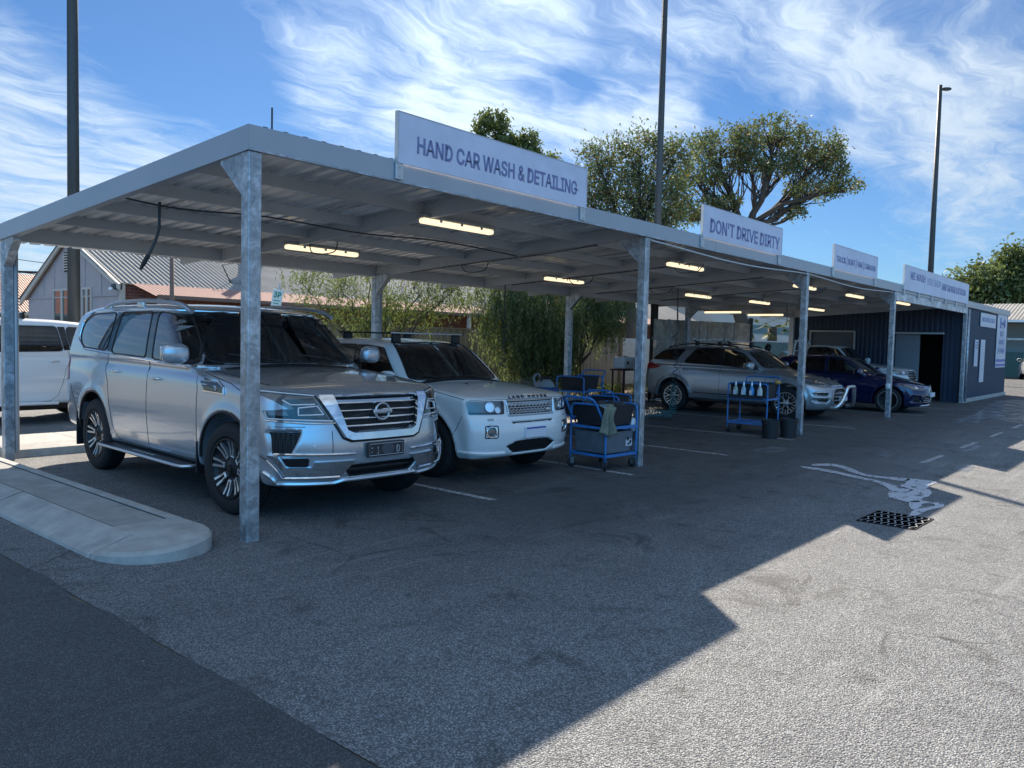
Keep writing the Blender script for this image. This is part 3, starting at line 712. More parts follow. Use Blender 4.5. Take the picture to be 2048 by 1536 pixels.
fre['parts'] = [
  ('grille_backing', 'panel', 'F', [(-.41, .785), (.41, .785), (.43, .95), (-.43, .95)], BLK, dict(off=-.036, res=.08)),
  ('grille_frame', 'strip', 'F', [[(-.405, .785), (.405, .785), (.43, .955), (-.43, .955)]], SATIN, dict(r=.010, off=.006, closed=True)),
  ('grille_bar', 'strip', 'F', [[(-.42, .87), (.42, .87)]] + [[(-.41 + .0315 * i, z + (.012 if i % 2 else -.012)) for i in range(27)] for z in (.815, .842, .898, .925)], SATIN, dict(r=.0062, off=-.004)),
  ('headlight', 'panel', 'F', roundpoly([(.47, .80), (.88, .80), (.89, .955), (.46, .955)], .02), LENS, dict(off=.006, thick=.04, both=True)),
  ('headlight_black_bezel', 'panel', 'F', roundpoly([(.475, .805), (.52, .805), (.51, .95), (.47, .95)], .01), GLOSSBLK, dict(off=.009, both=True)),
  ('headlight_black_bezel', 'panel', 'F', roundpoly([(.48, .803), (.875, .803), (.875, .828), (.48, .822)], .005), GLOSSBLK, dict(off=.009, both=True)),
  ('projector_lamp', 'panel', 'F', ringpts(.655, .885, .052, .052), CHROME, dict(off=.012, both=True)), ('projector_lamp', 'panel', 'F', ringpts(.56, .85, .032, .032), CHROME, dict(off=.012, both=True)),
  ('lamp_ring', 'strip', 'F', [ringpts(.655, .885, .056, .056)], SATIN, dict(r=.005, off=.014, closed=True, both=True)), ('lamp_ring', 'strip', 'F', [ringpts(.56, .85, .036, .036)], SATIN, dict(r=.004, off=.014, closed=True, both=True)),
  ('fog_lamp', 'panel', 'F', ringpts(.66, .60, .05, .05), LENS, dict(off=-.02, both=True)), ('fog_lamp_pocket', 'strip', 'F', [ringpts(.66, .60, .062, .062)], CHROME, dict(r=.008, off=.0, closed=True, both=True)),
  ('fog_lamp_bezel', 'strip', 'F', [roundpoly([(.585, .53), (.735, .53), (.735, .67), (.585, .67)], .015)], BLK, dict(r=.007, off=.0, closed=True, both=True)),
  ('lower_intake', 'panel', 'F', [(-.43, .42), (-.3, .335), (.3, .335), (.43, .42), (.30, .48), (-.30, .48)], BLK, dict(off=-.045, res=.07)),
  ('bumper_slot', 'panel', 'F', [(-.37, .685), (.37, .685), (.37, .705), (-.37, .705)], BLK, dict(off=-.02, res=.05)),
  ('bumper_skirt', 'strip', 'F', [[(.45, .345), (.70, .345), (.90, .36)], ], WHITE, dict(r=.022, off=.005, both=True)),
  ('washer_cover', 'panel', 'F', roundpoly([(.63, .73), (.70, .73), (.70, .755), (.63, .755)], .008), GREYT, dict(off=.005, both=True)),
  ('door_cladding', 'strip', 'S', [[(1.36, .42), (2.3, .42), (3.2, .43)]], BLK, dict(r=.02, off=.0, both=True)),
]
def crossbar(root, y, z, w, hz, m, foot=True):
    mb = MB(); mb.bbox(-w, w, y - .03, y + .03, z + hz, z + hz + .022, .009); o = mb.build('roof_bar', m, root, True, 40)
    for sd in (-1, 1):
        f = MB(); f.bbox(sd * (w - .12) - .07, sd * (w - .12) + .07, y - .03, y + .03, z - .05, z + hz, .018); f.build('roof_bar_foot', BLK, o, True, 40)
        c = MB(); c.bbox(sd * w - .012, sd * w + .012, y - .033, y + .033, z + hz - .003, z + hz + .025, .006); c.build('bar_end_cap', BLK, o, True, 40)
def plate(B, root, z, m=None, w=.37, h=.11, off=.03, strip=True):
    P, g = B.cast('F', [(0.0, z)]); yp = P[0][1]
    pl = MB(); pl.bbox(-w / 2, w / 2, yp - off, yp + .01, z - h / 2, z + h / 2, .004); o = pl.build('number_plate', m or PLATEW, root)
    if strip: q = MB(); q.box(-w / 2 + .01, w / 2 - .01, yp - off - .002, yp - off + .001, z + h / 2 - .025, z + h / 2 - .006); q.build('plate_band', PLATEB, o)
def build_freelander():
    root, B = car(fre, 'parked_car', 'white four wheel drive with black roof bars, parked behind the silver one', (4.10, .33), -1.9, WHITE, .02, 1.02)
    for y in (1.98, 3.05): crossbar(root, y, 1.645, .66, .075, SATIN if y < 2.5 else BLK)
    P, g = B.cast('F', [(0, .99)]); y0 = P[0][1]
    text('LAND ROVER', BLK, root, T(0, y0 - .012, .992) @ Matrix.Rotation(rad(62), 4, 'X'), .70, .040, spacing=1.5, bold=.025, depth=.006)
    plate(B, root, .575, h=.13)
    b = MB(); P, g = B.cast('F', [(.3, .83)]); b.ell((.30, P[0][1] - .012, .832), (.045, .008, .024), 16, 8); b.build('grille_badge', SATIN, root, True)
    wp = MB()
    for a, c in (((-.05, 1.26, 1.135), (-.60, 1.36, 1.20)), ((.55, 1.30, 1.135), (.06, 1.30, 1.20))): wp.tube([a, c], .008, 5)
    wp.build('wiper', BLK, root)
    cw = MB(); B.panel(cw, 'T', [(-.70, 1.24), (.70, 1.24), (.68, 1.31), (-.68, 1.31)], .006, .02, .06); cw.build('cowl_panel', BLK, root, True)
    for x in (-.2, .25): w = MB(); w.ell((x, .98, 1.10), (.02, .03, .012), 8, 6); w.build('washer_jet', BLK, root, True)
    return root
# pale silver seven seat wagon
ter = dict(L=4.78, W=.93, zroof=1.60, zbelt=1.13, wf=.95, wr=3.76, zc=.37, ra=.435, tr=.365, rr=.24, wheel='split', flare=.035,
  iz=[(.25, .08), (.35, .035), (.6, .0), (.85, .01), (1.0, .03), (1.15, .05), (1.7, .1)], iy=[(0, .16), (.3, .08), (.8, .015), (1.2, 0), (3.8, 0), (4.3, .05), (4.78, .16)],
  zt=[(0, .74), (.12, .80), (.3, .86), (.7, .96), (1.0, 1.02), (1.35, 1.09), (1.7, 1.10), (2.5, 1.125), (3.6, 1.18), (4.78, 1.20)], zb=[(0, .26), (.4, .24), (.9, .26), (1.4, .30), (3.3, .32), (4.2, .34), (4.78, .42)],
  yf=[(.24, .12), (.35, .06), (.5, .02), (.65, .04), (.75, .09), (.85, .2), (1.0, .5)], yr=[(.3, 4.55), (.5, 4.66), (.8, 4.70), (1.1, 4.66), (1.3, 4.58)], cf=.42, pf=2.6, cr=.2, rs=.11, rf=.07, crown=.06,
  wb=.90, wr2=.70, zr=[(1.8, 1.52), (2.2, 1.575), (2.8, 1.605), (3.5, 1.59), (4.1, 1.54), (4.3, 1.48)], yws=[(1.0, 1.18), (1.1, 1.34), (1.52, 1.98), (1.6, 2.12)], yrg=[(1.1, 4.62), (1.22, 4.52), (1.45, 4.28), (1.6, 4.06)], cws=.25,
  floor=.62, fw=.5, seat=2.1, mirror=(1.75, 1.16), mirmat=None,
  panes=[roundpoly([(1.60, 1.105), (2.02, 1.43), (2.35, 1.515), (2.52, 1.53), (2.50, 1.14)], .04), roundpoly([(2.58, 1.145), (2.60, 1.535), (3.0, 1.535), (3.24, 1.51), (3.48, 1.20), (3.42, 1.175)], .04),
         roundpoly([(3.70, 1.235), (3.52, 1.50), (3.9, 1.485), (4.14, 1.43), (4.38, 1.25), (4.3, 1.24)], .04)],
  pillars=[[(2.505, 1.14), (2.525, 1.53), (2.595, 1.535), (2.575, 1.145)]],
  ws=roundpoly([(0, 1.11), (.68, 1.12), (.76, 1.14), (.60, 1.46), (0, 1.50)], .03), wsmax=2.5, rg=roundpoly([(0, 1.24), (.62, 1.24), (.52, 1.46), (0, 1.49)], .05),
  cuts=[([(0, .37), (.30, .37), (.40, .48), (.34, .64), (.22, .70), (0, .70)], .05), (roundpoly([(.50, .56), (.80, .56), (.84, .60), (.78, .63), (.56, .63)], .01), .04), (roundpoly([(.54, .42), (.80, .42), (.84, .46), (.84, .50), (.50, .50)], .01), .04)],
  gaps=[[(1.42, .33), (1.38, .7), (1.44, 1.0), (1.50, 1.10)], [(2.54, .32), (2.54, 1.14)], [(3.28, .34), (3.33, .55), (3.52, .78), (3.62, 1.0), (3.54, 1.22)], [(1.45, .42), (2.5, .42), (3.3, .44)], [(.30, .82), (.9, .95), (1.42, 1.05)]],
  handles=[(2.36, .985), (3.42, 1.02)], handmat=None)
ter['parts'] = [
  ('headlight', 'panel', 'S', [(.12, .74), (.16, .80), (.42, .905), (.72, .945), (.85, .935), (.62, .85), (.36, .77), (.22, .735)], LENS, dict(off=.006, both=True, res=.04)),
  ('projector_lamp', 'panel', 'S', ringpts(.42, .84, .05, .036, 16), CHROME, dict(off=.012, both=True)), ('projector_lamp', 'panel', 'S', ringpts(.60, .885, .035, .025, 16), CHROME, dict(off=.012, both=True)),
  ('lower_grille', 'panel', 'F', [(-.22, .70), (-.34, .64), (-.40, .48), (-.30, .37), (.30, .37), (.40, .48), (.34, .64), (.22, .70)], BLK, dict(off=-.04, res=.06)),
  ('grille_slats', 'strip', 'F', [[(-.36, .46), (.36, .46)], [(-.36, .54), (.36, .54)], [(-.34, .62), (.34, .62)]], SATIN, dict(r=.013, off=-.01)),
  ('upper_grille', 'strip', 'F', [[(-.38, .775), (.38, .775)], [(-.40, .745), (.40, .745)]], CHROME, dict(r=.009, off=.005)),
  ('fog_lamp_recess', 'panel', 'F', [(.51, .565), (.79, .565), (.83, .60), (.77, .625), (.57, .625)], BLK, dict(off=-.03, both=True)), ('fog_lamp_recess', 'panel', 'F', [(.55, .425), (.79, .425), (.83, .46), (.83, .495), (.51, .495)], BLK, dict(off=-.03, both=True)),
  ('fog_lamp_trim', 'strip', 'F', [[(.52, .64), (.62, .645), (.80, .635)]], CHROME, dict(r=.008, off=.004, both=True)),
  ('tail_light', 'panel', 'S', [(4.10, 1.06), (4.45, 1.16), (4.58, 1.15), (4.60, 1.02), (4.46, .985), (4.30, 1.01)], REDL, dict(off=.01, both=True)),
  ('side_vent', 'panel', 'S', roundpoly([(1.20, .90), (1.38, .91), (1.40, .94), (1.22, .935)], .01), GLOSSBLK, dict(off=.005, both=True)),
  ('door_moulding', 'strip', 'S', [[(1.50, .47), (2.5, .47), (3.2, .48)]], BLK, dict(r=.010, off=.004, both=True)),
]
def build_territory():
    ter['mirmat'] = CHAMP; ter['handmat'] = CHAMP
    root, B = car(ter, 'parked_car', 'pale silver wagon with chrome nudge bar and split spoke wheels', (15.8, .43), 0, CHAMP, .024)
    for sd in (-1, 1):
        mb = MB(); mb.tube(smoothpoly3([(sd * .66, 2.2, 1.54), (sd * .665, 2.35, 1.60), (sd * .67, 2.9, 1.645), (sd * .66, 3.5, 1.63), (sd * .64, 3.95, 1.56), (sd * .63, 4.05, 1.52)]), .016, 6); mb.build('roof_rail', BLK, root, True)
    for y in (2.45, 3.3): crossbar(root, y, 1.64, .72, .06, SATIN)
    nb = MB(); pts = [(-.52, .10, .30), (-.50, -.03, .33), (-.40, -.10, .45), (-.27, -.14, .66), (-.24, -.15, .73), (-.18, -.155, .765), (0, -.16, .77)]
    pts = pts + [(-a, b, c) for a, b, c in pts[-2::-1]]
    nb.tube(smoothpoly3(pts), .040, 10); nb.build('nudge_bar', SATIN, root, True)
    plate(B, root, .50, off=.05)
    sk = MB()
    for sd in (-1, 1): sk.bbox(sd * .90 - .04, sd * .90 + .04, 1.45, 3.2, .27, .33, .02)
    sk.build('side_skirts', BLK, root, True, 40)
    an = MB(); an.tube([(0, 4.05, 1.58), (0, 4.25, 1.76)], .006, 5); an.build('roof_antenna', BLK, root)
    ri = MB(); ri.bbox(-.35, .35, 1.78, 1.80, 1.40, 1.42, .004); 
    return root
# blue hatchback
gol = dict(L=4.26, W=.89, zroof=1.43, zbelt=.99, wf=.86, wr=3.48, zc=.325, ra=.375, tr=.325, rr=.235, wheel='dark', flare=.012,
  iz=[(.2, .07), (.35, .02), (.6, .0), (.8, .015), (1.0, .05), (1.4, .1)], iy=[(0, .14), (.3, .06), (.8, .01), (3.5, 0), (4.0, .05), (4.26, .14)],
  zt=[(0, .66), (.12, .72), (.3, .77), (.7, .86), (1.2, .955), (1.7, .98), (3.0, 1.0), (4.26, 1.02)], zb=[(0, .19), (.4, .17), (.9, .19), (3.4, .22), (4.26, .30)],
  yf=[(.17, .10), (.28, .03), (.45, .0), (.6, .03), (.68, .08), (.75, .2), (.85, .45)], yr=[(.3, 4.1), (.5, 4.2), (.8, 4.2), (1.0, 4.16), (1.2, 4.05)], cf=.40, pf=2.5, cr=.2, rs=.10, rf=.06, crown=.06,
  wb=.86, wr2=.66, zr=[(1.7, 1.35), (2.1, 1.41), (2.6, 1.435), (3.3, 1.41), (3.8, 1.36)], yws=[(.85, 1.08), (.97, 1.24), (1.36, 1.92), (1.45, 2.08)], yrg=[(.95, 4.2), (1.05, 4.14), (1.36, 3.82), (1.45, 3.7)], cws=.25,
  floor=.5, fw=.5, seat=1.95, mirror=(1.55, 1.02),
  panes=[roundpoly([(1.50, .975), (2.0, 1.30), (2.38, 1.355), (2.36, .995)], .04), roundpoly([(2.46, .998), (2.48, 1.355), (3.1, 1.33), (3.42, 1.10), (3.40, 1.02)], .04)],
  ws=roundpoly([(0, .985), (.64, .995), (.72, 1.01), (.56, 1.30), (0, 1.345)], .03), wsmax=2.4, rg=roundpoly([(0, 1.06), (.58, 1.06), (.48, 1.30), (0, 1.32)], .05),
  cuts=[([(0, .24), (.42, .24), (.50, .34), (.40, .43), (0, .45)], .05), ([(.54, .30), (.82, .30), (.78, .46), (.58, .44)], .04)],
  gaps=[[(1.32, .24), (1.28, .6), (1.38, .93)], [(2.41, .24), (2.42, .99)], [(1.34, .25), (2.4, .25), (3.05, .27), (3.2, .55), (3.32, .8), (3.40, 1.02)], [(.25, .73), (.8, .84), (1.34, .92)]],
  handles=[(2.26, .83), (3.2, .86)])
gol['parts'] = [
  ('headlight', 'panel', 'F', [(.36, .655), (.60, .66), (.82, .74), (.84, .71), (.78, .62), (.60, .585), (.42, .60)], LENS, dict(off=.006, both=True)),
  ('projector_lamp', 'panel', 'F', ringpts(.66, .655, .04, .03, 16), CHROME, dict(off=.012, both=True)),
  ('upper_grille_strip', 'strip', 'F', [[(-.40, .645), (.40, .645)]], CHROME, dict(r=.010, off=.008)),
  ('lower_grille', 'panel', 'F', [(-.50, .34), (-.42, .245), (.42, .245), (.50, .34), (.40, .42), (-.40, .42)], BLK, dict(off=-.04, res=.07)),
  ('grille_slats', 'strip', 'F', [[(-.45, .29), (.45, .29)], [(-.45, .34), (.45, .34)], [(-.43, .39), (.43, .39)]], SATIN, dict(r=.009, off=-.015)),
  ('bumper_vent', 'panel', 'F', [(.55, .305), (.81, .31), (.77, .45), (.59, .43)], BLK, dict(off=-.03, both=True)),
  ('front_splitter', 'strip', 'F', [[(-.50, .215), (.50, .215)]], LWHITE, dict(r=.014, off=.01)),
  ('splitter_blade', 'strip', 'F', [[(.48, .23), (.60, .34)]], SATIN, dict(r=.008, off=.01, both=True)),
]
def build_golf():
    root, B = car(gol, 'parked_car', 'low deep blue hatchback with its nose beside the third post from the shed', (20.35, -.42), 3.5, BLUE, .026)
    plate(B, root, .48, w=.34, off=.05, strip=False)
    P, g = B.cast('F', [(0, .655)]); b = MB(); b.ell((0, P[0][1] - .008, .66), (.062, .012, .062), 18, 10); o = b.build('front_badge', GLOSSBLK, root, True)
    b = MB(); b.tube([(.06 * math.cos(a), P[0][1] - .02, .66 + .06 * math.sin(a)) for a in np.linspace(0, 2 * math.pi, 21)[:-1]], .005, 5, closed=True); b.build('badge_ring', SATIN, o, True)
    return root
# off-white utility with a cab and a tray
ute = dict(L=5.25, W=.92, zroof=1.72, zbelt=1.20, wf=.98, wr=4.02, zc=.385, ra=.46, tr=.385, rr=.22, wheel='five', flare=.035,
  iz=[(.3, .07), (.45, .02), (.8, 0), (1.05, .02), (1.2, .06), (1.8, .1)], iy=[(0, .12), (.35, .05), (.9, .0), (5.25, 0.02)],
  zt=[(0, .93), (.12, 1.02), (.3, 1.06), (.8, 1.12), (1.4, 1.18), (1.9, 1.20), (3.15, 1.21), (3.3, 1.10), (5.25, 1.10)], zb=[(0, .38), (.9, .36), (3.5, .40), (5.25, .5)],
  yf=[(.35, .10), (.5, .02), (.75, .01), (.95, .05), (1.05, .13), (1.15, .3)], yr=[(.4, 5.2), (1.2, 5.2)], cf=.36, pf=2.8, cr=.05, rs=.08, rf=.06, crown=.05,
  wb=.87, wr2=.68, zr=[(1.8, 1.64), (2.2, 1.70), (2.7, 1.715), (3.1, 1.69)], yws=[(1.1, 1.32), (1.2, 1.46), (1.66, 2.0), (1.72, 2.1)], yrg=[(1.0, 3.22), (1.2, 3.18), (1.6, 3.08), (1.72, 3.0)], cws=.24,
  floor=.7, fw=.5, seat=2.1, rear_seat=False, mirror=(1.66, 1.24),
  panes=[roundpoly([(1.62, 1.21), (2.04, 1.58), (2.40, 1.64), (2.92, 1.62), (2.95, 1.25)], .05)],
  ws=roundpoly([(0, 1.215), (.66, 1.22), (.74, 1.24), (.58, 1.60), (0, 1.64)], .03), wsmax=2.5, rg=roundpoly([(0, 1.28), (.55, 1.28), (.5, 1.58), (0, 1.6)], .05),
  cuts=[([(0, .70), (.36, .70), (.42, .84), (.38, .99), (0, 1.0)], .05), ([(0, .48), (.5, .48), (.5, .60), (0, .60)], .05)],
  gaps=[[(1.45, .42), (1.42, .8), (1.5, 1.16)], [(2.98, .42), (3.0, 1.22)]], handles=[(2.75, 1.05)])
ute['parts'] = [
  ('headlight', 'panel', 'F', [(.42, .86), (.44, .99), (.86, 1.02), (.88, .96), (.82, .87)], LENS, dict(off=.006, both=True)),
  ('projector_lamp', 'panel', 'F', ringpts(.62, .93, .05, .05, 16), CHROME, dict(off=.012, both=True)),
  ('grille', 'panel', 'F', [(-.38, .99), (-.42, .84), (-.36, .71), (.36, .71), (.42, .84), (.38, .99)], BLK, dict(off=-.03, res=.07)),
  ('grille_bar', 'strip', 'F', [[(-.40, .80), (.40, .80)], [(-.41, .87), (.41, .87)], [(-.40, .94), (.40, .94)]], SATIN, dict(r=.012, off=-.005)),
  ('lower_intake', 'panel', 'F', [(-.5, .485), (.5, .485), (.5, .595), (-.5, .595)], BLK, dict(off=-.03, res=.08)),
]
def build_ute():
    root, B = car(ute, 'parked_car', 'off-white utility with a ladder rack beside the dark blue shed wall', (23.9, .9), 0, OFFW, .028)
    lr_ = MB(); 
    for sd in (-1, 1):
        lr_.tube([(sd * .7, 3.45, 1.05), (sd * .62, 3.4, 1.82)], .025, 6); lr_.tube([(sd * .55, 3.55, 1.05), (sd * .5, 3.4, 1.82)], .018, 6)
    lr_.tube([(-.66, 3.4, 1.82), (.66, 3.4, 1.82)], .025, 6); lr_.tube([(-.62, 3.42, 1.5), (.62, 3.42, 1.5)], .02, 6)
    lr_.build('ladder_rack', LWHITE, root, True)
    bc = MB(); bc.bbox(-.15, .15, 3.3, 3.5, 1.84, 1.92, .03); bc.build('roof_beacon', LWHITE, root, True, 40)
    return root
# ------------------------------------------------------------------ camera, light, sky
cam = bpy.data.cameras.new('camera'); co = bpy.data.objects.new('camera', cam); COL.objects.link(co); C.camera = co
yaw, pit, rol = map(rad, (40.592, -3.1165, 1.4052))
Fv = Vector((math.cos(yaw) * math.cos(pit), math.sin(yaw) * math.cos(pit), math.sin(pit))); Rv = Vector((math.sin(yaw), -math.cos(yaw), 0)); Uv = Rv.cross(Fv)
cr_, sr_ = math.cos(rol), math.sin(rol); RX = Rv * cr_ + Uv * sr_; UY = Uv * cr_ - Rv * sr_
co.matrix_world = Matrix(((RX.x, UY.x, -Fv.x, -3.549), (RX.y, UY.y, -Fv.y, -5.856), (RX.z, UY.z, -Fv.z, 1.7), (0, 0, 0, 1)))
cam.sensor_width = 36; cam.lens = 1596.16 / 2048 * 36; cam.clip_end = 3000; cam.clip_start = .05
SUN = Vector((.919, .982, 1.0)).normalized(); EL = math.asin(SUN.z); AZ = math.atan2(SUN.x, SUN.y)
l = bpy.data.lights.new('sun', 'SUN'); l.energy = 5.0; l.angle = rad(.5); l.color = (1, .87, .71)
lo = bpy.data.objects.new('sun', l); COL.objects.link(lo); lo.rotation_euler = SUN.to_track_quat('Z', 'Y').to_euler()
C.view_settings.view_transform = 'Standard'; C.view_settings.look = 'None'; C.view_settings.exposure = 1.08; C.view_settings.gamma = 1
def make_world():
    w = bpy.data.worlds.new('World'); C.world = w; w.use_nodes = True; nt = NT.__new__(NT); nt.nt = w.node_tree; nt.nt.nodes.clear()
    sk = nt.n('ShaderNodeTexSky', sky_type='NISHITA', sun_disc=False, sun_elevation=EL, sun_rotation=AZ, air_density=1.0, dust_density=.15, ozone_density=4.5)
    g = nt.n('ShaderNodeTexCoord').outputs['Generated']
    nrm = nt.n('ShaderNodeVectorMath', operation='NORMALIZE'); nt.l(g, nrm.inputs[0]); d = nrm.outputs[0]
    sp = nt.n('ShaderNodeSeparateXYZ'); nt.l(d, sp.inputs[0])
    zz = nt.math('MAXIMUM', nt.math('ADD', sp.outputs[2], .10), .05)
    cx = nt.n('ShaderNodeCombineXYZ'); nt.l(nt.math('DIVIDE', sp.outputs[0], zz), cx.inputs[0]); nt.l(nt.math('DIVIDE', sp.outputs[1], zz), cx.inputs[1])
    P = cx.outputs[0]
    def warped(vec, sc, amt, det=4):
        wn = nt.noise(vec, sc, det, .6); sb = nt.n('ShaderNodeVectorMath', operation='SUBTRACT'); nt.l(wn.outputs['Color'], sb.inputs[0]); sb.inputs[1].default_value = (.5, .5, .5)
        wv = nt.n('ShaderNodeVectorMath', operation='MULTIPLY_ADD'); nt.l(sb.outputs[0], wv.inputs[0]); wv.inputs[1].default_value = (amt, amt, 0); nt.l(vec, wv.inputs[2]); return wv.outputs[0]
    W1_ = warped(P, .8, .75); W2_ = warped(W1_, 4.5, .13, 4)
    mp = nt.n('ShaderNodeMapping', i_Rotation=(0, 0, rad(-52)), i_Scale=(.8, 2.4, 1)); nt.l(W2_, mp.inputs[0])
    n1 = nt.noise(mp.outputs[0], 1.25, 12, .62, .2)
    mp2 = nt.n('ShaderNodeMapping', i_Rotation=(0, 0, rad(-20)), i_Scale=(1.0, 3.2, 1), i_Location=(3.1, 1.7, 0)); nt.l(W2_, mp2.inputs[0])
    n2 = nt.noise(mp2.outputs[0], 3.0, 12, .66, .3)
    dens = nt.math('ADD', nt.math('MULTIPLY', n1.outputs[0], .50), nt.math('MULTIPLY', n2.outputs[0], .62))
    # visible banks and clear gaps, plus unseen fill banks added behind, as unit vectors
    for (v, r, a) in SKYBLOBS:
        ds = nt.n('ShaderNodeVectorMath', operation='DISTANCE'); nt.l(d, ds.inputs[0]); ds.inputs[1].default_value = v
        f = nt.math('SUBTRACT', 1.0, nt.math('DIVIDE', ds.outputs['Value'], r), True)
        dens = nt.math('ADD', dens, nt.math('MULTIPLY', nt.math('MULTIPLY', f, nt.math('SUBTRACT', 2.0, f)), a))
    cl = nt.ramp(dens, [(.44, 0), (.52, .10), (.60, .22), (.70, .52), (.80, .86), (.9, 1)])
    dt = nt.n('ShaderNodeVectorMath', operation='DOT_PRODUCT'); nt.l(d, dt.inputs[0]); dt.inputs[1].default_value = tuple(SUN)
    glow = nt.math('POWER', nt.math('MAXIMUM', dt.outputs['Value'], 0), 8)
    back = nt.math('MAXIMUM', nt.math('MULTIPLY', dt.outputs['Value'], -1.0), 0)      # added fill: unseen clouds opposite the sun glow bright blue
    tint = nt.mix(1.0, sk.outputs[0], SKYTINT, 'MULTIPLY')
    b1 = nt.n('ShaderNodeBackground', i_Strength=SKYS); nt.l(tint, b1.inputs[0])
    st = nt.math('ADD', nt.math('MULTIPLY', glow, CG), nt.math('ADD', nt.math('MULTIPLY', back, CB), CF))
    b2 = nt.n('ShaderNodeBackground'); nt.l(nt.mix(nt.math('MULTIPLY', back, 1.6, True), (.74, .87, 1.), (.08, .50, 1.06)), b2.inputs[0]); nt.l(st, b2.inputs[1])
    mx = nt.n('ShaderNodeMixShader'); nt.l(nt.math('MULTIPLY', cl, .94), mx.inputs[0]); nt.l(b1.outputs[0], mx.inputs[1]); nt.l(b2.outputs[0], mx.inputs[2])
    o = nt.n('ShaderNodeOutputWorld'); nt.l(mx.outputs[0], o.inputs[0])
SKYS = .05; SKYTINT = (.53, .74, .95); CF = .42; CG = .35; CB = 1.6
SKYBLOBS = []
def dirv(a, e): a = rad(a); e = rad(e); return (math.cos(e) * math.cos(a), math.cos(e) * math.sin(a), math.sin(e))
# (azimuth from +x, elevation), radius, strength
for a, e, r, s_ in [(a_, e_, r_, k_ * (.8 if k_ > 0 and e_ < 30 else 1)) for a_, e_, r_, k_ in [(69, 9.5, .20, .14), (63, 8, .12, .08), (72, 4.5, .14, .10), (76, 13, .12, .1), (55, 17.6, .07, .15), (50, 18.2, .09, .10), (44, 19.5, .10, .11), (42, 22.5, .12, .13), (38.5, 20.5, .06, .10),
                    (49, 14.6, .05, .14), (46, 15.1, .06, .22), (42, 15.3, .055, .20), (37.7, 15.2, .05, .24), (33.8, 15.0, .05, .24), (30.2, 15.2, .045, .24), (20.4, 18.9, .08, .16), (15.5, 16.1, .08, .16), (11.3, 14.2, .08, .18), (12.4, 10.5, .09, .17), (18.5, 12.5, .05, .10),
                    (8, 18, .08, .08), (25, 22, .10, .12), (31, 20.5, .06, .07), (62, 17.3, .11, -.28), (67, 19.5, .10, -.22), (58, 12.5, .07, -.10), (36.5, 17.6, .03, -.12), (19.9, 15.2, .035, -.12), (24.8, 16.6, .06, -.12), (18, 6.5, .11, -.22), (27, 9, .12, -.18),
                    (222, 38, .95, .26), (140, 55, .6, .16), (310, 50, .6, .16)]]:  # last three banks lie out of view, added to raise the ambient light
    SKYBLOBS.append((dirv(a, e), r, s_))
make_world()
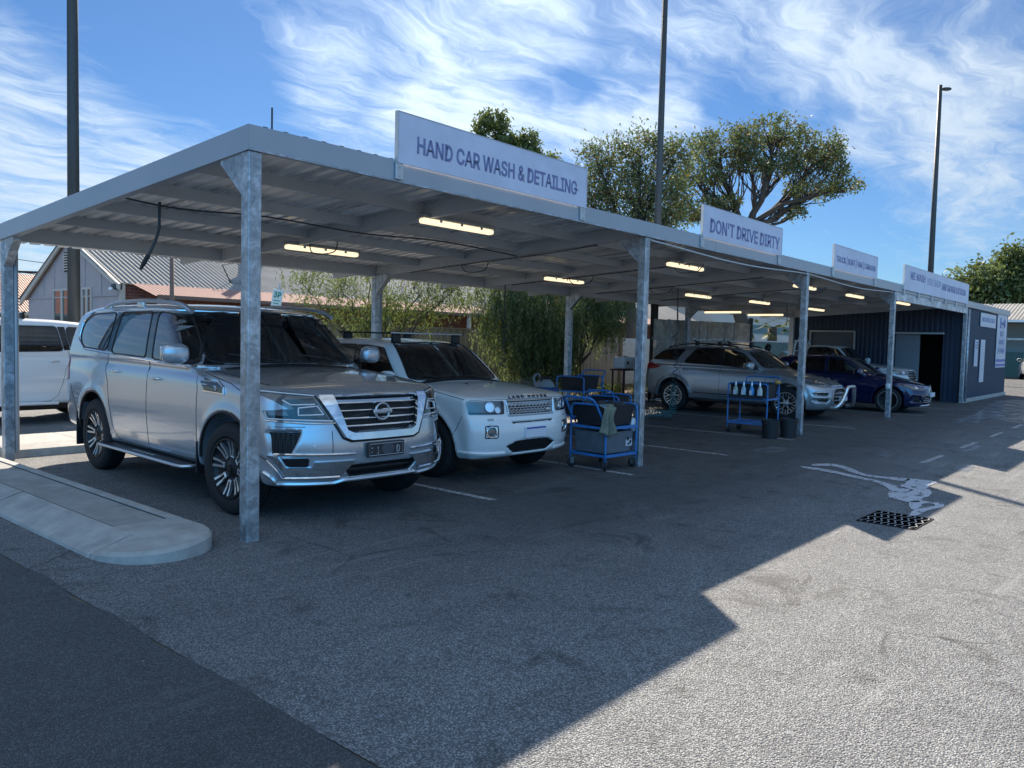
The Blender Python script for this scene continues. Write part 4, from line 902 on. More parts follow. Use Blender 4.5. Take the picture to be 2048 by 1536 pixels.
# ------------------------------------------------------------------ ground
def sheet(name, m, poly, z, kind='structure'):
    mb = MB(); mb.add([(x, y, z) for x, y in poly], [tuple(range(len(poly)))]); o = mb.build(name, m); o['kind'] = kind; return o
def asphalt(name, dark, light, lo, hi, damp_shade=False):
    m = bpy.data.materials.new(name); nt = NT(m); pos = nt.n('ShaderNodeNewGeometry').outputs['Position']
    vo = nt.n('ShaderNodeTexVoronoi', i_Scale=105.); nt.l(pos, vo.inputs['Vector'])
    vo2 = nt.n('ShaderNodeTexVoronoi', i_Scale=240.); nt.l(pos, vo2.inputs['Vector'])
    s1 = nt.n('ShaderNodeSeparateColor'); nt.l(vo.outputs['Color'], s1.inputs[0]); s2 = nt.n('ShaderNodeSeparateColor'); nt.l(vo2.outputs['Color'], s2.inputs[0])
    f = nt.math('ADD', nt.math('MULTIPLY', s1.outputs[0], .6), nt.math('MULTIPLY', s2.outputs[1], .4))
    e = nt.ramp(vo.outputs['Distance'], [(.25, 1), (.62, .25)])
    f = nt.math('MULTIPLY', f, e)
    big = nt.noise(pos, .35, 6, .6); mid = nt.noise(pos, 2.3, 5, .65); fine = nt.noise(pos, 22, 4, .7)
    c = nt.mix(nt.ramp(f, [(lo, 0), (hi, 1)]), dark, light)
    c = nt.mix(nt.ramp(big.outputs[0], [(.32, 0), (.68, 1)]), c, (.90, .90, .92), 'MULTIPLY')
    c = nt.mix(nt.math('MULTIPLY', nt.ramp(mid.outputs[0], [(.48, 0), (.72, 1)]), .22), c, tuple(v * .35 for v in dark))
    c = nt.mix(nt.math('MULTIPLY', nt.ramp(fine.outputs[0], [(.35, 1), (.6, 0)]), .28), c, tuple(v * .5 for v in dark))
    cw = nt.noise(pos, 1.5, 4, .6); wv = nt.n('ShaderNodeVectorMath', operation='MULTIPLY_ADD'); nt.l(cw.outputs['Color'], wv.inputs[0]); wv.inputs[1].default_value = (.35, .35, 0); nt.l(pos, wv.inputs[2])
    ck = nt.n('ShaderNodeTexVoronoi', feature='DISTANCE_TO_EDGE', i_Scale=.42); nt.l(wv.outputs[0], ck.inputs['Vector']); cm = nt.noise(pos, .55, 3, .5)
    ckf = nt.math('MULTIPLY', nt.ramp(ck.outputs['Distance'], [(.0, 1), (.008, 0)]), nt.math('MULTIPLY', nt.ramp(cm.outputs[0], [(.52, 0), (.60, 1)]), .7))
    c = nt.mix(ckf, c, tuple(v * .25 for v in dark))
    mpx = nt.n('ShaderNodeMapping', i_Rotation=(0, 0, .12), i_Scale=(.35, 5., 1)); nt.l(pos, mpx.inputs[0]); sx_ = nt.noise(mpx.outputs[0], 1.1, 7, .7, .5); sm_ = nt.noise(pos, .4, 2, .5)
    c = nt.mix(nt.math('MULTIPLY', nt.math('MULTIPLY', nt.ramp(sx_.outputs[0], [(.55, 0), (.68, 1)]), nt.ramp(sm_.outputs[0], [(.45, 0), (.6, 1)])), .30), c, light)
    c = nt.mix(nt.math('MULTIPLY', nt.ramp(sx_.outputs[0], [(.30, 1), (.42, 0)]), .30), c, tuple(v * .4 for v in dark))
    rough = nt.math('ADD', nt.math('MULTIPLY', mid.outputs[0], .2), .68)
    if damp_shade:  # wash water darkens the bay floor; carport shade is painted in further out
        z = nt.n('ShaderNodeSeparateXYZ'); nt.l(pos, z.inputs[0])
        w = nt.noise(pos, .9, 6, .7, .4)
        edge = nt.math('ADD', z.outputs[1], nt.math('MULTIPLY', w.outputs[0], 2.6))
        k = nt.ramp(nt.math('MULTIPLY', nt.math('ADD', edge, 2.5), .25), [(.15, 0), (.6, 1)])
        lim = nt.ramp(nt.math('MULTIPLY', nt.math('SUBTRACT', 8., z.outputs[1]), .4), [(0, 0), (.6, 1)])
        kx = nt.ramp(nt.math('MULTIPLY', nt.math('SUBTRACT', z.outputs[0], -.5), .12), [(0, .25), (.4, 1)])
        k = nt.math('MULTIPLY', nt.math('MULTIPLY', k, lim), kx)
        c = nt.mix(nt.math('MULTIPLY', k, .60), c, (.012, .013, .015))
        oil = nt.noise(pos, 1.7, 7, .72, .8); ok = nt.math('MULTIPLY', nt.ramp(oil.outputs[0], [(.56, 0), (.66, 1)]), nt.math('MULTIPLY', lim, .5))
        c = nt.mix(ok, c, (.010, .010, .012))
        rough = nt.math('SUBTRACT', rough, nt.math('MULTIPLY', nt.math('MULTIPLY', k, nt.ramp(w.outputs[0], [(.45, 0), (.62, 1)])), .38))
    p = principled(nt, Base_Color=c, Roughness=rough, Specular_IOR_Level=.45)
    nt.l(nt.bump(nt.math('ADD', vo.outputs['Distance'], nt.math('MULTIPLY', s1.outputs[1], .6)), 1., .009), p.inputs['Normal'])
    nt.out(p.outputs[0]); return m
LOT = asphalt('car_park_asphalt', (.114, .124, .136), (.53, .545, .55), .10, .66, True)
ROAD = asphalt('road_asphalt', (.068, .072, .077), (.22, .23, .24), .16, .75)
GRD = mat('far_ground', (.17, .155, .13), .9, var=.25, vscale=.5)
sheet('ground', GRD, [(-400, -400), (600, -400), (600, 600), (-400, 600)], -.008)
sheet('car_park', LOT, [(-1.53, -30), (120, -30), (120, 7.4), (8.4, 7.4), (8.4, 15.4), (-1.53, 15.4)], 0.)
edge = [(-1.53 + .022 * math.sin(i * 1.7) + .015 * math.sin(i * 4.1), -30 + i * .35) for i in range(131)]
sheet('road', ROAD, [(-30, -30)] + edge + [(-30, 15.5)], .004)
CONC = mat('kerb_concrete', (.36, .36, .35), .85, var=.22, vscale=5, bump=.25, bscale=70)
CONC2 = mat('path_concrete', (.30, .30, .295), .85, var=.25, vscale=3.5, bump=.25, bscale=60)
def strip_along_y(pts, ys):
    vs = [(x, y, z) for y in ys for (x, z) in pts]; n = len(pts); fs = []
    for j in range(len(ys) - 1):
        for i in range(n - 1): fs.append((j * n + i, (j + 1) * n + i, (j + 1) * n + i + 1, j * n + i + 1))
    fs.append(tuple(range(n))); fs.append(tuple((len(ys) - 1) * n + i for i in range(n))[::-1]); return vs, fs
k = MB()
y_ = .33
while y_ < 12:
    y1 = min(y_ + 2.35, 12.)
    vs, fs = strip_along_y([(-1.13, -.02), (-1.12, .025), (-1.08, .045), (-.86, .118), (-.805, .128), (-.803, -.02)], [y_, y1 - .02]); k.add(vs, fs)
    y_ = y1
k1 = MB(); vs, fs = strip_along_y([(-.782, -.02), (-.782, .120), (-.374, .122), (-.374, -.02)], [.71, 12]); k1.add(vs, fs)
k2 = MB(); y_ = .62
while y_ < 12:
    y1 = min(y_ + 2.35, 12.)
    vs, fs = strip_along_y([(-.35, -.02), (-.35, .130), (-.262, .130), (-.245, .118), (-.238, -.02)], [y_, y1 - .015]); k2.add(vs, fs); y_ = y1
nose_b = [(-1.125, .32)] + smoothpoly([(-1.11, .20), (-1.0, -.03), (-.80, -.16), (-.60, -.17), (-.42, -.09), (-.29, .07), (-.238, .28)], 5, False) + [(-.238, .61)]
nose_t = []
cxn, cyn = -.62, .42
for (x, y) in nose_b:
    fx = .97 if x > -.5 or y < .1 else .86
    nose_t.append((cxn + (x - cxn) * (.97 if x > -.6 else .93), cyn + (y - cyn) * .94))
nose_t[0] = (-.83, .34); nose_t[-1] = (-.262, .61)
nb = len(nose_b); extra = [(-.355, .69), (-.80, .69), (-.80, .34)]
bt = nose_b + extra; tt = nose_t + [(-.355, .69), (-.80, .69), (-.805, .36)]
zt_ = [.12 if i == 0 else (.066 + .06 * min(1, i / nb * 1.6)) for i in range(nb)] + [.126, .126, .124]
zm_ = [z - .02 for z in zt_]
vs = [(x, y, -.02) for x, y in bt] + [(x, y, z) for (x, y), z in zip(bt, [max(.02, z - .025) for z in zt_])] + [(x, y, z) for (x, y), z in zip(tt, zt_)] + [(-.62, .36, .128)]
n_ = len(bt); vs[n_] = (-1.115, .32, .035); fs = []
for r in (0, 1):
    for i in range(n_): fs.append((r * n_ + i, r * n_ + (i + 1) % n_, (r + 1) * n_ + (i + 1) % n_, (r + 1) * n_ + i))
for i in range(n_): fs.append((2 * n_ + i, 2 * n_ + (i + 1) % n_, 3 * n_))
k3 = MB().add(vs, fs)
for mb_, m_ in ((k, CONC), (k1, CONC2), (k2, CONC), (k3, CONC)): 
    o = mb_.build('kerb', m_); o['kind'] = 'structure'
JT = mat('bitumen_joint', (.02, .02, .02), .9)
jm = MB(); jm.box(-.8028, -.7822, .70, 12, .0, .1195); jm.box(-.3738, -.3502, .62, 12, .0, .1212); jm.box(-.80, -.355, .692, .709, .0, .1195)
y_ = .33 + 2.35
for k_ in range(4): jm.add([(-1.115, y_ - .012, .026), (-1.115, y_, .026), (-1.08, y_, .041), (-1.08, y_ - .012, .041), (-.86, y_, .117), (-.86, y_ - .012, .117), (-.81, y_, .127), (-.81, y_ - .012, .127)], [(0, 1, 2, 3), (3, 2, 4, 5), (5, 4, 6, 7)]); y_ += 2.35
jm.add([(-1.118, .318, .03), (-1.118, .332, .03), (-.85, .337, .118), (-.85, .323, .118), (-.80, .68, .125), (-.815, .685, .125)], [(0, 1, 2, 3), (3, 2, 4, 5)])
o = jm.build('kerb_joint', JT); o['kind'] = 'structure'
kb = MB()
x0_ = .02
for x1_ in (1.05, 3.4, 5.7, 8.3):
    vs = [(x0_, 5.83, -.02), (x0_, 5.86, .10), (x0_, 6.15, .145), (x0_, 7.15, .15), (x0_, 7.2, -.02)]; vs += [(x1_ - .01, y, z) for _, y, z in vs]
    kb.add(vs, [(0, 1, 2, 3, 4), (5, 9, 8, 7, 6)] + [(i, (i + 1) % 5 + 0, 5 + (i + 1) % 5, 5 + i) for i in range(5)]); x0_ = x1_
o = kb.build('kerb', CONC); o['kind'] = 'structure'
o = MB().bbox(8.35, 25.9, 7.38, 7.5, -.02, .14, .015).build('kerb', CONC); o['kind'] = 'structure'
LINE = mat('line_paint', (.42, .43, .44), .7, var=.35, vscale=18, bump=.2)
def line_mat():
    m = bpy.data.materials.new('worn_line_paint'); nt = NT(m); pos = nt.n('ShaderNodeNewGeometry').outputs['Position']
    nz = nt.noise(pos, 14, 7, .75); a = nt.ramp(nz.outputs[0], [(.40, 0), (.50, 1)])
    p = principled(nt, Base_Color=(.40, .41, .43, 1), Roughness=.7, Alpha=a); nt.out(p.outputs[0]); return m
LINE = line_mat()
for (xa, ya, xb, yb) in ((2.72, -.27, 2.78, 5.6), (5.26, -.40, 5.5, 5.2), (8.0, -.40, 8.1, 5.3), (10.9, -.32, 10.85, 5.5), (14.1, -.4, 14.1, 5.4), (19.2, -.5, 19.2, 5.4), (22.6, -.5, 22.6, 5.4)):
    d = Vector((yb - ya, xa - xb)).normalized() * .045
    o = sheet('parking_line', LINE, [(xa - d.x, ya - d.y), (xa + d.x, ya + d.y), (xb + d.x, yb + d.y), (xb - d.x, yb - d.y)], .004)
xl = 9.6
while xl < 24:
    sheet('dashed_line', LINE, [(xl, -2.74), (xl + 1.3, -2.74), (xl + 1.3, -2.83), (xl, -2.83)], .004); xl += 2.6
# soap water running to the drain
def foam_mat(name, col, lo, hi, sc, rough=.25, amt=1.):
    m = bpy.data.materials.new(name); nt = NT(m); pos = nt.n('ShaderNodeNewGeometry').outputs['Position']
    mp = nt.n('ShaderNodeMapping', i_Rotation=(0, 0, .5), i_Scale=(1, 2.2, 1)); nt.l(pos, mp.inputs[0])
    nz = nt.noise(mp.outputs[0], sc, 8, .7, .6); a = nt.math('MULTIPLY', nt.ramp(nz.outputs[0], [(lo, 0), (hi, 1)]), amt)
    n2 = nt.noise(pos, sc * 5, 4, .6)
    c = nt.mix(nt.ramp(n2.outputs[0], [(.35, 0), (.65, 1)]), tuple(v * .72 for v in col), col)
    p = principled(nt, Base_Color=c, Roughness=rough, Alpha=a); nt.out(p.outputs[0]); return m
def ragged(P, n=5, amp=.05, seed=1):
    r = random.Random(seed); Q = smoothpoly(P, n); ph = [r.uniform(0, 6.28) for _ in range(12)]; out = []
    for i, (x, y) in enumerate(Q):
        t = i / len(Q) * 6.2832; o = [sum(math.sin(t * f_ + ph[(k + m) % 12]) / f_ ** .55 for k, f_ in enumerate((5, 9, 17, 31, 47, 71))) for m in (0, 5)]
        out.append((x + amp * .8 * o[0] + r.uniform(-amp, amp) * .3, y + amp * .8 * o[1] + r.uniform(-amp, amp) * .3))
    return out
FOAM = foam_mat('soap_foam', (.58, .61, .68), .405, .44, 6.5, .35)
FILM = foam_mat('soap_film', (.34, .36, .40), .34, .60, 1.6, .2, .8)
def foam(P, m, z, seed=1, amp=.03, n=6):
    Q = ragged(P, n, amp, seed); V = [Vector(p) for p in Q]
    Vv, E_, Fc, *_ = delaunay_2d_cdt(V, [(i, (i + 1) % len(V)) for i in range(len(V))], [list(range(len(V)))], 1, 1e-6)
    mb = MB(); mb.add([(v.x, v.y, z) for v in Vv], [tuple(f) for f in Fc]); return mb
fm = MB()
def addf(P, seed, amp=.030, n=12):
    q = foam(P, FOAM, .007, seed, amp, n); fm.add(q.v, q.f)
addf([(7.81, -1.7), (7.71, -2.14), (7.5, -2.53), (7.34, -2.79), (7.17, -3.02), (7.0, -3.27), (6.72, -3.27), (6.71, -3.14), (6.94, -3.0), (7.19, -2.79), (7.35, -2.47), (7.53, -2.06), (7.65, -1.72)], 1)
addf([(8.17, -1.68), (8.4, -1.91), (8.15, -2.22), (7.78, -2.49), (7.76, -2.76), (7.84, -3.02), (7.58, -3.07), (7.58, -2.81), (7.58, -2.56), (7.86, -2.27), (8.12, -1.97), (7.97, -1.75)], 2)
addf([(7.81, -3.03), (7.88, -3.2), (7.85, -3.37), (7.38, -3.4), (6.88, -3.53), (6.39, -3.56), (6.11, -3.56), (6.17, -3.29), (6.58, -3.15), (6.73, -3.29), (6.98, -3.29), (7.02, -3.13), (7.34, -3.11)], 3)
addf([(6.15, -3.50), (6.3, -3.73), (6.12, -3.84), (5.72, -3.77), (5.36, -3.75), (5.26, -3.70), (5.68, -3.66), (6.06, -3.76), (6.18, -3.69), (6.06, -3.63), (5.92, -3.66), (5.66, -3.63)], 4, .008)
o = fm.build('soap_foam', FOAM); o['kind'] = 'stuff'
fm = MB()
q = foam([(16.4, -1.75), (18.4, -1.62), (18.1, -1.96), (19.9, -1.9), (19.4, -2.7), (25.5, -1.9), (30, -1.4), (29, -.6), (21.1, -1.3), (18.7, -1.35)], FILM, .006, 5, .05, 5); fm.add(q.v, q.f)
for cx, cy, rx, ry, sd in ((5.6, -3.15, .35, .10, 6), (9.5, -3.35, .45, .12, 7), (10.3, -2.1, .6, .2, 8), (9.0, -2.9, .5, .10, 9), (12.3, -2.9, .7, .12, 10), (9.2, -.6, .5, .2, 12)):
    q = foam([(cx + rx * math.cos(a), cy + ry * math.sin(a)) for a in np.linspace(0, 6.28, 11)[:-1]], FILM, .005, sd, .05, 3); fm.add(q.v, q.f)
o = fm.build('soap_film', FILM); o['kind'] = 'stuff'
# drain grate
IRON = mat('cast_iron', (.012, .012, .014), .7, .0, var=.3, vscale=20)
dg = thing('drain_grate', 'black iron drain grate with wavy bars set in the asphalt', 'drain grate', (4.97, -3.65, 0), rad(-1))
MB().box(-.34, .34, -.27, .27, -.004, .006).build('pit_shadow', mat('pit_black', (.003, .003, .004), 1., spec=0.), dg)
fr = MB()
for a in ((-.34, .34, -.27, -.262), (-.34, .34, .262, .27), (-.34, -.325, -.254, .254), (.325, .34, -.254, .254)): fr.box(a[0], a[1], a[2], a[3], .004, .0085)
fr.build('frame', IRON, dg)
IRON2 = mat('worn_iron', (.42, .44, .46), .5, .3)
for k_ in range(8):
    y0 = -.225 + k_ * .064; vs = []
    for i in range(41):
        t_ = -.32 + i * .64 / 40; cy_ = y0 + .019 * math.sin(i * .47 + .4); vs += [(t_, cy_ - .0055, .0075), (t_, cy_ + .0055, .0075)]
    MB().add(vs, [(2 * i, 2 * i + 2, 2 * i + 3, 2 * i + 1) for i in range(40)]).build('grate_bar', IRON2, dg)
# ------------------------------------------------------------------ the steel carport
GALV = galv('galvanised_post_steel', (.40, .45, .50)); GALV2 = mat('galvanised_purlin_steel', (.44, .47, .50), .5, .2, var=.07, vscale=1.5); FASC = mat('fascia_steel', (.36, .40, .45), .38, .35, var=.07, vscale=.9)
def roof_steel():
    m = bpy.data.materials.new('roof_sheet_steel'); nt = NT(m); pos = nt.n('ShaderNodeNewGeometry').outputs['Position']
    mp = nt.n('ShaderNodeMapping', i_Scale=(6, .35, 1)); nt.l(pos, mp.inputs[0]); a = nt.noise(mp.outputs[0], 1.1, 6, .65)
    c = nt.mix(nt.ramp(a.outputs[0], [(.35, 0), (.68, 1)]), (.42, .44, .46), (.88, .90, .92))  # pale streaks painted into the colour as highlights on the sheets
    p = principled(nt, Base_Color=c, Metallic=.45); nt.l(nt.math('MULTIPLY_ADD', a.outputs[0], .5), p.inputs['Roughness']); p.inputs['Roughness'].links[0].from_node.inputs[2].default_value = .08
    nt.out(p.outputs[0]); return m
ROOFM = roof_steel()
SL = .0608; X2, X3, X4, X5, XE = 6.014, 11.963, 17.871, 26.08, 33.8; D = 5.695; ZF = 3.163; ZT = 3.362; YB = 6.95
cp = thing('carport', 'long galvanised steel carport with a flat tin roof over the wash bays', 'carport', (0, 0, 0))
def lz(y, dz=0): return ZF - SL * y + dz
for x in (0, X2, X3, X4, X5):
    hw = .058
    mb = MB(); mb.bbox(x - hw, x + hw, -hw, hw, -.01, ZF - .004, .008); o = mb.build('post', GALV, cp)
    
    if x < 20:
        mb = MB(); mb.bbox(x - hw, x + hw, D - hw, D + hw, -.01, lz(D) - .02, .008); o = mb.build('post', GALV, cp)
        pp = MB(); pp.tube([(x + .09, D - .03, .1), (x + .09, D - .03, 2.7)], .03, 8); pp.build('downpipe', GALV2, o, True)
for x in (0, X2, X3, X4):
    for (y0, sg) in ((.06, 1), (D - .06, -1)):
        zt = lz(y0) + .02; L_ = .33
        mb = MB(); A = [(y0, zt), (y0 + sg * L_, zt - SL * sg * L_), (y0 + sg * L_, zt - .06 - SL * sg * L_), (y0, zt - .36)]
        vs = [(x - .05, y, z) for y, z in A] + [(x + .05, y, z) for y, z in A]
        mb.add(vs, [(0, 1, 2, 3), (7, 6, 5, 4)] + [(i, 4 + i, 4 + (i + 1) % 4, (i + 1) % 4) for i in range(4)]); mb.build('knee_gusset', GALV, cp)
# fascias
def cbeam(p0, p1, h_, nrm, m, name, lip=.05, th=.003, z_at=None):
    p0 = Vector(p0); p1 = Vector(p1); n = Vector(nrm); up = Vector((0, 0, 1))
    prof = [(0, 0), (0, h_), (-lip, h_), (-lip, h_ - .015), (-.004, h_ - .004), (-.004, .004), (-lip, .004), (-lip, 0)]
    vs = [tuple(p + n * a + up * b) for p in (p0, p1) for a, b in prof]; k = len(prof)
    return MB().add(vs, [(i, (i + 1) % k, k + (i + 1) % k, k + i) for i in range(k)] + [tuple(range(k))[::-1], tuple(range(k, 2 * k))]).build(name, m, cp)
for a, b in ((-.066, 8.0), (8.004, 16.0), (16.004, 24.0), (24.004, XE)): cbeam((a, -.066, ZF), (b, -.066, ZF), ZT - ZF, (0, -1, 0), FASC, 'front_fascia')
cbeam((-.070, -.063, ZF), (-.070, YB, lz(YB)), ZT - ZF, (-1, 0, 0), FASC, 'side_fascia')
lp = MB(); lp.box(-.066, XE, -.078, -.0665, ZF - .004, ZF + .012); lp.build('fascia_lip', GALV, cp)
MB().box(X4 + .06, X5 + .02, -.05, .03, ZF - .215, ZF - .006).build('header_beam', galv('bright_header_steel', (.50, .56, .62), 2., .4, .5), cp)
# back beam, rafters, purlins
def beam(x0, y0, x1, y1, w, h_, z0, z1, m, name):
    d = Vector((x1 - x0, y1 - y0, 0)).normalized(); n = Vector((-d.y, d.x, 0)) * w / 2; vs = []
    for (x, y, z) in ((x0, y0, z0), (x1, y1, z1)):
        for s_, zz in ((-1, 0), (1, 0), (1, h_), (-1, h_)): vs.append((x + n.x * s_, y + n.y * s_, z + zz))
    return MB().add(vs, [(0, 1, 2, 3), (7, 6, 5, 4)] + [(i, 4 + i, 4 + (i + 1) % 4, (i + 1) % 4) for i in range(4)]).build(name, m, cp)
xs = [-.01, 2.95, X2, 8.95, X3, 14.9, X4, 20.6, 23.3, X5 - .1]
beam(-.06, D, X5, D, .075, .20, lz(D), lz(D), GALV2, 'back_beam')
for x in xs: beam(x, .02, x, D - .04, .065, .20, lz(.02), lz(D - .04), GALV2, 'rafter')
for x in xs: beam(x, D + .04, x, YB, .065, .12, lz(D) + .08, lz(YB) + .08, GALV2, 'rafter')
for a, b in zip(xs[:-1], xs[1:]):
    for yy in (1.14, 2.28, 3.42, 4.56): beam(a + .034, yy, b - .034, yy, .06, .13, lz(yy) + .068, lz(yy) + .068, GALV2, 'purlin')
# roof sheets with folded ribs
mb = MB(); pts = []; x = -.06; pitch = .19
while x < XE:
    for t, z in ((0, 0), (.60, 0), (.68, .028), (.90, .028)): pts.append((x + t * pitch, z))
    x += pitch
n = len(pts); vs = []
for y in (-.055, YB + .05):
    vs += [(x, y, ZF - SL * y + .207 + z - .03) for x, z in pts]
mb.add(vs, [(i, i + 1, n + i + 1, n + i) for i in range(n - 1)]); mb.build('roof_sheet', ROOFM, cp)
# conduit looping under the front fascia, cable on the purlins
WP = mat('white_conduit', (.50, .52, .54), .45)
cd = [(X2 + .08, -.03, ZF - .02)]
for k_ in range(49):
    x = X2 + .15 + k_ * .24; cd.append((x, -.045, ZF - .035 - .07 * abs(math.sin((x - X2) * .53)) ** 1.5))
MB().tube(cd, .013, 6).build('conduit', WP, cp, True)
BC = mat('black_cable', (.04, .043, .048), .5)
MB().tube(smoothpoly3([(.0, 2.4, lz(2.4) + .02), (.6, 2.32, lz(2.3) - .03), (1.6, 2.3, lz(2.3) + .02), (2.9, 2.22, lz(2.3) - .02), (4.3, 2.2, lz(2.3) + .03), (5.9, 2.2, lz(2.3) - .02)], 6), .010, 6).build('cable', BC, cp, True)
MB().tube(smoothpoly3([(X2 + .05, 4.8, lz(4.8) - .01), (X2 + .02, 3.4, lz(3.4) - .012), (X2 + .05, 2.0, lz(2.) - .02), (X2 + .03, .8, lz(.8) - .01)], 6), .008, 5).build('cable', BC, cp, True)
for x in (9.0, 12.05, 15.0): MB().tube(smoothpoly3([(x + .04, 5.0, lz(5.) - .01), (x, 3.4, lz(3.4) - .015), (x + .03, 1.6, lz(1.6) - .01), (x, .9, lz(.9) - .012)], 5), .010, 5).build('cable', BC, cp, True)
for (x, y) in ((3.0, 3.42), (X2, 3.45), (8.95, 3.42), (8.95, 1.14), (X3, 3.42), (14.9, 1.14)):
    z = lz(y); MB().tube(smoothpoly3([(x + .03, y + .1, z + .02), (x - .05, y - .1, z - .14), (x + .10, y - .35, z - .12), (x + .05, y - .5, z + .0)], 5), .008, 5).build('cable', BC, cp, True)
# ------------------------------------------------------------------ lights under the roof
DIFF = mat('light_diffuser', (.9, .86, .74), .4, emit=(1, .80, .50), estr=.6); HOUS = mat('light_housing', (.30, .31, .30), .5)
def light_proto():
    t = thing('tube_light', '', 'light')
    MB().bbox(-.62, .62, -.065, .065, .03, .075, .012).build('housing', HOUS, t)
    m_ = MB(); m_.bbox(-.61, .61, -.05, .05, -.03, .03, .026); m_.build('diffuser', DIFF, t, True, 50)
    c = MB()
    for x in (-.35, 0, .35): c.box(x - .02, x + .02, -.069, -.064, -.005, .045)
    c.build('clips', SATIN, t); return t
lp_ = None
LI = [(3.43, 1.05, 0, 'lit tube light nearest the corner post, on the front row of the first bay'), (3.36, 3.67, 0, 'lit tube light above the silver four wheel drive bonnet, back row'),
 (9.12, 1.05, 0, 'lit tube light on the front row of the second bay'), (9.12, 3.70, 0, 'lit tube light on the back row, above the sapling behind the bays'),
 (14.6, 1.0, 0, 'lit tube light half hidden by the third front post'), (14.5, 3.6, 0, 'lit tube light above the roof bars of the pale silver wagon'),
 (18.1, 1.0, 0, 'lit tube light just inside the fourth front post, front row'), (17.8, 3.45, 0, 'lit tube light on the back row above the wagon windscreen'),
 (22.0, .85, 0, 'farthest lit tube light on the front row, beside the shed wall'), (22.15, 3.45, 0, 'lit tube light on the back row seen past the third post'),
 (19.75, 5.5, 90, 'lit tube light turned crosswise over the white screen wall'), (22.3, 5.2, 90, 'short-looking crosswise lit tube light by the open gap beside the screens')]
for x, y, r, lb in LI:
    o = light_proto() if lp_ is None else copy_tree(lp_); lp_ = lp_ or o
    o['label'] = lb; o['group'] = 'tube lights under the carport roof'; o.location = (x, y, lz(y) - .035 - (.05 if r else 0)); o.rotation_euler = (math.atan(-SL) if r == 0 else 0, 0, rad(r))
# ------------------------------------------------------------------ sign boards along the fascia
SIGN = mat('sign_board_white', (.55, .60, .74), .45, var=.10, vscale=2.2); INK = mat('sign_ink_blue', (.17, .20, .38), .5); INKF = mat('sign_ink_faded', (.33, .37, .52), .5); ALU = mat('sign_edge_aluminium', (.55, .57, .58), .35, .7)
def board(x0, x1, z0, z1, label, lines, brk, stem=.09):
    t = thing('sign_board', label, 'sign', ((x0 + x1) / 2, -.10, z0), group='sign boards on the carport fascia'); w = (x1 - x0) / 2; h_ = z1 - z0
    MB().box(-w, w, -.008, .008, 0, h_).build('panel', SIGN, t)
    e = MB(); 
    for a in ((-w - .012, -w, 0, h_), (w, w + .012, 0, h_), (-w - .012, w + .012, h_, h_ + .008)): e.box(a[0], a[1], -.012, .03, a[2], a[3])
    e.build('edge_frame', ALU, t)
    for bx in brk:
        b = MB(); b.bbox(bx - .045, bx + .045, .004, .028, -.15, .05, .003); o = b.build('bracket', ALU, t)
        q = MB(); 
        for zz in (-.12, -.04): q.lathe([(0, 0), (0, .010), (.006, .010), (.008, .0)], 8, T(bx, .004, zz) @ Matrix.Rotation(rad(-90), 4, 'Z'))
        q.build('bolts', GALV2, o)
    for (s_, cx, cz, w_, hh, m_) in lines: text(s_, m_, t, T(cx, -.0085, cz) @ FRONT, w_, hh, bold=.020, depth=.003)
    return t
board(1.45, 4.46, ZT - .03, 3.80, 'white board over the first bay lettered HAND CAR WASH & DETAILING', [('HAND CAR WASH & DETAILING', .04, .205, 2.62, .165, INK)], (-1.47, 1.47))
board(7.49, 10.48, ZT - .03, 3.81, "white board over the second bay lettered DON'T DRIVE DIRTY", [("DON'T DRIVE DIRTY", .06, .20, 2.66, .215, INK)], (-1.46, 1.46))
t3 = board(13.19, 16.08, ZT - .03, 3.83, 'white board over the third bay lettered TRUCK BOAT VAN CARAVAN', [('TRUCK | BOAT | VAN | CARAVAN', -.0, .22, 2.6, .20, INK)], (-1.41, 1.41))
board(18.36, 25.8, 3.24, 3.87, 'longest white board, nearest the shed, lettered WE WASH YOU SHOP', [('WE WASH', -2.45, .40, 1.5, .20, INK), ('YOU SHOP', -.75, .37, 1.55, .20, INKF), ('HAND CAR WASH & DETAILING', 1.75, .33, 3.2, .20, INK)], (-3.6, -2.2, -.8, .8, 2.2, 3.6))
# ------------------------------------------------------------------ the dark blue shed closing the far end
NAVY = mat('navy_steel_sheet', (.018, .032, .060), .42, .0, spec=.5, var=.12, vscale=.8); NAVYT = mat('navy_trim', (.07, .10, .13), .45)
sh = thing('wash_shed', 'dark blue ribbed steel shed at the far end of the carport', 'shed', (0, 0, 0))
def ribs(mb, p0, p1, z0, z1, pitch=.15, depth=.02):
    p0 = Vector(p0); p1 = Vector(p1); d = p1 - p0; Ln = d.length; d.normalize(); nr = Vector((d.y, -d.x)); n = max(1, int(round(Ln / pitch))); pt = Ln / n; P = []
    for i in range(n):
        for t, o in ((0, 0), (.5, 0), (.62, depth), (.88, depth)): P.append(((i + t) * pt, o))
    P.append((Ln, 0)); vs = []
    for s_, o in P: q = p0 + d * s_ + nr * o; vs += [(q.x, q.y, z0), (q.x, q.y, z1)]
    mb.add(vs, [(2 * i, 2 * i + 2, 2 * i + 3, 2 * i + 1) for i in range(len(P) - 1)])
fw_ = MB(); ribs(fw_, (26.2, .02), (XE, .02), .12, ZF + .0, .125, .02); fw_.build('front_wall', NAVY, sh)
sw_ = MB()
zz = 3.33
for (ya, yb, za, zb) in ((5.68, 5.04, 0, 3.0), (5.04, 3.50, 0, 1.40), (5.04, 3.50, 2.30, 3.1), (3.50, 2.13, 0, 3.15), (2.13, .64, 2.26, 3.25), (.64, .06, 0, 3.3)): ribs(sw_, (26.14, ya), (26.14, yb), za, zb, .16, .022)
sw_.build('side_wall', NAVY, sh)
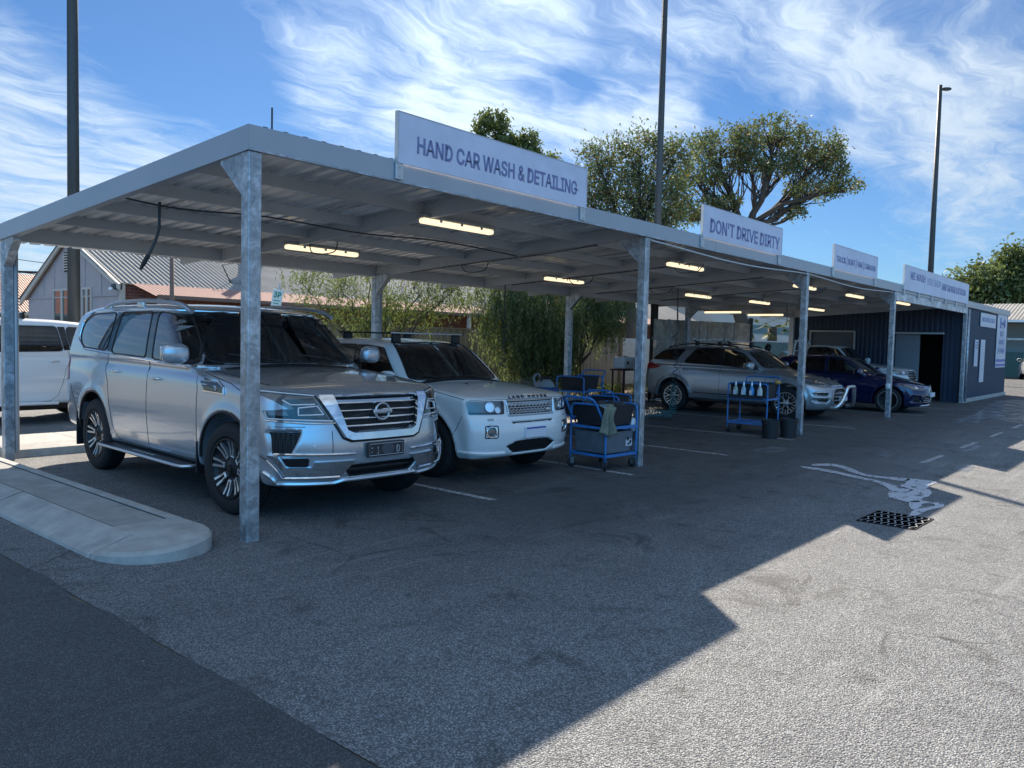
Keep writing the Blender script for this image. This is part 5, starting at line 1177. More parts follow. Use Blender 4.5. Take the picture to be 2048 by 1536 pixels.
bk = MB(); bk.box(26.3, XE, 5.72, 5.78, 0, 2.95); bk.box(XE - .04, XE, .1, 5.7, 0, 2.9); bk.box(26.3, XE - .05, .1, 5.7, .0, .01); bk.build('inner_walls', mat('shed_lining', (.10, .11, .12), .8), sh)
cn = MB(); cn.bbox(26.15, XE + .02, -.05, .10, -.01, .12, .01); cn.build('footing', CONC, sh)
WFR = mat('window_frame_cream', (.42, .42, .38), .5)
wi = MB()
for a in ((3.46, 5.08, 2.30, 2.35), (3.46, 5.08, 1.35, 1.40), (3.46, 3.505, 1.401, 2.299), (5.035, 5.08, 1.401, 2.299)): wi.box(26.05, 26.13, a[0], a[1], a[2], a[3])
o = wi.build('window', WFR, sh); MB().box(26.18, 26.19, 3.5, 5.04, 1.4, 2.3).build('window_pane', mat('dull_pane', (.09, .10, .11), .25), o)
df = MB(); df.box(26.03, 26.13, .60, 2.17, 2.26, 2.32); o = df.build('door_head_rail', WFR, sh)
MB().box(26.20, 26.24, 1.36, 2.13, .02, 2.25).build('sliding_door', mat('door_grey_white', (.22, .23, .25), .5), sh)
dp = MB(); dp.tube([(26.3, -.06, .05), (26.3, -.06, 3.1)], .045, 10); dp.build('downpipe', GALV, sh, True)
co_ = MB(); co_.box(26.15, 26.25, -.03, .0, .12, ZF); co_.build('corner_flashing', NAVYT, sh)
SIGNW = mat('wall_sign_white', (.52, .57, .66), .4)
def wsign(x0, x1, z0, z1, label, cat='sign'):
    t = thing('wall_sign', label, cat, ((x0 + x1) / 2, -.03, z0), group='signs on the shed wall'); MB().box(-(x1 - x0) / 2, (x1 - x0) / 2, -.008, .01, 0, z1 - z0).build('panel', SIGNW, t); return t
t = wsign(28.35, 31.1, 2.60, 3.08, 'wide white sign high on the blue shed wall'); text('HAND CAR WASH & DETAILING', INKF, t, T(0, -.009, .26) @ FRONT, 2.3, .17, bold=.012)
t = wsign(27.62, 28.15, 1.20, 2.12, 'narrow short white price list on the blue shed wall')
for k_ in range(3): MB().box(-.2, .2, -.011, -.008, .80 - k_ * .09, .85 - k_ * .09).build('heading_bar', INK, t)
for k_ in range(9): MB().box(-.2, .05 + .015 * (k_ % 3), -.011, -.008, .55 - k_ * .05, .562 - k_ * .05).build('text_line', INKF, t)
t = wsign(28.62, 29.32, .63, 2.14, 'narrow tall white poster beside the price list on the shed')
for k_ in range(8): MB().box(-.22, .2 - .02 * (k_ % 3), -.011, -.008, 1.25 - k_ * .11, 1.265 - k_ * .11).build('text_line', mat('pale_print', (.36, .40, .48), .5), t)
t = wsign(31.45, 33.40, 1.12, 3.17, 'tall white banner with blue boxed words at the shed corner', 'banner')
for s_, z, w_ in (('BEST', 1.30, .75), ('SERVICE', .98, 1.15), ('DETAILING', .66, 1.4)):
    text(s_, INK, t, T(0, -.009, z) @ FRONT, w_ - .14, .17, bold=.012); b = MB()
    for a in ((-w_ / 2, w_ / 2, -.13, -.115), (-w_ / 2, w_ / 2, .115, .13), (-w_ / 2, -w_ / 2 + .015, -.115, .115), (w_ / 2 - .015, w_ / 2, -.115, .115)): b.box(a[0], a[1], -.012, -.008, z + a[2], z + a[3])
    b.build('word_box', INK, t)
lg = MB(); lg.tube([(-.45, -.012, 1.52), (-.42, -.012, 1.90), (-.36, -.012, 1.66), (-.2, -.012, 1.74), (.0, -.012, 1.66), (.2, -.012, 1.76), (.32, -.012, 1.64), (.36, -.012, 1.86), (.42, -.012, 1.56)], .03, 6); lg.build('logo', INK, t)
lg = MB(); lg.box(-.5, .5, -.012, -.008, 1.50, 1.62); lg.build('logo_band', INKF, t)
MB().box(-.95, .95, -.012, -.009, .05, .14).build('violet_stripe', mat('violet_ink', (.14, .14, .42), .5), t); MB().box(-.95, .95, -.012, -.009, .22, .32).build('violet_stripe', MATS['violet_ink'], t)
# ------------------------------------------------------------------ screen wall behind the third and fourth bays
def screen_mat():
    m = bpy.data.materials.new('translucent_screen'); nt = NT(m); pos = nt.n('ShaderNodeNewGeometry').outputs['Position']; nz = nt.noise(pos, 3., 8, .7, 1.5)
    c = nt.mix(nt.ramp(nz.outputs[0], [(.42, 0), (.6, 1)]), (.50, .47, .42), (.78, .76, .70)); d = nt.n('ShaderNodeBsdfDiffuse'); t = nt.n('ShaderNodeBsdfTranslucent'); nt.l(c, d.inputs[0]); nt.l(c, t.inputs[0])
    mx = nt.n('ShaderNodeMixShader', i_0=.5); nt.l(d.outputs[0], mx.inputs[1]); nt.l(t.outputs[0], mx.inputs[2]); nt.out(mx.outputs[0]); return m
SCR = screen_mat()
sc = thing('screen_wall', 'grubby white panel screen wall behind the pale silver wagon', 'screen wall', (16.3, 5.98, 0))
xb = [0.12, 1.0, 1.83, 2.0, 2.86, 3.4, 4.62, 5.3, 6.6]
for a, b in zip(xb[:-1], xb[1:]):
    for z0, z1 in ((.15, 1.84), (1.90, 2.42 + a * .012)): MB().box(a + .02, b - .02, -.012, .012, z0, z1).build('panel', SCR, sc)
r_ = MB()
for z in (1.855, .08): r_.box(.1, 6.62, -.035, .035, z, z + .035)
r_.build('rail', GALV2, sc)
for x in xb[1:-1]: MB().box(x - .018, x + .018, -.04, .04, 0, 2.44).build('upright', GALV2, sc)
MB().box(6.56, 6.68, -.06, .06, 0, 2.68).build('end_post', NAVYT, sc)
o = MB().bbox(25.9, 26.06, 5.64, 5.80, 0, 2.84, .006).build('shed_corner_post', GALV2); tag(o, 'galvanised post at the back corner of the blue shed', 'post')
o = MB().bbox(25.84, 25.92, 5.60, 5.68, 1.60, 1.85, .01).build('switch_box', mat('switch_grey', (.4, .4, .38), .5)); tag(o, 'small grey switch box fixed to the rear shed post', 'switch box')
# ------------------------------------------------------------------ wash bay equipment
TBLUE = mat('trolley_blue', (.03, .16, .42), .4, var=.15, vscale=8); BIN = mat('black_tub', (.014, .015, .018), .6); GTUB = mat('grey_tub', (.12, .135, .155), .5, var=.2, vscale=6)
CAST = mat('castor_grey', (.12, .12, .12), .5)
def tray(mb, x0, x1, y0, y1, z0, z1, th=.008, taper=.03):
    o = [(x0 + taper, y0 + taper, z0), (x1 - taper, y0 + taper, z0), (x1 - taper, y1 - taper, z0), (x0 + taper, y1 - taper, z0), (x0, y0, z1), (x1, y0, z1), (x1, y1, z1), (x0, y1, z1)]
    i = [(x0 + taper + th, y0 + taper + th, z0 + th), (x1 - taper - th, y0 + taper + th, z0 + th), (x1 - taper - th, y1 - taper - th, z0 + th), (x0 + taper + th, y1 - taper - th, z0 + th), (x0 + th, y0 + th, z1), (x1 - th, y0 + th, z1), (x1 - th, y1 - th, z1), (x0 + th, y1 - th, z1)]
    fs = [(3, 2, 1, 0)] + [(k, (k + 1) % 4, 4 + (k + 1) % 4, 4 + k) for k in range(4)] + [(8, 9, 10, 11)] + [(8 + (k + 1) % 4, 8 + k, 12 + k, 12 + (k + 1) % 4) for k in range(4)] + [(4 + k, 4 + (k + 1) % 4, 12 + (k + 1) % 4, 12 + k) for k in range(4)]
    mb.add(o + i, fs); mb.tube([(x0, y0, z1), (x1, y0, z1), (x1, y1, z1), (x0, y1, z1)], .010, 6, closed=True); return mb
def trolley(label, loc, rot, L_=.8, W_=.62, H=.93, hside=-1, low=.20, grp='blue wash trolleys in the bays'):
    t = thing('wash_trolley', label, 'trolley', (*loc, 0), rad(rot), grp); r = .0155; a = L_ / 2; b = W_ / 2
    for x in (-a, a):
        f = MB(); f.tube(smoothpoly3([(x, -b, .12), (x, -b, H - .1), (x, -b + .03, H - .02), (x, -b + .10, H), (x, b - .10, H), (x, b - .03, H - .02), (x, b, H - .1), (x, b, .12)], 4), r, 8); f.build('end_frame', TBLUE, t, True)
    for z in (low, H - .30):
        f = MB()
        f.box(-a, a, -b - .012, -b + .012, z - .018, z + .018); f.box(-a, a, b - .012, b + .012, z - .018, z + .018); f.box(-a - .012, -a + .012, -b, b, z - .016, z + .016); f.box(a - .012, a + .012, -b, b, z - .016, z + .016); f.box(-a, a, -b, b, z - .006, z - .002)
        f.build('shelf_frame', TBLUE, t)
    h_ = MB(); x = a * hside; h_.tube(smoothpoly3([(x, -b + .04, H - .22), (x + .16 * hside, -b + .05, H + .02), (x + .24 * hside, -b + .08, H + .10), (x + .25 * hside, 0, H + .11), (x + .24 * hside, b - .08, H + .10), (x + .16 * hside, b - .05, H + .02), (x, b - .04, H - .22)], 4), r, 8); h_.build('push_handle', TBLUE, t, True)
    for x in (-a + .03, a - .03):
        for y in (-b + .02, b - .02):
            c = bpy.data.objects.new('castor', None); COL.objects.link(c); c.parent = t; c.location = (x, y, 0); c.rotation_euler = (0, 0, random.Random(int(x * 99 + y * 77 + loc[0] * 10)).uniform(-1.2, 1.2))
            w = MB(); w.lathe([(-.016, 0), (-.016, .052), (-.010, .06), (.010, .06), (.016, .052), (.016, 0)], 18, T(0, .02, .06)); w.build('castor_wheel', TYRE, c, True, 40)
            k_ = MB(); k_.box(-.024, -.019, -.01, .035, .05, .13); k_.box(.019, .024, -.01, .035, .05, .13); k_.box(-.03, .03, -.03, .035, .13, .138); k_.build('castor_fork', CAST, c)
    return t
R_ = random.Random(5)
# first trolley by the second post
tr1 = trolley('blue trolley with a grey tub on its lower shelf, beside the second front post', (5.56, .27), -4, .68, .60, .87)
o = tray(MB(), -.30, .31, -.27, .27, .225, .50).build('tub', GTUB); o.location = (5.56, .27, 0); o.rotation_euler = (0, 0, rad(-4)); tag(o, 'scuffed grey plastic tub on the lower shelf of the nearest trolley', 'tub')
st = MB().box(.16, .30, -.2585, -.2565, .30, .45); q = st.build('sticker', mat('sticker_white', (.55, .58, .62), .5), o)
sk2 = MB(); sk2.ell((.20, -.262, .40), (.025, .002, .03), 10, 6); sk2.ell((.26, -.262, .36), (.022, .002, .028), 10, 6); sk2.ell((.22, -.262, .33), (.03, .002, .014), 10, 6); sk2.build('sticker_print', BIN, o)
o = tray(MB(), -.31, .31, -.27, .27, .60, .86).build('tub', BIN); o.location = (5.56, .27, 0); o.rotation_euler = (0, 0, rad(-4)); tag(o, 'deep black tub on top of the trolley by the second post', 'tub')
it = MB()
for k_ in range(16):
    x, y = R_.uniform(-.26, .30), R_.uniform(-.22, .22); it.bbox(-.05, .05, -.03, .03, -.02, .03, .012, T(x, y, .86) @ Matrix.Rotation(R_.uniform(0, 3), 4, 'Z') @ Matrix.Rotation(R_.uniform(-.6, .6), 4, 'X'))
o = it.build('brushes_and_cloths', mat('dark_brushes', (.03, .032, .035), .8)); o.location = (5.56, .27, 0); tag(o, 'heap of dark brushes and cloths filling the nearest trolley top', 'cleaning gear', kind='stuff')
def cloth(label, c, w, h_, m, seed, rot=0):
    rr = random.Random(seed); nx, nz = 14, 18; vs = []; ph = [rr.uniform(0, 6) for _ in range(6)]
    for j in range(nz):
        t = j / (nz - 1)
        for i in range(nx):
            s_ = i / (nx - 1) - .5; wd = w * (1 - .35 * math.sin(t * 3.0 + .3) + .15 * t)
            vs.append((s_ * wd + .015 * math.sin(t * 7 + ph[0]), -.02 - .035 * math.sin(s_ * 14 + ph[1] + t * 2) * (.3 + t) - (.05 if j > 1 else -.05) , -t * h_ - .03 * math.sin(s_ * 9 + ph[2]) * t))
    fs = [(j * nx + i, j * nx + i + 1, (j + 1) * nx + i + 1, (j + 1) * nx + i) for j in range(nz - 1) for i in range(nx - 1)]
    o = MB().add(vs, fs).build('cloth', m, None, True); o.location = c; o.rotation_euler = (0, 0, rad(rot)); sol = o.modifiers.new('s', 'SOLIDIFY'); sol.thickness = .006
    return tag(o, label, 'cloth')
cloth('olive grey cloth hanging over the corner of the nearest trolley', (5.24, .02, .89), .26, .40, mat('olive_cloth', (.16, .17, .13), .9, var=.25, vscale=14), 3, -20)
# second trolley, deeper in the bay
tr2 = trolley('blue trolley standing behind the nearest one, beside the vacuum', (9.95, 3.85), 8, .85, .62, 1.0, 1)
o = tray(MB(), -.36, .36, -.25, .25, .68, .98).build('tub', BIN); o.location = (9.95, 3.85, 0); o.rotation_euler = (0, 0, rad(8)); tag(o, 'black tub on the trolley beside the vacuum', 'tub')
o = tray(MB(), -.34, .34, -.25, .25, .225, .46).build('tub', BIN); o.location = (9.95, 3.85, 0); o.rotation_euler = (0, 0, rad(8)); tag(o, 'black tub on the lower shelf of the trolley beside the vacuum', 'tub')
tr4 = trolley('low blue trolley handle showing between the two nearest trolleys', (8.3, 2.0), 15, .7, .55, .78, -1)
o = tray(MB(), -.32, .32, -.24, .24, .5, .76).build('tub', BIN); o.location = (8.3, 2.0, 0); o.rotation_euler = (0, 0, rad(15)); tag(o, 'black tub on the low trolley', 'tub')
o = tray(MB(), -.32, .32, -.24, .24, .225, .46).build('tub', GTUB); o.location = (8.3, 2.0, 0); o.rotation_euler = (0, 0, rad(15)); tag(o, 'grey tub under the low trolley top', 'tub')
# third trolley with the bottles
tx, ty, ta = 11.56, .78, 4
tr3 = trolley('blue trolley carrying a rack of spray bottles beside the third front post', (tx, ty), ta, .66, .78, .98, 1)
o = tray(MB(), -.31, .31, -.36, .36, .66, .96).build('tub', BIN); o.location = (tx, ty, 0); o.rotation_euler = (0, 0, rad(ta)); tag(o, 'black tub on the trolley with the spray bottles', 'tub')
it = MB()
for k_ in range(14):
    x, y = R_.uniform(-.3, .3), R_.uniform(-.3, .3); it.bbox(-.05, .05, -.03, .03, -.01, .04, .012, T(x, y, .955) @ Matrix.Rotation(R_.uniform(0, 3), 4, 'Z'))
o = it.build('brushes_and_cloths', MATS['dark_brushes']); o.location = (tx, ty, 0); tag(o, 'cloths and brushes heaped on the spray bottle trolley', 'cleaning gear', kind='stuff')
o = MB().ell((0, 0, 0), (.10, .06, .045), 14, 8).build('sponge', mat('tan_sponge', (.45, .26, .07), .9), None, True); o.location = (11.86, .42, 1.0); tag(o, 'tan sponge on the edge of the spray bottle trolley', 'sponge')
hd = MB(); hd.box(-.44, -.335, -.34, .34, .70, .712); hd.box(-.445, -.438, -.34, .34, .70, .76); o = hd.build('bottle_rack', BIN, tr3)
ca, sa = math.cos(rad(ta)), math.sin(rad(ta))
def bottle_mesh(cm, nm):
    P = [(0, 0), (0, .040), (.01, .044), (.13, .044), (.165, .030), (.185, .016), (.20, .016)]
    M = Matrix.Rotation(rad(-90), 4, 'Y')
    t = thing('spray_bottle', '', 'bottle'); MB().lathe(P, 16, M).build('bottle_body', cm, t, True, 50)
    MB().lathe([(.20, 0), (.20, .018), (.235, .017), (.25, .008), (.27, .006), (.27, 0)], 12, M).build('cap', SATIN if nm else LWHITE, t, True, 50)
    MB().box(-.0455, -.0435, -.022, .022, .03, .12).build('bottle_label', PLATEW, t); return t
for k_, (lb, cc) in enumerate((('nearest spray bottle on the rack, clear, closest to the post', (.45, .48, .48)), ('bright blue spray bottle, second from the post end of the rack', (.05, .25, .55)), ('pale blue spray bottle, third from the post end of the rack', (.32, .45, .55)), ('cloudy green spray bottle at the far end of the rack', (.30, .38, .33)))):
    t = bottle_mesh(mat('bottle_plastic_%s' % 'abcd'[k_], cc, .25), 0); yy = -.26 + k_ * .16
    t.location = (tx - .39 * ca - yy * sa, ty - .39 * sa + yy * ca, .712); t.scale = (1.15,) * 3; t['label'] = lb; t['group'] = 'spray bottles on the trolley rack'
def bucket(loc, label, r=.16, h_=.34):
    t = thing('bucket', label, 'bucket', (*loc, 0), 0, 'black buckets by the third post'); M = Matrix.Rotation(rad(-90), 4, 'Y')
    MB().lathe([(0, 0), (0, r * .85), (h_ * .85, r * .98), (h_ * .86, r * 1.05), (h_, r * 1.06), (h_, r * .99), (.02, r * .83), (.02, 0)], 26, M).build('bucket_body', BIN, t, True, 40)
    MB().tube([(r * 1.04 * math.cos(a), .02, h_ * .92 - .10 * math.sin(a)) for a in np.linspace(0, math.pi, 14)], .004, 5).build('bail_handle', SATIN, t); return t
bucket((10.86, .12), 'black bucket in front of the spray bottle trolley, further from the post'); bucket((11.28, -.06), 'black bucket right beside the foot of the third front post', .165, .36)
# vacuum cleaner
vt = thing('vacuum_cleaner', 'drum vacuum cleaner with a blue and grey head beside a trolley', 'vacuum cleaner', (8.65, 3.75, 0)); M = Matrix.Rotation(rad(-90), 4, 'Y')
MB().lathe([(.14, 0), (.14, .21), (.18, .225), (.55, .23), (.62, .235), (.64, .22), (.64, 0)], 28, M).build('drum', mat('drum_grey', (.35, .37, .38), .4), vt, True, 40)
MB().lathe([(.64, 0), (.64, .245), (.78, .24), (.82, .20), (.82, 0)], 28, M).build('motor_band', mat('vacuum_blue', (.03, .08, .24), .4), vt, True, 40)
MB().lathe([(.82, .0), (.82, .20), (.90, .165), (.96, .10), (.97, 0)], 28, M).build('motor_cover', mat('vacuum_top', (.30, .31, .31), .5), vt, True, 40)
h_ = MB(); h_.bbox(-.14, .14, -.025, .025, .99, 1.02, .012); h_.bbox(-.14, -.10, -.02, .02, .9, 1.0, .01); h_.bbox(.10, .14, -.02, .02, .9, 1.0, .01); h_.build('carry_handle', BIN, vt, True, 40)
MB().tube(smoothpoly3([(-.2, -.1, .55), (-.38, -.12, .75), (-.35, 0, 1.0), (-.1, .1, 1.06), (.1, .18, .9), (.3, .3, .5)], 6), .022, 8).build('suction_hose', mat('hose_grey', (.25, .27, .27), .5), vt, True)
for x in (-.16, .16):
    for y in (-.16, .16): MB().ell((x, y, .07), (.05, .05, .07), 12, 8).build('castor', CAST, vt, True)
# white water tank on a stand
tk = thing('water_tank', 'small white plastic tank on a dark stand behind the second bay', 'tank', (15.75, 6.5, 0))
MB().bbox(-.30, .30, -.2, .2, .98, 1.32, .05).build('tank_body', mat('tank_white', (.55, .57, .58), .4), tk, True, 40); MB().lathe([(0, 0), (0, .05), (.03, .05), (.03, 0)], 16, T(.05, 0, 1.31) @ Matrix.Rotation(rad(-90), 4, 'Y')).build('tank_cap', BIN, tk)
MB().lathe([(0, 0), (0, .05), (.008, .05), (.008, 0)], 16, T(-.12, -.2, 1.15) @ Matrix.Rotation(rad(-90), 4, 'Z')).build('tank_gauge', BIN, tk)
s__ = MB(); s__.bbox(-.36, .36, -.24, .24, .93, .97, .01); 
for x in (-.3, .3):
    for y in (-.18, .18): s__.box(x - .02, x + .02, y - .02, y + .02, 0, .93)
s__.build('stand', mat('stand_dark_red', (.06, .02, .02), .6), tk)
# hoses
def coil(name, label, m, x, y, z1, z0, r, turns, tr=.008, sag=None):
    pts = [(x, y, z1 + .8), (x, y, z1 + .02)] if sag is None else []
    N = int(turns * 10)
    for i in range(N + 1):
        a = i / 10 * 2 * math.pi; t = i / N; rr = r * (.55 + .45 * t); pts.append((x + rr * math.cos(a) + .02 * math.sin(t * 5), y + rr * math.sin(a), z1 + (z0 - z1) * t))
    o = MB().tube(pts, tr, 6).build(name, m, None, True); return tag(o, label, 'hose')
coil('coiled_hose', 'black coiled air hose hanging behind the white four wheel drive', BC, 9.0, 5.15, 2.15, 1.12, .065, 7, .012)
GH = mat('green_hose', (.03, .15, .16), .4)
o = coil('coiled_hose', 'thin dark coil of hose hanging beside the rear of the silver wagon', mat('dark_teal_hose', (.03, .06, .075), .45), 12.75, 3.2, 1.75, .80, .055, 6, .009)
pts = []
for i in range(140): a = i * .628; t = i / 139; pts.append((12.74 + .085 * math.cos(a) - .05 * t, 3.2 + .085 * math.sin(a), .80 - .66 * t))
for i in range(130): a = i * .628; t = i / 129; pts.append((12.7 - 1.0 * t, 3.2 + .35 * t, .10 + .085 * math.sin(a) + .03 * math.sin(t * 3)))
o = MB().tube(pts, .009, 6).build('green_coiled_hose', GH, None, True); tag(o, 'green coiled hose dropping to the floor beside the silver wagon', 'hose')
o = MB().tube(smoothpoly3([(.34, 2.28, lz(2.28) + .0), (.33, 2.27, 2.88), (.32, 2.26, 2.74), (.27, 2.25, 2.60), (.20, 2.24, 2.46), (.15, 2.24, 2.38)], 6), .016, 8).build('air_hose', BC, None, True); tag(o, 'black hose end dangling from the roof at the left edge of the carport', 'hose')
M_ = MB(); M_.tube([(.205, 2.24, 2.47), (.15, 2.24, 2.37)], .024, 8); M_.tube([(.15, 2.24, 2.37), (.125, 2.235, 2.325)], .017, 8); M_.build('hose_coupling', BLK, o)
for (x, y, z1, z0, dx, lb) in ((13.1, 3.4, 3.0, 1.85, -.2, 'thin black lead hanging above the silver wagon roof'), (19.6, 3.4, 3.0, 2.35, .0, 'short thin black lead hanging beyond the wagon windscreen')):
    o = MB().tube(smoothpoly3([(x, y, z1), (x + .02, y, (z0 + z1) / 2 + .2), (x + .05, y, (z0 + z1) / 2 - .1), (x + .08, y, z0 + .15), (x + dx, y, z0)], 6), .012, 6).build('hanging_lead', BC, None, True); tag(o, lb, 'cable')
o = MB().bbox(-.06, .06, -.05, .05, 0, .14, .03).build('soap_bottle', PLATEW, None, True, 40); o.location = (17.72, -.02, .72)
tag(o, 'white plastic bottle strapped to the fourth front post', 'bottle')
o = MB().ell((0, 0, 0), (.055, .05, .10), 14, 10).build('soap_bottle', PLATEW, None, True); o.location = (5.90, .02, .58); tag(o, 'white bottle strapped low on the second front post', 'bottle')
# ------------------------------------------------------------------ person wiping the blue car
def person():
    t = thing('person', 'person in dark clothes leaning over the blue hatchback roof with a cloth', 'person', (18.2, 3.45, 0))
    J = {'pel': (0, 0, .96), 'sp': (.03, -.01, 1.12), 'ch': (.08, -.03, 1.32), 'nk': (.13, -.05, 1.48), 'hd0': (.15, -.055, 1.55), 'hd': (.17, -.06, 1.66),
         'hL': (-.02, -.10, .92), 'kL': (.05, -.13, .50), 'aL': (-.02, -.14, .09), 'tL': (.14, -.16, .04), 'hR': (-.02, .10, .92), 'kR': (.02, .14, .50), 'aR': (-.12, .16, .09), 'tR': (.04, .18, .04),
         'sL': (.10, -.20, 1.41), 'eL': (.42, -.27, 1.38), 'wL': (.72, -.25, 1.50), 'sR': (.09, .15, 1.41), 'eR': (.30, .25, 1.22), 'wR': (.55, .18, 1.30)}
    R = dict(pel=.15, sp=.14, ch=.165, nk=.06, hd0=.06, hd=.085, hL=.10, kL=.065, aL=.045, tL=.04, hR=.10, kR=.065, aR=.045, tR=.04, sL=.065, eL=.048, wL=.033, sR=.065, eR=.048, wR=.033)
    E_ = [('pel', 'sp'), ('sp', 'ch'), ('ch', 'nk'), ('nk', 'hd0'), ('hd0', 'hd'), ('pel', 'hL'), ('hL', 'kL'), ('kL', 'aL'), ('aL', 'tL'), ('pel', 'hR'), ('hR', 'kR'), ('kR', 'aR'), ('aR', 'tR'), ('ch', 'sL'), ('sL', 'eL'), ('eL', 'wL'), ('ch', 'sR'), ('sR', 'eR'), ('eR', 'wR')]
    def skin(name, J, R, E_, m, root, sub=2):
        ks = list(J); me = bpy.data.meshes.new(name); me.from_pydata([J[k] for k in ks], [(ks.index(a), ks.index(b)) for a, b in E_], []); o = link(name, me, m, t)
        sm = o.modifiers.new('skin', 'SKIN'); sm.use_smooth_shade = True
        for i, k in enumerate(ks): me.skin_vertices[0].data[i].radius = (R[k], R[k]); me.skin_vertices[0].data[i].use_root = (k == root)
        ss = o.modifiers.new('sub', 'SUBSURF'); ss.levels = ss.render_levels = sub; return o
    SK = mat('skin', (.34, .19, .12), .5); DK = mat('dark_clothes', (.015, .017, .022), .85); HR = mat('dark_hair', (.012, .010, .009), .6)
    skin('body', J, R, E_, SK, 'pel')
    JS = {k: J[k] for k in ('pel', 'sp', 'ch', 'sL', 'sR', 'eL', 'eR')}; RS = {k: R[k] + .018 for k in JS}; JS['eL'] = (.34, -.26, 1.385); JS['eR'] = (.25, .23, 1.26)
    skin('shirt', JS, RS, [('pel', 'sp'), ('sp', 'ch'), ('ch', 'sL'), ('sL', 'eL'), ('ch', 'sR'), ('sR', 'eR')], DK, 'pel')
    JT = {k: J[k] for k in ('pel', 'hL', 'kL', 'aL', 'hR', 'kR', 'aR')}; RT = {k: R[k] + .02 for k in JT}
    skin('trousers', JT, RT, [('pel', 'hL'), ('hL', 'kL'), ('kL', 'aL'), ('pel', 'hR'), ('hR', 'kR'), ('kR', 'aR')], DK, 'pel')
    hd = MB(); hd.ell((.165, -.06, 1.70), (.10, .085, .085), 20, 12); hd.ell((.135, -.06, 1.66), (.085, .088, .10), 20, 12); hd.build('hair', HR, t, True)
    fc = MB(); fc.ell((.262, -.06, 1.635), (.018, .014, .022), 10, 8); fc.ell((.235, -.092, 1.655), (.014, .014, .009), 10, 6); fc.ell((.235, -.028, 1.655), (.014, .014, .009), 10, 6); fc.ell((.248, -.06, 1.598), (.012, .026, .007), 10, 6); fc.build('face_features', SK, t, True)
    for (wr, dirx, sd) in ((Vector(J['wL']), Vector((1, .05, -.18)).normalized(), 1), (Vector(J['wR']), Vector((1, -.1, -.2)).normalized(), -1)):
        side = Vector((0, 0, 1)).cross(dirx).normalized(); up = dirx.cross(side) * -1
        hj = {'w': tuple(wr), 'p': tuple(wr + dirx * .045), 'q': tuple(wr + dirx * .085)}; hr = dict(w=.026, p=.030, q=.026); he = [('w', 'p'), ('p', 'q')]
        for i, (off, ln) in enumerate(((-.033, .068), (-.011, .078), (.011, .074), (.032, .058))):
            b0 = wr + dirx * .09 + side * off; hj['f%da' % i] = tuple(b0); hj['f%db' % i] = tuple(b0 + dirx * ln * .55 - Vector((0, 0, .006))); hj['f%dc' % i] = tuple(b0 + dirx * ln - Vector((0, 0, .022))); hr.update({'f%da' % i: .010, 'f%db' % i: .009, 'f%dc' % i: .008}); he += [('q', 'f%da' % i), ('f%da' % i, 'f%db' % i), ('f%db' % i, 'f%dc' % i)]
        th = wr + dirx * .03 + side * .035 * sd; hj['ta'] = tuple(th); hj['tb'] = tuple(th + dirx * .04 + side * .03 * sd); hr.update(ta=.012, tb=.010); he += [('p', 'ta'), ('ta', 'tb')]
        skin('hand', hj, hr, he, SK, 'w', 1)
    sh_ = MB()
    for (x, y) in ((.04, -.15), (-.06, .17)): sh_.bbox(x - .10, x + .17, y - .045, y + .045, 0, .09, .03)
    sh_.build('shoes', BIN, t, True, 40)
    return t
person()
o = MB().ell((0, 0, 0), (.11, .09, .05), 16, 8, None, .8).build('cloth', mat('white_cloth', (.7, .72, .72), .9, bump=.4, bscale=30), None, True); o.location = (19.15, 3.2, 1.56); tag(o, 'white wiping cloth bunched on the blue car roof under the hand', 'cloth')
# ------------------------------------------------------------------ lamp posts, signs on poles
LPM = mat('lamp_post_grey', (.045, .055, .06), .55, .2, var=.15, vscale=2)
def lamp(label, x, y, H, r0, r1, head=True, ang=0):
    t = thing('lamp_post', label, 'lamp post', (x, y, 0), rad(ang), 'tall car park lamp posts')
    MB().tube([(0, 0, 0), (0, 0, H)], [r0, r1], 8).build('pole', LPM, t, True)
    MB().bbox(-r0 * 1.6, r0 * 1.6, -r0 * 1.6, r0 * 1.6, 0, .03, .01).build('base_flange', LPM, t)
    if head:
        a = MB(); a.tube([(0, 0, H - .22), (.25, 0, H - .2)], .05, 8); a.build('arm', LPM, t, True)
        h_ = MB(); h_.ell((.36, 0, H - .21), (.28, .17, .09), 18, 8, None, .8); o = h_.build('lamp_head', LPM, t, True)
        MB().ell((.36, 0, H - .285), (.2, .12, .03), 14, 6).build('lamp_glass', LENS, o, True)
    return t
lamp('thick dark lamp post rising behind the left end of the carport', 3.12, 11.86, 12.5, .135, .095)
lamp('tall dark lamp post rising from behind the second bay, between the trees', 17.02, 6.32, 13.2, .125, .075)
lamp('farthest lamp post, its small lamp head in view above the shed sign', 47.7, 6.2, 16.95, .20, .11, True, -49)
pk = thing('parking_sign', 'small white and green 3P parking sign on a leaning grey pole', 'parking sign', (7.55, 11.9, 0)); pk.rotation_euler = (0, rad(8), rad(-50))
MB().tube([(0, 0, 0), (0, 0, 3.02)], .03, 8).build('pole', GALV2, pk, True); MB().bbox(-.13, .13, -.045, -.035, 2.30, 2.86, .004).build('sign_plate', mat('parking_white', (.60, .66, .64), .5), pk)
GRN = mat('sign_green', (.02, .25, .18), .5); text('3P', GRN, pk, T(0, -.047, 2.72) @ FRONT, .19, .15, bold=.03); MB().box(-.10, .10, -.048, -.045, 2.335, 2.345).build('green_rule', GRN, pk)
for k_ in range(3): MB().box(-.08, .08 - .02 * k_, -.048, -.045, 2.56 - k_ * .07, 2.585 - k_ * .07).build('small_print', GRN, pk)
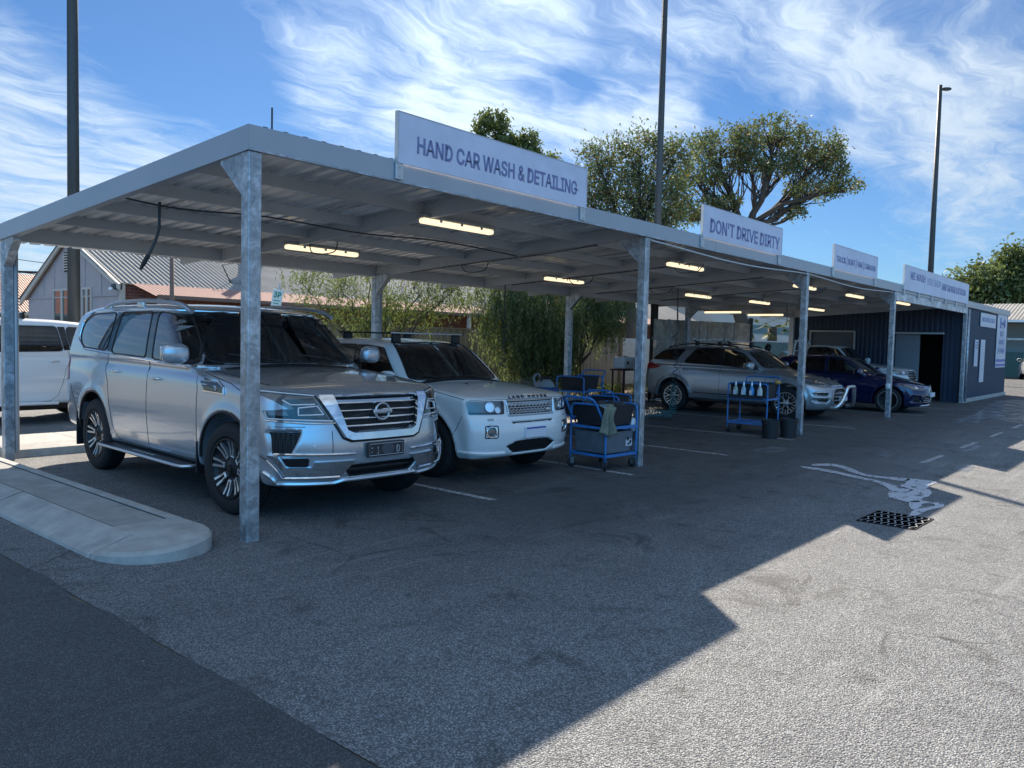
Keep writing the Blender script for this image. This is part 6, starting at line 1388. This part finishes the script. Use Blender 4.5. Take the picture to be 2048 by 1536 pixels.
o = MB().tube([(13.15, 16.75 + 3.6, 4.4), (13.15, 16.75 + 3.6, 10.0)], .035, 6).build('aerial_mast', LPM); MB().tube([(12.9, 20.35, 9.1), (13.4, 20.35, 9.1)], .03, 5).build('aerial_arm', LPM, o); tag(o, 'thin aerial mast poking above the carport roof', 'aerial')
# power pole, wires, pine far left
pp = thing('power_pole', 'timber power pole with a crossarm at the left edge beyond the red roof', 'power pole', (12.45, 45.1, 0))
MB().tube([(0, 0, 0), (0, 0, 6.6)], [.16, .12], 10).build('pole', mat('weathered_timber', (.10, .08, .065), .85), pp, True)
MB().tube([(.0, 0, 6.6), (.0, 0, 7.1), (.9, -.7, 7.0), (.9, -.7, 6.7)], .05, 6).build('bracket', BLK, pp); MB().tube([(-.2, .2, 4.9), (1.6, -1.3, 4.9)], .07, 6).build('crossarm', BLK, pp)
for k_, (z0, z1, x1, y1) in enumerate(((7.1, 6.6, 34, 45), (6.9, 6.2, 34, 44), (6.7, 5.9, 34, 43), (5.6, 5.0, 34, 42), (4.9, 4.2, 33, 41), (4.8, 3.9, 33, 40))):
    o = MB().tube([(12.5 + (x1 - 12.5) * s_, 45 + (y1 - 45) * s_, z0 + (z1 - z0) * s_ - 1.1 * s_ * (1 - s_)) for s_ in np.linspace(0, 1, 10)], .018, 4).build('power_line', BLK); tag(o, 'thin overhead power line sloping down behind the gabled building', 'power line', 'overhead power lines')
# ------------------------------------------------------------------ buildings and fences behind
def brickmat(name, a, b, mortar, sc=1.):
    m = bpy.data.materials.new(name); nt = NT(m); tc = nt.n('ShaderNodeNewGeometry').outputs['Position']; s_ = nt.n('ShaderNodeSeparateXYZ'); nt.l(tc, s_.inputs[0])
    cx = nt.n('ShaderNodeCombineXYZ'); nt.l(nt.math('ADD', s_.outputs[0], s_.outputs[1]), cx.inputs[0]); nt.l(s_.outputs[2], cx.inputs[1])
    br = nt.n('ShaderNodeTexBrick', i_Color1=(*a, 1), i_Color2=(*b, 1), i_Mortar=(*mortar, 1), i_Scale=sc, i_Mortar_Size=.006, i_Brick_Width=.24, i_Row_Height=.086); nt.l(cx.outputs[0], br.inputs['Vector'])
    p = principled(nt, Base_Color=br.outputs[0], Roughness=.85); nt.out(p.outputs[0]); return m
REDB = brickmat('red_brick', (.16, .055, .04), (.22, .08, .055), (.22, .20, .18)); WHB = brickmat('white_brick', (.55, .54, .51), (.48, .47, .45), (.36, .35, .33))
PINKW = mat('weatherboard_pinkgrey', (.40, .36, .37), .8, var=.08, vscale=2); CREAM = mat('cream_trim', (.52, .48, .42), .6)
TIN = mat('corrugated_zinc', (.24, .24, .235), .8, .0, var=.2, vscale=1.2); PINKT = mat('faded_red_tin', (.36, .21, .18), .85, var=.12, vscale=2)
def corr(name, m, A, B, Cc, Dd, n, amp, parent):
    """corrugated sheet: ribs run from edge AB to edge DC; A-B is the eave line"""
    A, B, Cc, Dd = map(Vector, (A, B, Cc, Dd)); nrm = (B - A).cross(Dd - A).normalized(); 
    if nrm.z < 0: nrm = -nrm
    vs = []; N = n * 4
    for i in range(N + 1):
        t = i / N; o = nrm * amp * math.sin(i * math.pi / 2); vs += [tuple(A.lerp(B, t) + o), tuple(Dd.lerp(Cc, t) + o)]
    return MB().add(vs, [(2 * i, 2 * i + 2, 2 * i + 3, 2 * i + 1) for i in range(N)]).build(name, m, parent, True)
gh = thing('gabled_building', 'old building with a pinkish board gable, corrugated roof and red brick side', 'building', (6.26, 17, 0))
ox, oy = 6.26, 17.0
def rel(P): return [(x - ox, y - oy, z) for x, y, z in P]
g_ = MB(); g_.add(rel([(6.26, 17, 0), (6.26, 24.0, 0), (6.26, 24.0, 2.75), (6.26, 20.45, 4.50), (6.26, 17, 3.05)]), [(4, 3, 2, 1, 0)]); g_.build('gable_wall', PINKW, gh)
bt = MB()
for y in (18.2, 19.35, 21.7, 22.6, 23.2): bt.box(6.235 - ox, 6.26 - ox, y - oy - .02, y - oy + .02, 2.72, 2.98 + min(y - 17, 24 - y) * .40)
bt.box(6.23 - ox, 6.26 - ox, 0, 7, 2.68, 2.72); bt.build('cover_battens', PINKW, gh)
bb = MB()
for a, b in (((6.10, 16.75, 3.0), (6.10, 20.45, 4.62)), ((6.10, 20.45, 4.62), (6.10, 24.35, 2.64))):
    a, b = Vector(a), Vector(b); d = (b - a); up = Vector((0, 0, .14)); q = [a, b, b - up * 1.2, a - up * 1.2]; vs = [tuple(v - Vector((ox, oy, 0))) for v in q] + [tuple(v - Vector((ox - .06, oy, 0))) for v in q]; bb.add(vs, [(0, 1, 2, 3), (7, 6, 5, 4), (0, 4, 5, 1), (1, 5, 6, 2), (2, 6, 7, 3), (3, 7, 4, 0)])
bb.build('barge_board', CREAM, gh)
vn = MB(); 
for k_ in range(7): vn.box(-.06, -.03, 3.35, 3.88, 3.52 + k_ * .08, 3.56 + k_ * .08)
vn.build('gable_vent', CREAM, gh); MB().box(-.02, -.012, 3.33, 3.90, 3.48, 4.08).build('vent_opening', SEAM, gh)
for y0, y1 in ((3.42, 4.7), (1.9, 2.45)):
    w = MB(); 
    for a in ((y0 - .06, y0, 1.5, 2.9), (y1, y1 + .06, 1.5, 2.9), ((y0 + y1) / 2 - .06, (y0 + y1) / 2 + .06, 1.5, 2.9), (y0 - .06, y1 + .06, 2.9, 2.97)): w.box(-.05, -.005, a[0], a[1], a[2], a[3])
    o = w.build('window', CREAM, gh); MB().box(-.02, -.008, y0, y1, 1.5, 2.9).build('pane', mat('house_window_glass', (.03, .045, .05), .05, coat=1.), o)
corr('roof', TIN, (-.2, -.15, 3.02), (34, -.15, 3.02), (34, 3.45, 4.56), (-.2, 3.45, 4.56), 220, .025, gh); corr('roof', TIN, (-.2, 7.4, 2.66), (34, 7.4, 2.66), (34, 3.45, 4.56), (-.2, 3.45, 4.56), 60, .02, gh)
corr('lean_to_roof', PINKT, (.25, -1.6, 2.66), (34, -1.6, 2.66), (34, -.12, 3.04), (.25, -.12, 3.04), 260, .018, gh)
MB().box(.3, 34, -1.62, -1.58, 2.60, 2.70).build('lean_to_fascia', mat('weathered_board', (.16, .12, .10), .8), gh)
MB().box(0.02, 34, 0, .1, 0, 3.0).build('brick_wall', REDB, gh)
for x in (.35, 4.4, 8.4, 12.4, 16.4, 20.4): MB().box(x, x + .12, -1.58, -1.46, 0, 2.62).build('lean_to_post', CREAM, gh)
pst = MB(); pst.box(-.03, .10, -.10, .02, 0, 3.0); pst.build('corner_board', CREAM, gh)
cam_ = MB(); cam_.bbox(-.22, .02, -.12, .10, 2.84, 3.0, .04); cam_.build('security_lamp', LPM, gh, True, 40); MB().ell((-.26, -.02, 2.85), (.07, .06, .06), 10, 8).build('lamp_bowl', LWHITE, gh, True)
o = MB().tube([(10.0, 17.6, 3.25), (10.35, 17.65, 3.45), (10.45, 17.7, 3.7), (10.45, 17.7, 4.5)], .16, 12).build('flue_pipe', TIN, None, True); tag(o, 'bent metal flue pipe standing on the corrugated roof', 'flue')
MB().tube([(10.3, 17.6, 4.0), (9.6, 17.5, 3.85), (9.9, 17.5, 3.3)], .02, 5).build('stay', BLK, o)
o = MB().tube([(6.75, 15.0, 0), (6.75, 15.0, 3.9)], .055, 10).build('thin_pole', mat('brown_pole', (.16, .11, .09), .7), None, True); tag(o, 'thin brown pole in front of the corrugated roof', 'pole')
# red tiled house further left
rh = thing('tiled_house', 'house with a red tiled roof at the left edge beyond the gable', 'house', (6.2, 30, 0))
def tiles():
    m = bpy.data.materials.new('red_roof_tiles'); nt = NT(m); pos = nt.n('ShaderNodeNewGeometry').outputs['Position']; mp = nt.n('ShaderNodeMapping', i_Scale=(1, 1, 1)); nt.l(pos, mp.inputs[0])
    w = nt.n('ShaderNodeTexWave', i_Scale=3.2, bands_direction='X'); nt.l(pos, w.inputs[0]); w2 = nt.n('ShaderNodeTexWave', i_Scale=2.4, bands_direction='Z', wave_profile='SAW'); nt.l(pos, w2.inputs[0])
    c = nt.mix(nt.math('MULTIPLY', w.outputs['Fac'], w2.outputs['Fac']), (.18, .04, .03), (.62, .26, .19)); p = principled(nt, Base_Color=c, Roughness=.7); nt.l(nt.bump(w.outputs['Fac'], .8, .06), p.inputs['Normal']); nt.out(p.outputs[0]); return m
MB().add([(-6, -2, 2.3), (6, -2, 2.3), (3.5, 2, 4.0), (-4, 2, 4.0), (6, 6, 2.3), (-6, 6, 2.3)], [(0, 1, 2, 3), (1, 4, 2), (4, 5, 3, 2), (5, 0, 3)]).build('roof', tiles(), rh)
MB().box(-5.4, 5.4, -1.5, 5.5, 0, 2.35).build('wall', CREAM, rh); MB().box(-6, 6, -2.05, -1.98, 2.2, 2.32).build('gutter', CREAM, rh)
# beige steel fence behind the garden bed
BEI = mat('beige_steel_fence', (.34, .28, .21), .6, var=.1, vscale=1.5)
fn = thing('steel_fence', 'beige ribbed steel fence behind the garden bed', 'fence', (8.2, 11.0, 0))
x = 0.0
while x < 14.2:
    mb = MB(); ribs(mb, (x + .02, .02), (x + 2.36, .02), .08, 1.98, .26, .035); mb.build('fence_panel', BEI, fn); MB().box(x - .02, x + .02, -.03, .05, 0, 2.02).build('post', BEI, fn); x += 2.38
MB().box(0, 14.3, -.02, .05, 1.985, 2.04).build('top_rail', BEI, fn)
o = MB().bbox(22.35, 22.5, 10.9, 11.05, 0, 1.95, .01).build('gate_pier', mat('brown_pier', (.20, .14, .09), .8)); tag(o, 'brown post where the beige fence meets the white brick wall', 'post')
o = MB().box(22.5, 26.5, 11.1, 11.3, 0, 1.9).build('brick_garden_wall', WHB); tag(o, 'low white brick wall beside the beige fence', 'wall')
TEAL = mat('teal_steel_fence', (.10, .19, .19), .5)
tf = thing('steel_fence', 'pale teal steel fence seen past the end of the screen wall', 'fence', (25.5, 9.5, 0)); mb = MB(); ribs(mb, (0, 0), (14, 0), 0, 1.92, .22, .03); mb.build('fence_panel', TEAL, tf); MB().box(0, 14, -.04, .03, 1.925, 1.98).build('top_rail', LWHITE, tf)
wb = thing('pale_building', 'pale building with a teal window band behind the teal fence', 'building', (44, 15, 0)); MB().box(-2, 16, 2, 10, 0, 4.3).build('wall', mat('pale_render', (.52, .50, .47), .8), wb)
MB().box(-1.5, 15.5, 1.93, 1.99, 2.6, 3.15).build('window_band', mat('teal_band', (.05, .16, .20), .4), wb); MB().box(-2.2, 16.2, 1.6, 10.2, 4.3, 4.45).build('roof', LWHITE, wb)
rb = thing('far_building', 'long low building with a corrugated roof at the right edge beyond the shed', 'building', (62, 2, 0)); corr('roof', TIN, (-2, -12, 3.95), (-2, 9, 3.95), (3, 9, 5.3), (-1.5 + 4.5, -12, 5.3), 90, .03, rb)
MB().box(-2.1, -2, -12, 9, 3.78, 3.95).build('gutter', LWHITE, rb); MB().box(1.0, 1.2, -12, 9, 0, 3.8).build('wall', mat('pale_green_wall', (.30, .34, .32), .8), rb)
MB().box(-.1, .0, -12, 9, 2.6, 2.72).build('verandah_beam', LWHITE, rb); mb = MB(); ribs(mb, (.1, 9), (.1, -12), 0, 1.75, .2, .03); mb.build('lower_cladding', mat('teal_cladding', (.07, .14, .13), .5), rb)
tb = MB()
for k_ in range(9): tb.tube([(-1.9, 8 - k_ * 2.4, 3.8), (.9, 8 - k_ * 2.4, 2.9)], .05, 5)
tb.build('roof_struts', GALV2, rb)
# ------------------------------------------------------------------ garden bed
MUL = mat('leaf_litter_mulch', (.15, .11, .075), .95, var=.5, vscale=9, bump=.9, bscale=16)
gb = MB(); nx, ny = 90, 20; vs = []; rr = random.Random(8)
for j in range(ny + 1):
    for i in range(nx + 1): 
        x = 8.4 + 17.4 * i / nx; y = 7.5 + 3.5 * j / ny; vs.append((x, y, .07 + .05 * math.sin(x * 2.1 + y) * math.sin(y * 1.7) + rr.uniform(-.02, .03) + .03 * j / ny))
gb.add(vs, [(j * (nx + 1) + i, j * (nx + 1) + i + 1, (j + 1) * (nx + 1) + i + 1, (j + 1) * (nx + 1) + i) for j in range(ny) for i in range(nx)]); o = gb.build('garden_soil', MUL); o['kind'] = 'structure'
# ------------------------------------------------------------------ vegetation
def leafmat(name, cols, trans=.35):
    m = bpy.data.materials.new(name); nt = NT(m); g = nt.n('ShaderNodeNewGeometry'); nz = nt.noise(g.outputs['Position'], 1.3, 3, .6)
    f = nt.math('ADD', nt.math('MULTIPLY', g.outputs['Random Per Island'], .65), nt.math('MULTIPLY', nz.outputs[0], .5))
    c = nt.ramp(f, [(.15 + .7 * i / (len(cols) - 1), cc) for i, cc in enumerate(cols)])
    d = nt.n('ShaderNodeBsdfDiffuse'); nt.l(c, d.inputs[0]); tr = nt.n('ShaderNodeBsdfTranslucent'); nt.l(nt.mix(.4, c, (.20, .25, .07), 'MIX'), tr.inputs[0])
    gl = nt.n('ShaderNodeBsdfGlossy', i_Roughness=.45, i_Color=(.5, .5, .5, 1)); a = nt.n('ShaderNodeMixShader', i_0=trans); nt.l(d.outputs[0], a.inputs[1]); nt.l(tr.outputs[0], a.inputs[2])
    b = nt.n('ShaderNodeMixShader', i_0=.06); nt.l(a.outputs[0], b.inputs[1]); nt.l(gl.outputs[0], b.inputs[2]); nt.out(b.outputs[0]); return m
BARK = mat('bark', (.06, .048, .038), .9, var=.35, vscale=6, bump=.6, bscale=25)
def leaves(rng, C_, n, spread, ll, lw, droop=0., aspect=(1, 1, 1)):
    """n leaf quads round each centre; returns verts, quads"""
    C_ = np.asarray(C_, float); m = len(C_) * n
    P = np.repeat(C_, n, 0) + rng.normal(0, 1, (m, 3)) * spread * np.array(aspect)
    d = rng.normal(0, 1, (m, 3)); d[:, 2] -= droop; d /= np.linalg.norm(d, axis=1, keepdims=True)
    s_ = np.cross(d, rng.normal(0, 1, (m, 3))); s_ /= np.linalg.norm(s_, axis=1, keepdims=True) + 1e-9
    L_ = ll * rng.uniform(.6, 1.3, (m, 1)); W_ = lw * rng.uniform(.6, 1.3, (m, 1))
    V = np.stack([P - d * L_ * .5, P + s_ * W_ * .5, P + d * L_ * .5, P - s_ * W_ * .5], 1).reshape(-1, 3)
    return V, np.arange(m * 4).reshape(-1, 4)
def curve3(a, b, bend, rng, n=6):
    a = np.array(a, float); b = np.array(b, float); L_ = np.linalg.norm(b - a); o = rng.normal(0, 1, 3) * L_ * bend; out = []
    for i in range(n + 1):
        t = i / n; out.append(a + (b - a) * t + o * 4 * t * (1 - t) * .5 + (rng.normal(0, 1, 3) * L_ * .02 if 0 < i < n else 0))
    return out
def tree(name, label, cat, base, fork, lobes, lm, seed, per=22, clumps=26, nl=30, ll=.16, lw=.05, spread=.2, r0=.22, droop=.3, group=None, strands=0, strand_len=1.2, under=0., thin=1., twigr=.012):
    rng = np.random.default_rng(seed); root = thing(name, label, cat, base, 0, group); B0 = np.array(base, float)
    w = MB(); F0 = np.array(fork, float) - B0
    w.tube([tuple(p) for p in curve3((0, 0, -.05), F0, .04, rng, 6)], [r0 * (1 - .30 * i / 6) for i in range(7)], 10)
    cents = []
    for (x, y, z, rh, rv) in lobes:
        c = np.array((x, y, z)) - B0; hub = c - np.array((0, 0, rv * .35)); pts = curve3(F0, hub, .12, rng, 7); rr_ = r0 * .42 * min(1.2, .5 + rh * .4)
        w.tube([tuple(p) for p in pts], [rr_ * (1 - .62 * i / 7) for i in range(8)], 7)
        k_ = max(4, int(clumps * rh * rv * thin + 3))
        dirs = rng.normal(0, 1, (k_, 3)); dirs /= np.linalg.norm(dirs, axis=1, keepdims=True); rad_ = rng.uniform(.25, 1, (k_, 1)) ** .5
        if under: dirs[:, 2] = np.abs(dirs[:, 2]) * (1 - under) + dirs[:, 2] * under
        cc = c + dirs * rad_ * np.array((rh, rh, rv)); cents.append(cc)
        for q in cc[::2]:
            j = rng.integers(2, 8); p0 = pts[j]; pp_ = curve3(p0, q, .14, rng, 4); w.tube([tuple(p) for p in pp_], [rr_ * .30, rr_ * .2, rr_ * .14, rr_ * .09, twigr * .6], 4, False)
    w.build('trunk', BARK, root, True)
    cents = np.concatenate(cents); V, Q = leaves(rng, cents, nl, spread, ll, lw, droop)
    if strands:
        VV = [V]; QQ = [Q]; off = len(V); st = []
        for q in cents[rng.integers(0, len(cents), strands)]:
            L_ = strand_len * rng.uniform(.4, 1.1); p = q + rng.normal(0, .18, 3); dr = rng.normal(0, .22, 3); dr[2] = -1; n = int(L_ / .035)
            t = np.arange(n)[:, None] * .035; line = p + dr * t + np.array((0, 0, 0)) * t; line[:, :2] -= (dr[:2] * t * t / (2 * L_)); st.append(line + rng.normal(0, .025, line.shape))
        S_ = np.concatenate(st); S_ = S_[S_[:, 2] + B0[2] > .10]; v2, q2 = leaves(rng, S_, 1, .01, ll, lw, 2.2); VV.append(v2); QQ.append(q2 + off); V = np.concatenate(VV); Q = np.concatenate(QQ)
    np_mesh('crown', V, Q, lm, root); return root
LG = leafmat('grey_green_leaves', [(.03, .055, .024), (.06, .10, .038), (.09, .14, .055), (.115, .165, .07), (.13, .17, .08), (.20, .12, .06)], .42)
LW = leafmat('willow_leaves', [(.035, .06, .02), (.07, .11, .03), (.10, .15, .035), (.17, .21, .06)], .5)
LD = leafmat('dark_willow_leaves', [(.035, .06, .028), (.07, .11, .045), (.11, .16, .065), (.18, .22, .09)], .5)
LR_ = leafmat('bushy_leaves', [(.03, .05, .018), (.065, .10, .03), (.11, .15, .045), (.17, .20, .07)], .40)
BIG = [(30.13, 10.99, 10.51, 1.58, 1.02), (31.61, 9.31, 11.13, 1.69, .86), (32.91, 7.73, 10.39, 1.45, 1.02), (33.76, 6.62, 8.96, 1.0, .56), (32.72, 7.8, 8.7, 1.25, .5), (29.51, 11.6, 9.14, 1.35, 1.02), (30.99, 9.91, 9.8, 1.13, .8), (31.86, 8.88, 9.6, 1.02, .7), (30.06, 10.85, 8.03, 1.0, .5), (29.17, 11.86, 7.55, .9, .68), (32.26, 8.27, 7.75, .56, .35), (33.3, 7.3, 9.7, .9, .7)]
tree('spreading_tree', 'largest spreading tree with dark open limbs above the second sign board', 'tree', (30.95, 9.7, 0), (30.89, 9.86, 7.0), BIG, LG, 11, clumps=36, nl=38, ll=.19, lw=.08, spread=.17, r0=.34, droop=.2, under=.5)
MID = [(24.01, 13.4, 9.3, 1.03, .65), (25.17, 12.09, 9.69, 1.24, .72), (26.1, 10.98, 9.52, .83, .83), (23.77, 13.56, 7.79, .83, 1.03), (24.85, 12.32, 8.03, 1.45, 1.03), (25.92, 11.04, 7.66, 1.03, 1.03), (25.36, 11.62, 6.81, 1.65, .62), (24.01, 13.18, 6.56, 1.24, .62), (25.0, 12.0, 5.4, 1.6, .8)]
tree('bushy_tree', 'bushy grey green tree between the first sign and the middle lamp post', 'tree', (25.0, 12.2, 0), (25.01, 11.98, 5.4), MID, LG, 12, clumps=48, nl=36, ll=.18, lw=.075, spread=.22, r0=.3, droop=.2)
FAR3 = [(27.97, 22.95, 13.0, .84, .66), (27.51, 23.37, 11.67, .92, .79), (28.38, 22.39, 11.96, .79, .53), (29.15, 21.5, 12.12, .58, .66), (28.96, 21.65, 11.2, 1.18, .66), (29.72, 20.74, 11.1, .66, .39), (28.4, 22.3, 10.0, 1.6, .8)]
tree('round_leaf_tree', 'tree top just showing above the lettering of the first sign', 'tree', (28.5, 22.1, 0), (28.49, 22.06, 9.0), FAR3, leafmat('olive_leaves', [(.05, .08, .025), (.10, .14, .04), (.15, .19, .06)], .4), 13, clumps=60, nl=40, ll=.24, lw=.11, spread=.17, r0=.3)
RGT = [(72.68, 5.86, 9.25, 1.5, 1.2), (70.78, 7.92, 7.35, 2.3, 1.3), (72.07, 6.31, 6.18, 3.0, 1.6), (69.18, 9.75, 6.6, 1.5, .9), (73.44, 4.84, 7.65, 2.2, 1.9), (74.25, 3.96, 8.5, 2.04, 1.83), (70, 8.2, 5.4, 3, 1.5), (75.5, 2.4, 7.2, 2.6, 2.4), (73.5, 4.6, 5.2, 3, 1.6)]
tree('leafy_tree', 'broad bright green tree beyond the shed at the right edge', 'tree', (72.0, 6.0, 0), (71.9, 6.3, 3.5), RGT, LR_, 14, clumps=17, nl=46, ll=.42, lw=.20, spread=.42, r0=.5)
W1 = [(7.3, 9.9, 3.0, .5, .25), (8.38, 9.9, 3.03, .6, .3), (7.96, 9.9, 2.55, .6, .26), (9.0, 9.9, 2.24, .7, .27), (9.96, 9.9, 2.79, .64, .36), (11.0, 9.9, 2.72, .66, .37), (11.2, 9.9, 2.27, .7, .27), (9.9, 9.9, 2.15, .7, .23)  , (9.4, 9.9, 2.6, .8, .4), (11.8, 9.9, 2.9, .8, .4), (8.9, 9.9, 1.9, .5, .2), (12.6, 9.9, 2.82, .57, .35), (8.3, 9.9, 2.08, .5, .18), (9.0, 9.8, 3.6, 1.1, .5), (11.0, 9.8, 3.7, 1.2, .5), (12.5, 9.8, 3.7, .9, .5)]  # last three lobes sit unseen above the back beam, added for shade
tree('willowy_sapling', 'light airy willow-leaved tree left of the rear post, in front of the long roof', 'tree', (9.6, 9.9, 0), (9.5, 9.9, .9), W1, LW, 15, clumps=50, nl=36, ll=.13, lw=.026, spread=.16, r0=.07, droop=.8, strands=500, strand_len=.4, twigr=.006)
W2 = [(12.96, 8.8, 2.9, .48, .39), (14.04, 8.8, 2.95, .64, .54), (15.2, 8.8, 2.95, .74, .6), (14.65, 8.8, 1.9, .61, .73), (15.3, 8.8, 1.2, .55, .5), (13.6, 8.8, 2.1, .36, .5), (13.2, 8.8, 3.7, .9, .5), (14.8, 8.8, 3.9, 1.1, .6), (14.2, 8.9, 1.4, .5, .4), (15.6, 8.8, 1.9, .6, .6), (13.1, 8.8, 2.4, .5, .5), (16.0, 8.8, 2.7, .6, .5), (14.9, 8.8, .8, .6, .4)]  # highest two lobes are hidden by the roof, put in to cast shade
tree('weeping_tree', 'dense dark weeping tree behind the second bay, its leaves hanging to the soil', 'tree', (14.3, 8.9, 0), (14.2, 8.9, 1.3), W2, LD, 16, clumps=40, nl=26, ll=.13, lw=.028, spread=.2, r0=.12, droop=1., strands=1700, strand_len=1.35, twigr=.008)
W3 = [(17.39, 8.9, 2.95, .72, .48), (18.7, 8.9, 3.0, .5, .5), (16.61, 8.9, 2.5, .34, .5), (18.1, 8.9, 2.45, .5, .3), (17.2, 8.9, 3.8, 1.0, .5), (19.0, 8.9, 3.8, .8, .5)]  # top two lobes: unseen crown added for its shade
tree('weeping_tree', 'weeping tree with a bare forked trunk just right of the rear post', 'tree', (16.99, 8.9, 0), (16.85, 8.9, .95), W3, LD, 17, clumps=60, nl=30, ll=.13, lw=.026, spread=.17, r0=.13, droop=1., strands=1300, strand_len=.9, twigr=.008)
SB = leafmat('silver_bush_leaves', [(.14, .15, .12), (.24, .25, .21), (.36, .37, .33)], .2)
rng = np.random.default_rng(30); cc = np.concatenate([np.array((x, y, z)) + rng.normal(0, .16, (40, 3)) * (1.3, 1, .6) for x, y, z in ((13.0, 8.1, .34), (13.7, 8.15, .38), (12.5, 8.2, .3), (14.3, 8.1, .3))]); cc = cc[cc[:, 2] > .08]
V, Q = leaves(rng, cc, 26, .06, .10, .014, -.6); o = np_mesh('silver_bush', V, Q, SB); tag(o, 'low silvery bush at the foot of the dense weeping tree', 'bush')
rng = np.random.default_rng(31); n = 5000; P = np.stack([rng.uniform(8.6, 25, n), rng.uniform(7.55, 10.9, n), rng.uniform(.10, .17, n)], 1); V, Q = leaves(rng, P, 1, .01, .09, .03, 0)
o = np_mesh('fallen_leaves', V, Q, leafmat('dry_leaves', [(.10, .06, .03), (.22, .15, .08), (.34, .27, .17)], .1)); o['kind'] = 'stuff'
rng = np.random.default_rng(32)
for i, (cx, cy, s_) in enumerate(((15.9, 8.0, .8), (17.6, 7.9, .7), (19.2, 8.0, .9), (16.6, 7.8, .5))):
    c_ = np.array((cx, cy, .25)) + rng.normal(0, .22, (26, 3)) * (s_, s_, .5 * s_); V, Q = leaves(rng, c_, 20, .07, .11, .03, -.2); o = np_mesh('small_shrub', V, Q, LD)
    tag(o, ('low leafy shrub at the foot of the forked weeping tree', 'low shrub in the leaf litter right of the forked trunk', 'low shrub nearest the white tank in the leaf litter', 'smallest shrub at the kerb of the garden bed')[i], 'shrub', 'low shrubs in the garden bed')
rng = np.random.default_rng(40); n = 260; P = np.stack([rng.uniform(-3.5, 9, n), rng.uniform(-6, .5, n), np.full(n, .012)], 1); k_ = 90; P[:k_, 0] = -1.18 - np.abs(rng.normal(0, .12, k_)); P[:k_, 1] = rng.uniform(-.2, 6, k_)
V, Q = leaves(rng, P, 1, .004, .028, .010, 0); V[:, 2] = .008 + (V[:, 2] - V[:, 2].mean()) * .25; o = np_mesh('dry_leaf_specks', V, Q, leafmat('speck_leaves', [(.05, .035, .02), (.14, .10, .06), (.45, .43, .38)], .1)); o['kind'] = 'stuff'
# palm beyond the screen wall
pm = thing('palm', 'short palm with pale green fans beyond the teal fence', 'palm', (34.9, 10.2, 0)); pm.scale = (1.35, 1.35, 1.12); rng = np.random.default_rng(33); V = []; 
for k_ in range(70):
    a = rng.uniform(0, 6.28); e_ = rng.uniform(-.5, 1.3); d = np.array((math.cos(a) * math.cos(e_), math.sin(a) * math.cos(e_), math.sin(e_))); o_ = np.array((0, 0, 2.5)); tip = o_ + d * rng.uniform(.8, 1.25)
    for q in range(14):
        f = (q - 6.5) / 6.5; sd = np.cross(d, (0, 0, 1)); sd /= np.linalg.norm(sd) + 1e-9; end = tip + sd * f * .45 + d * (.5 - .25 * abs(f)) - np.array((0, 0, .12 + .12 * abs(f))); w_ = np.cross(end - tip, (0, 0, 1)); w_ = w_ / (np.linalg.norm(w_) + 1e-9) * .022; V += [tip - w_, tip + w_, end, end - w_ * .1]
V = np.array(V); np_mesh('crown', V, np.arange(len(V)).reshape(-1, 4), LR_, pm); MB().tube([(0, 0, 0), (.05, 0, 1.3), (0, 0, 2.4)], [.22, .19, .16], 10).build('trunk', BARK, pm, True)
pn = thing('pine_tree', 'tiny distant pine on the skyline at the left edge', 'tree', (17.5, 58, 0)); rng = np.random.default_rng(34); pn.scale = (.55, .55, .62); MB().tube([(0, 0, 0), (0, 0, 8.2)], [.2, .05], 6).build('trunk', BARK, pn)
cc = [np.array((math.cos(a) * r, math.sin(a) * r, z)) for z in np.arange(3, 8.4, .55) for a in np.arange(0, 6.2, .9) for r in np.linspace(.1, (8.9 - z) * .22, 4)]; V, Q = leaves(rng, cc, 4, .08, .3, .1); np_mesh('crown', V, Q, LD, pn)
# ------------------------------------------------------------------ the other vehicles
build_patrol(); build_freelander(); build_territory(); build_golf(); build_ute()
suv = dict(pat); suv.update(wheel='five', wr=4.38, zr=[(1.9, 1.86), (2.2, 1.92), (2.8, 1.96), (3.4, 1.95), (4.2, 1.89), (4.9, 1.78)], wr2=.78, parts=[p_ for p_ in pat['parts'] if p_[0] in ('tail_light',)], cuts=[], steer=0)
r, B = car(suv, 'parked_car', 'white wagon with a roof bar parked across behind the silver four wheel drive', (-1.32, 10.72), -90, WHITE, .03, .97)
crossbar(r, 3.0, 1.97, .74, .07, SATIN); crossbar(r, 2.1, 1.97, .74, .07, SATIN)
st = MB(); st.bbox(-1.12, -.96, 1.5, 3.45, .36, .42, .02); st.bbox(.96, 1.12, 1.5, 3.45, .36, .42, .02); st.build('side_step', LWHITE, r, True, 40)
hb = dict(gol); hb.update(parts=[], cuts=[], zroof=1.5)
r, B = car(hb, 'parked_car', 'white hatchback glimpsed over the silver wagon roof beyond the screens', (31.4, 9.0), 80, WHITE, .045, 1.12, cab=False)
rs = dict(ter); rs.update(cuts=[], mirmat=WHITE, handmat=WHITE, gaps=[], parts=[('tail_light_bar', 'strip', 'R', [[(-.80, 1.02), (-.5, 1.0), (.5, 1.0), (.80, 1.02)]], REDL, dict(r=.03, off=.0)), ('number_plate', 'panel', 'R', [(-.19, .72), (.19, .72), (.19, .83), (-.19, .83)], PLATEB, dict(off=.02)), ('lower_bumper', 'panel', 'R', [(-.82, .36), (.82, .36), (.82, .60), (-.82, .60)], BLK, dict(off=.012, res=.08))])
r, B = car(rs, 'parked_car', 'white wagon seen from behind at the right edge beyond the shed', (59.2, 2.3), 105, WHITE, .045, 1.08, cab=False)
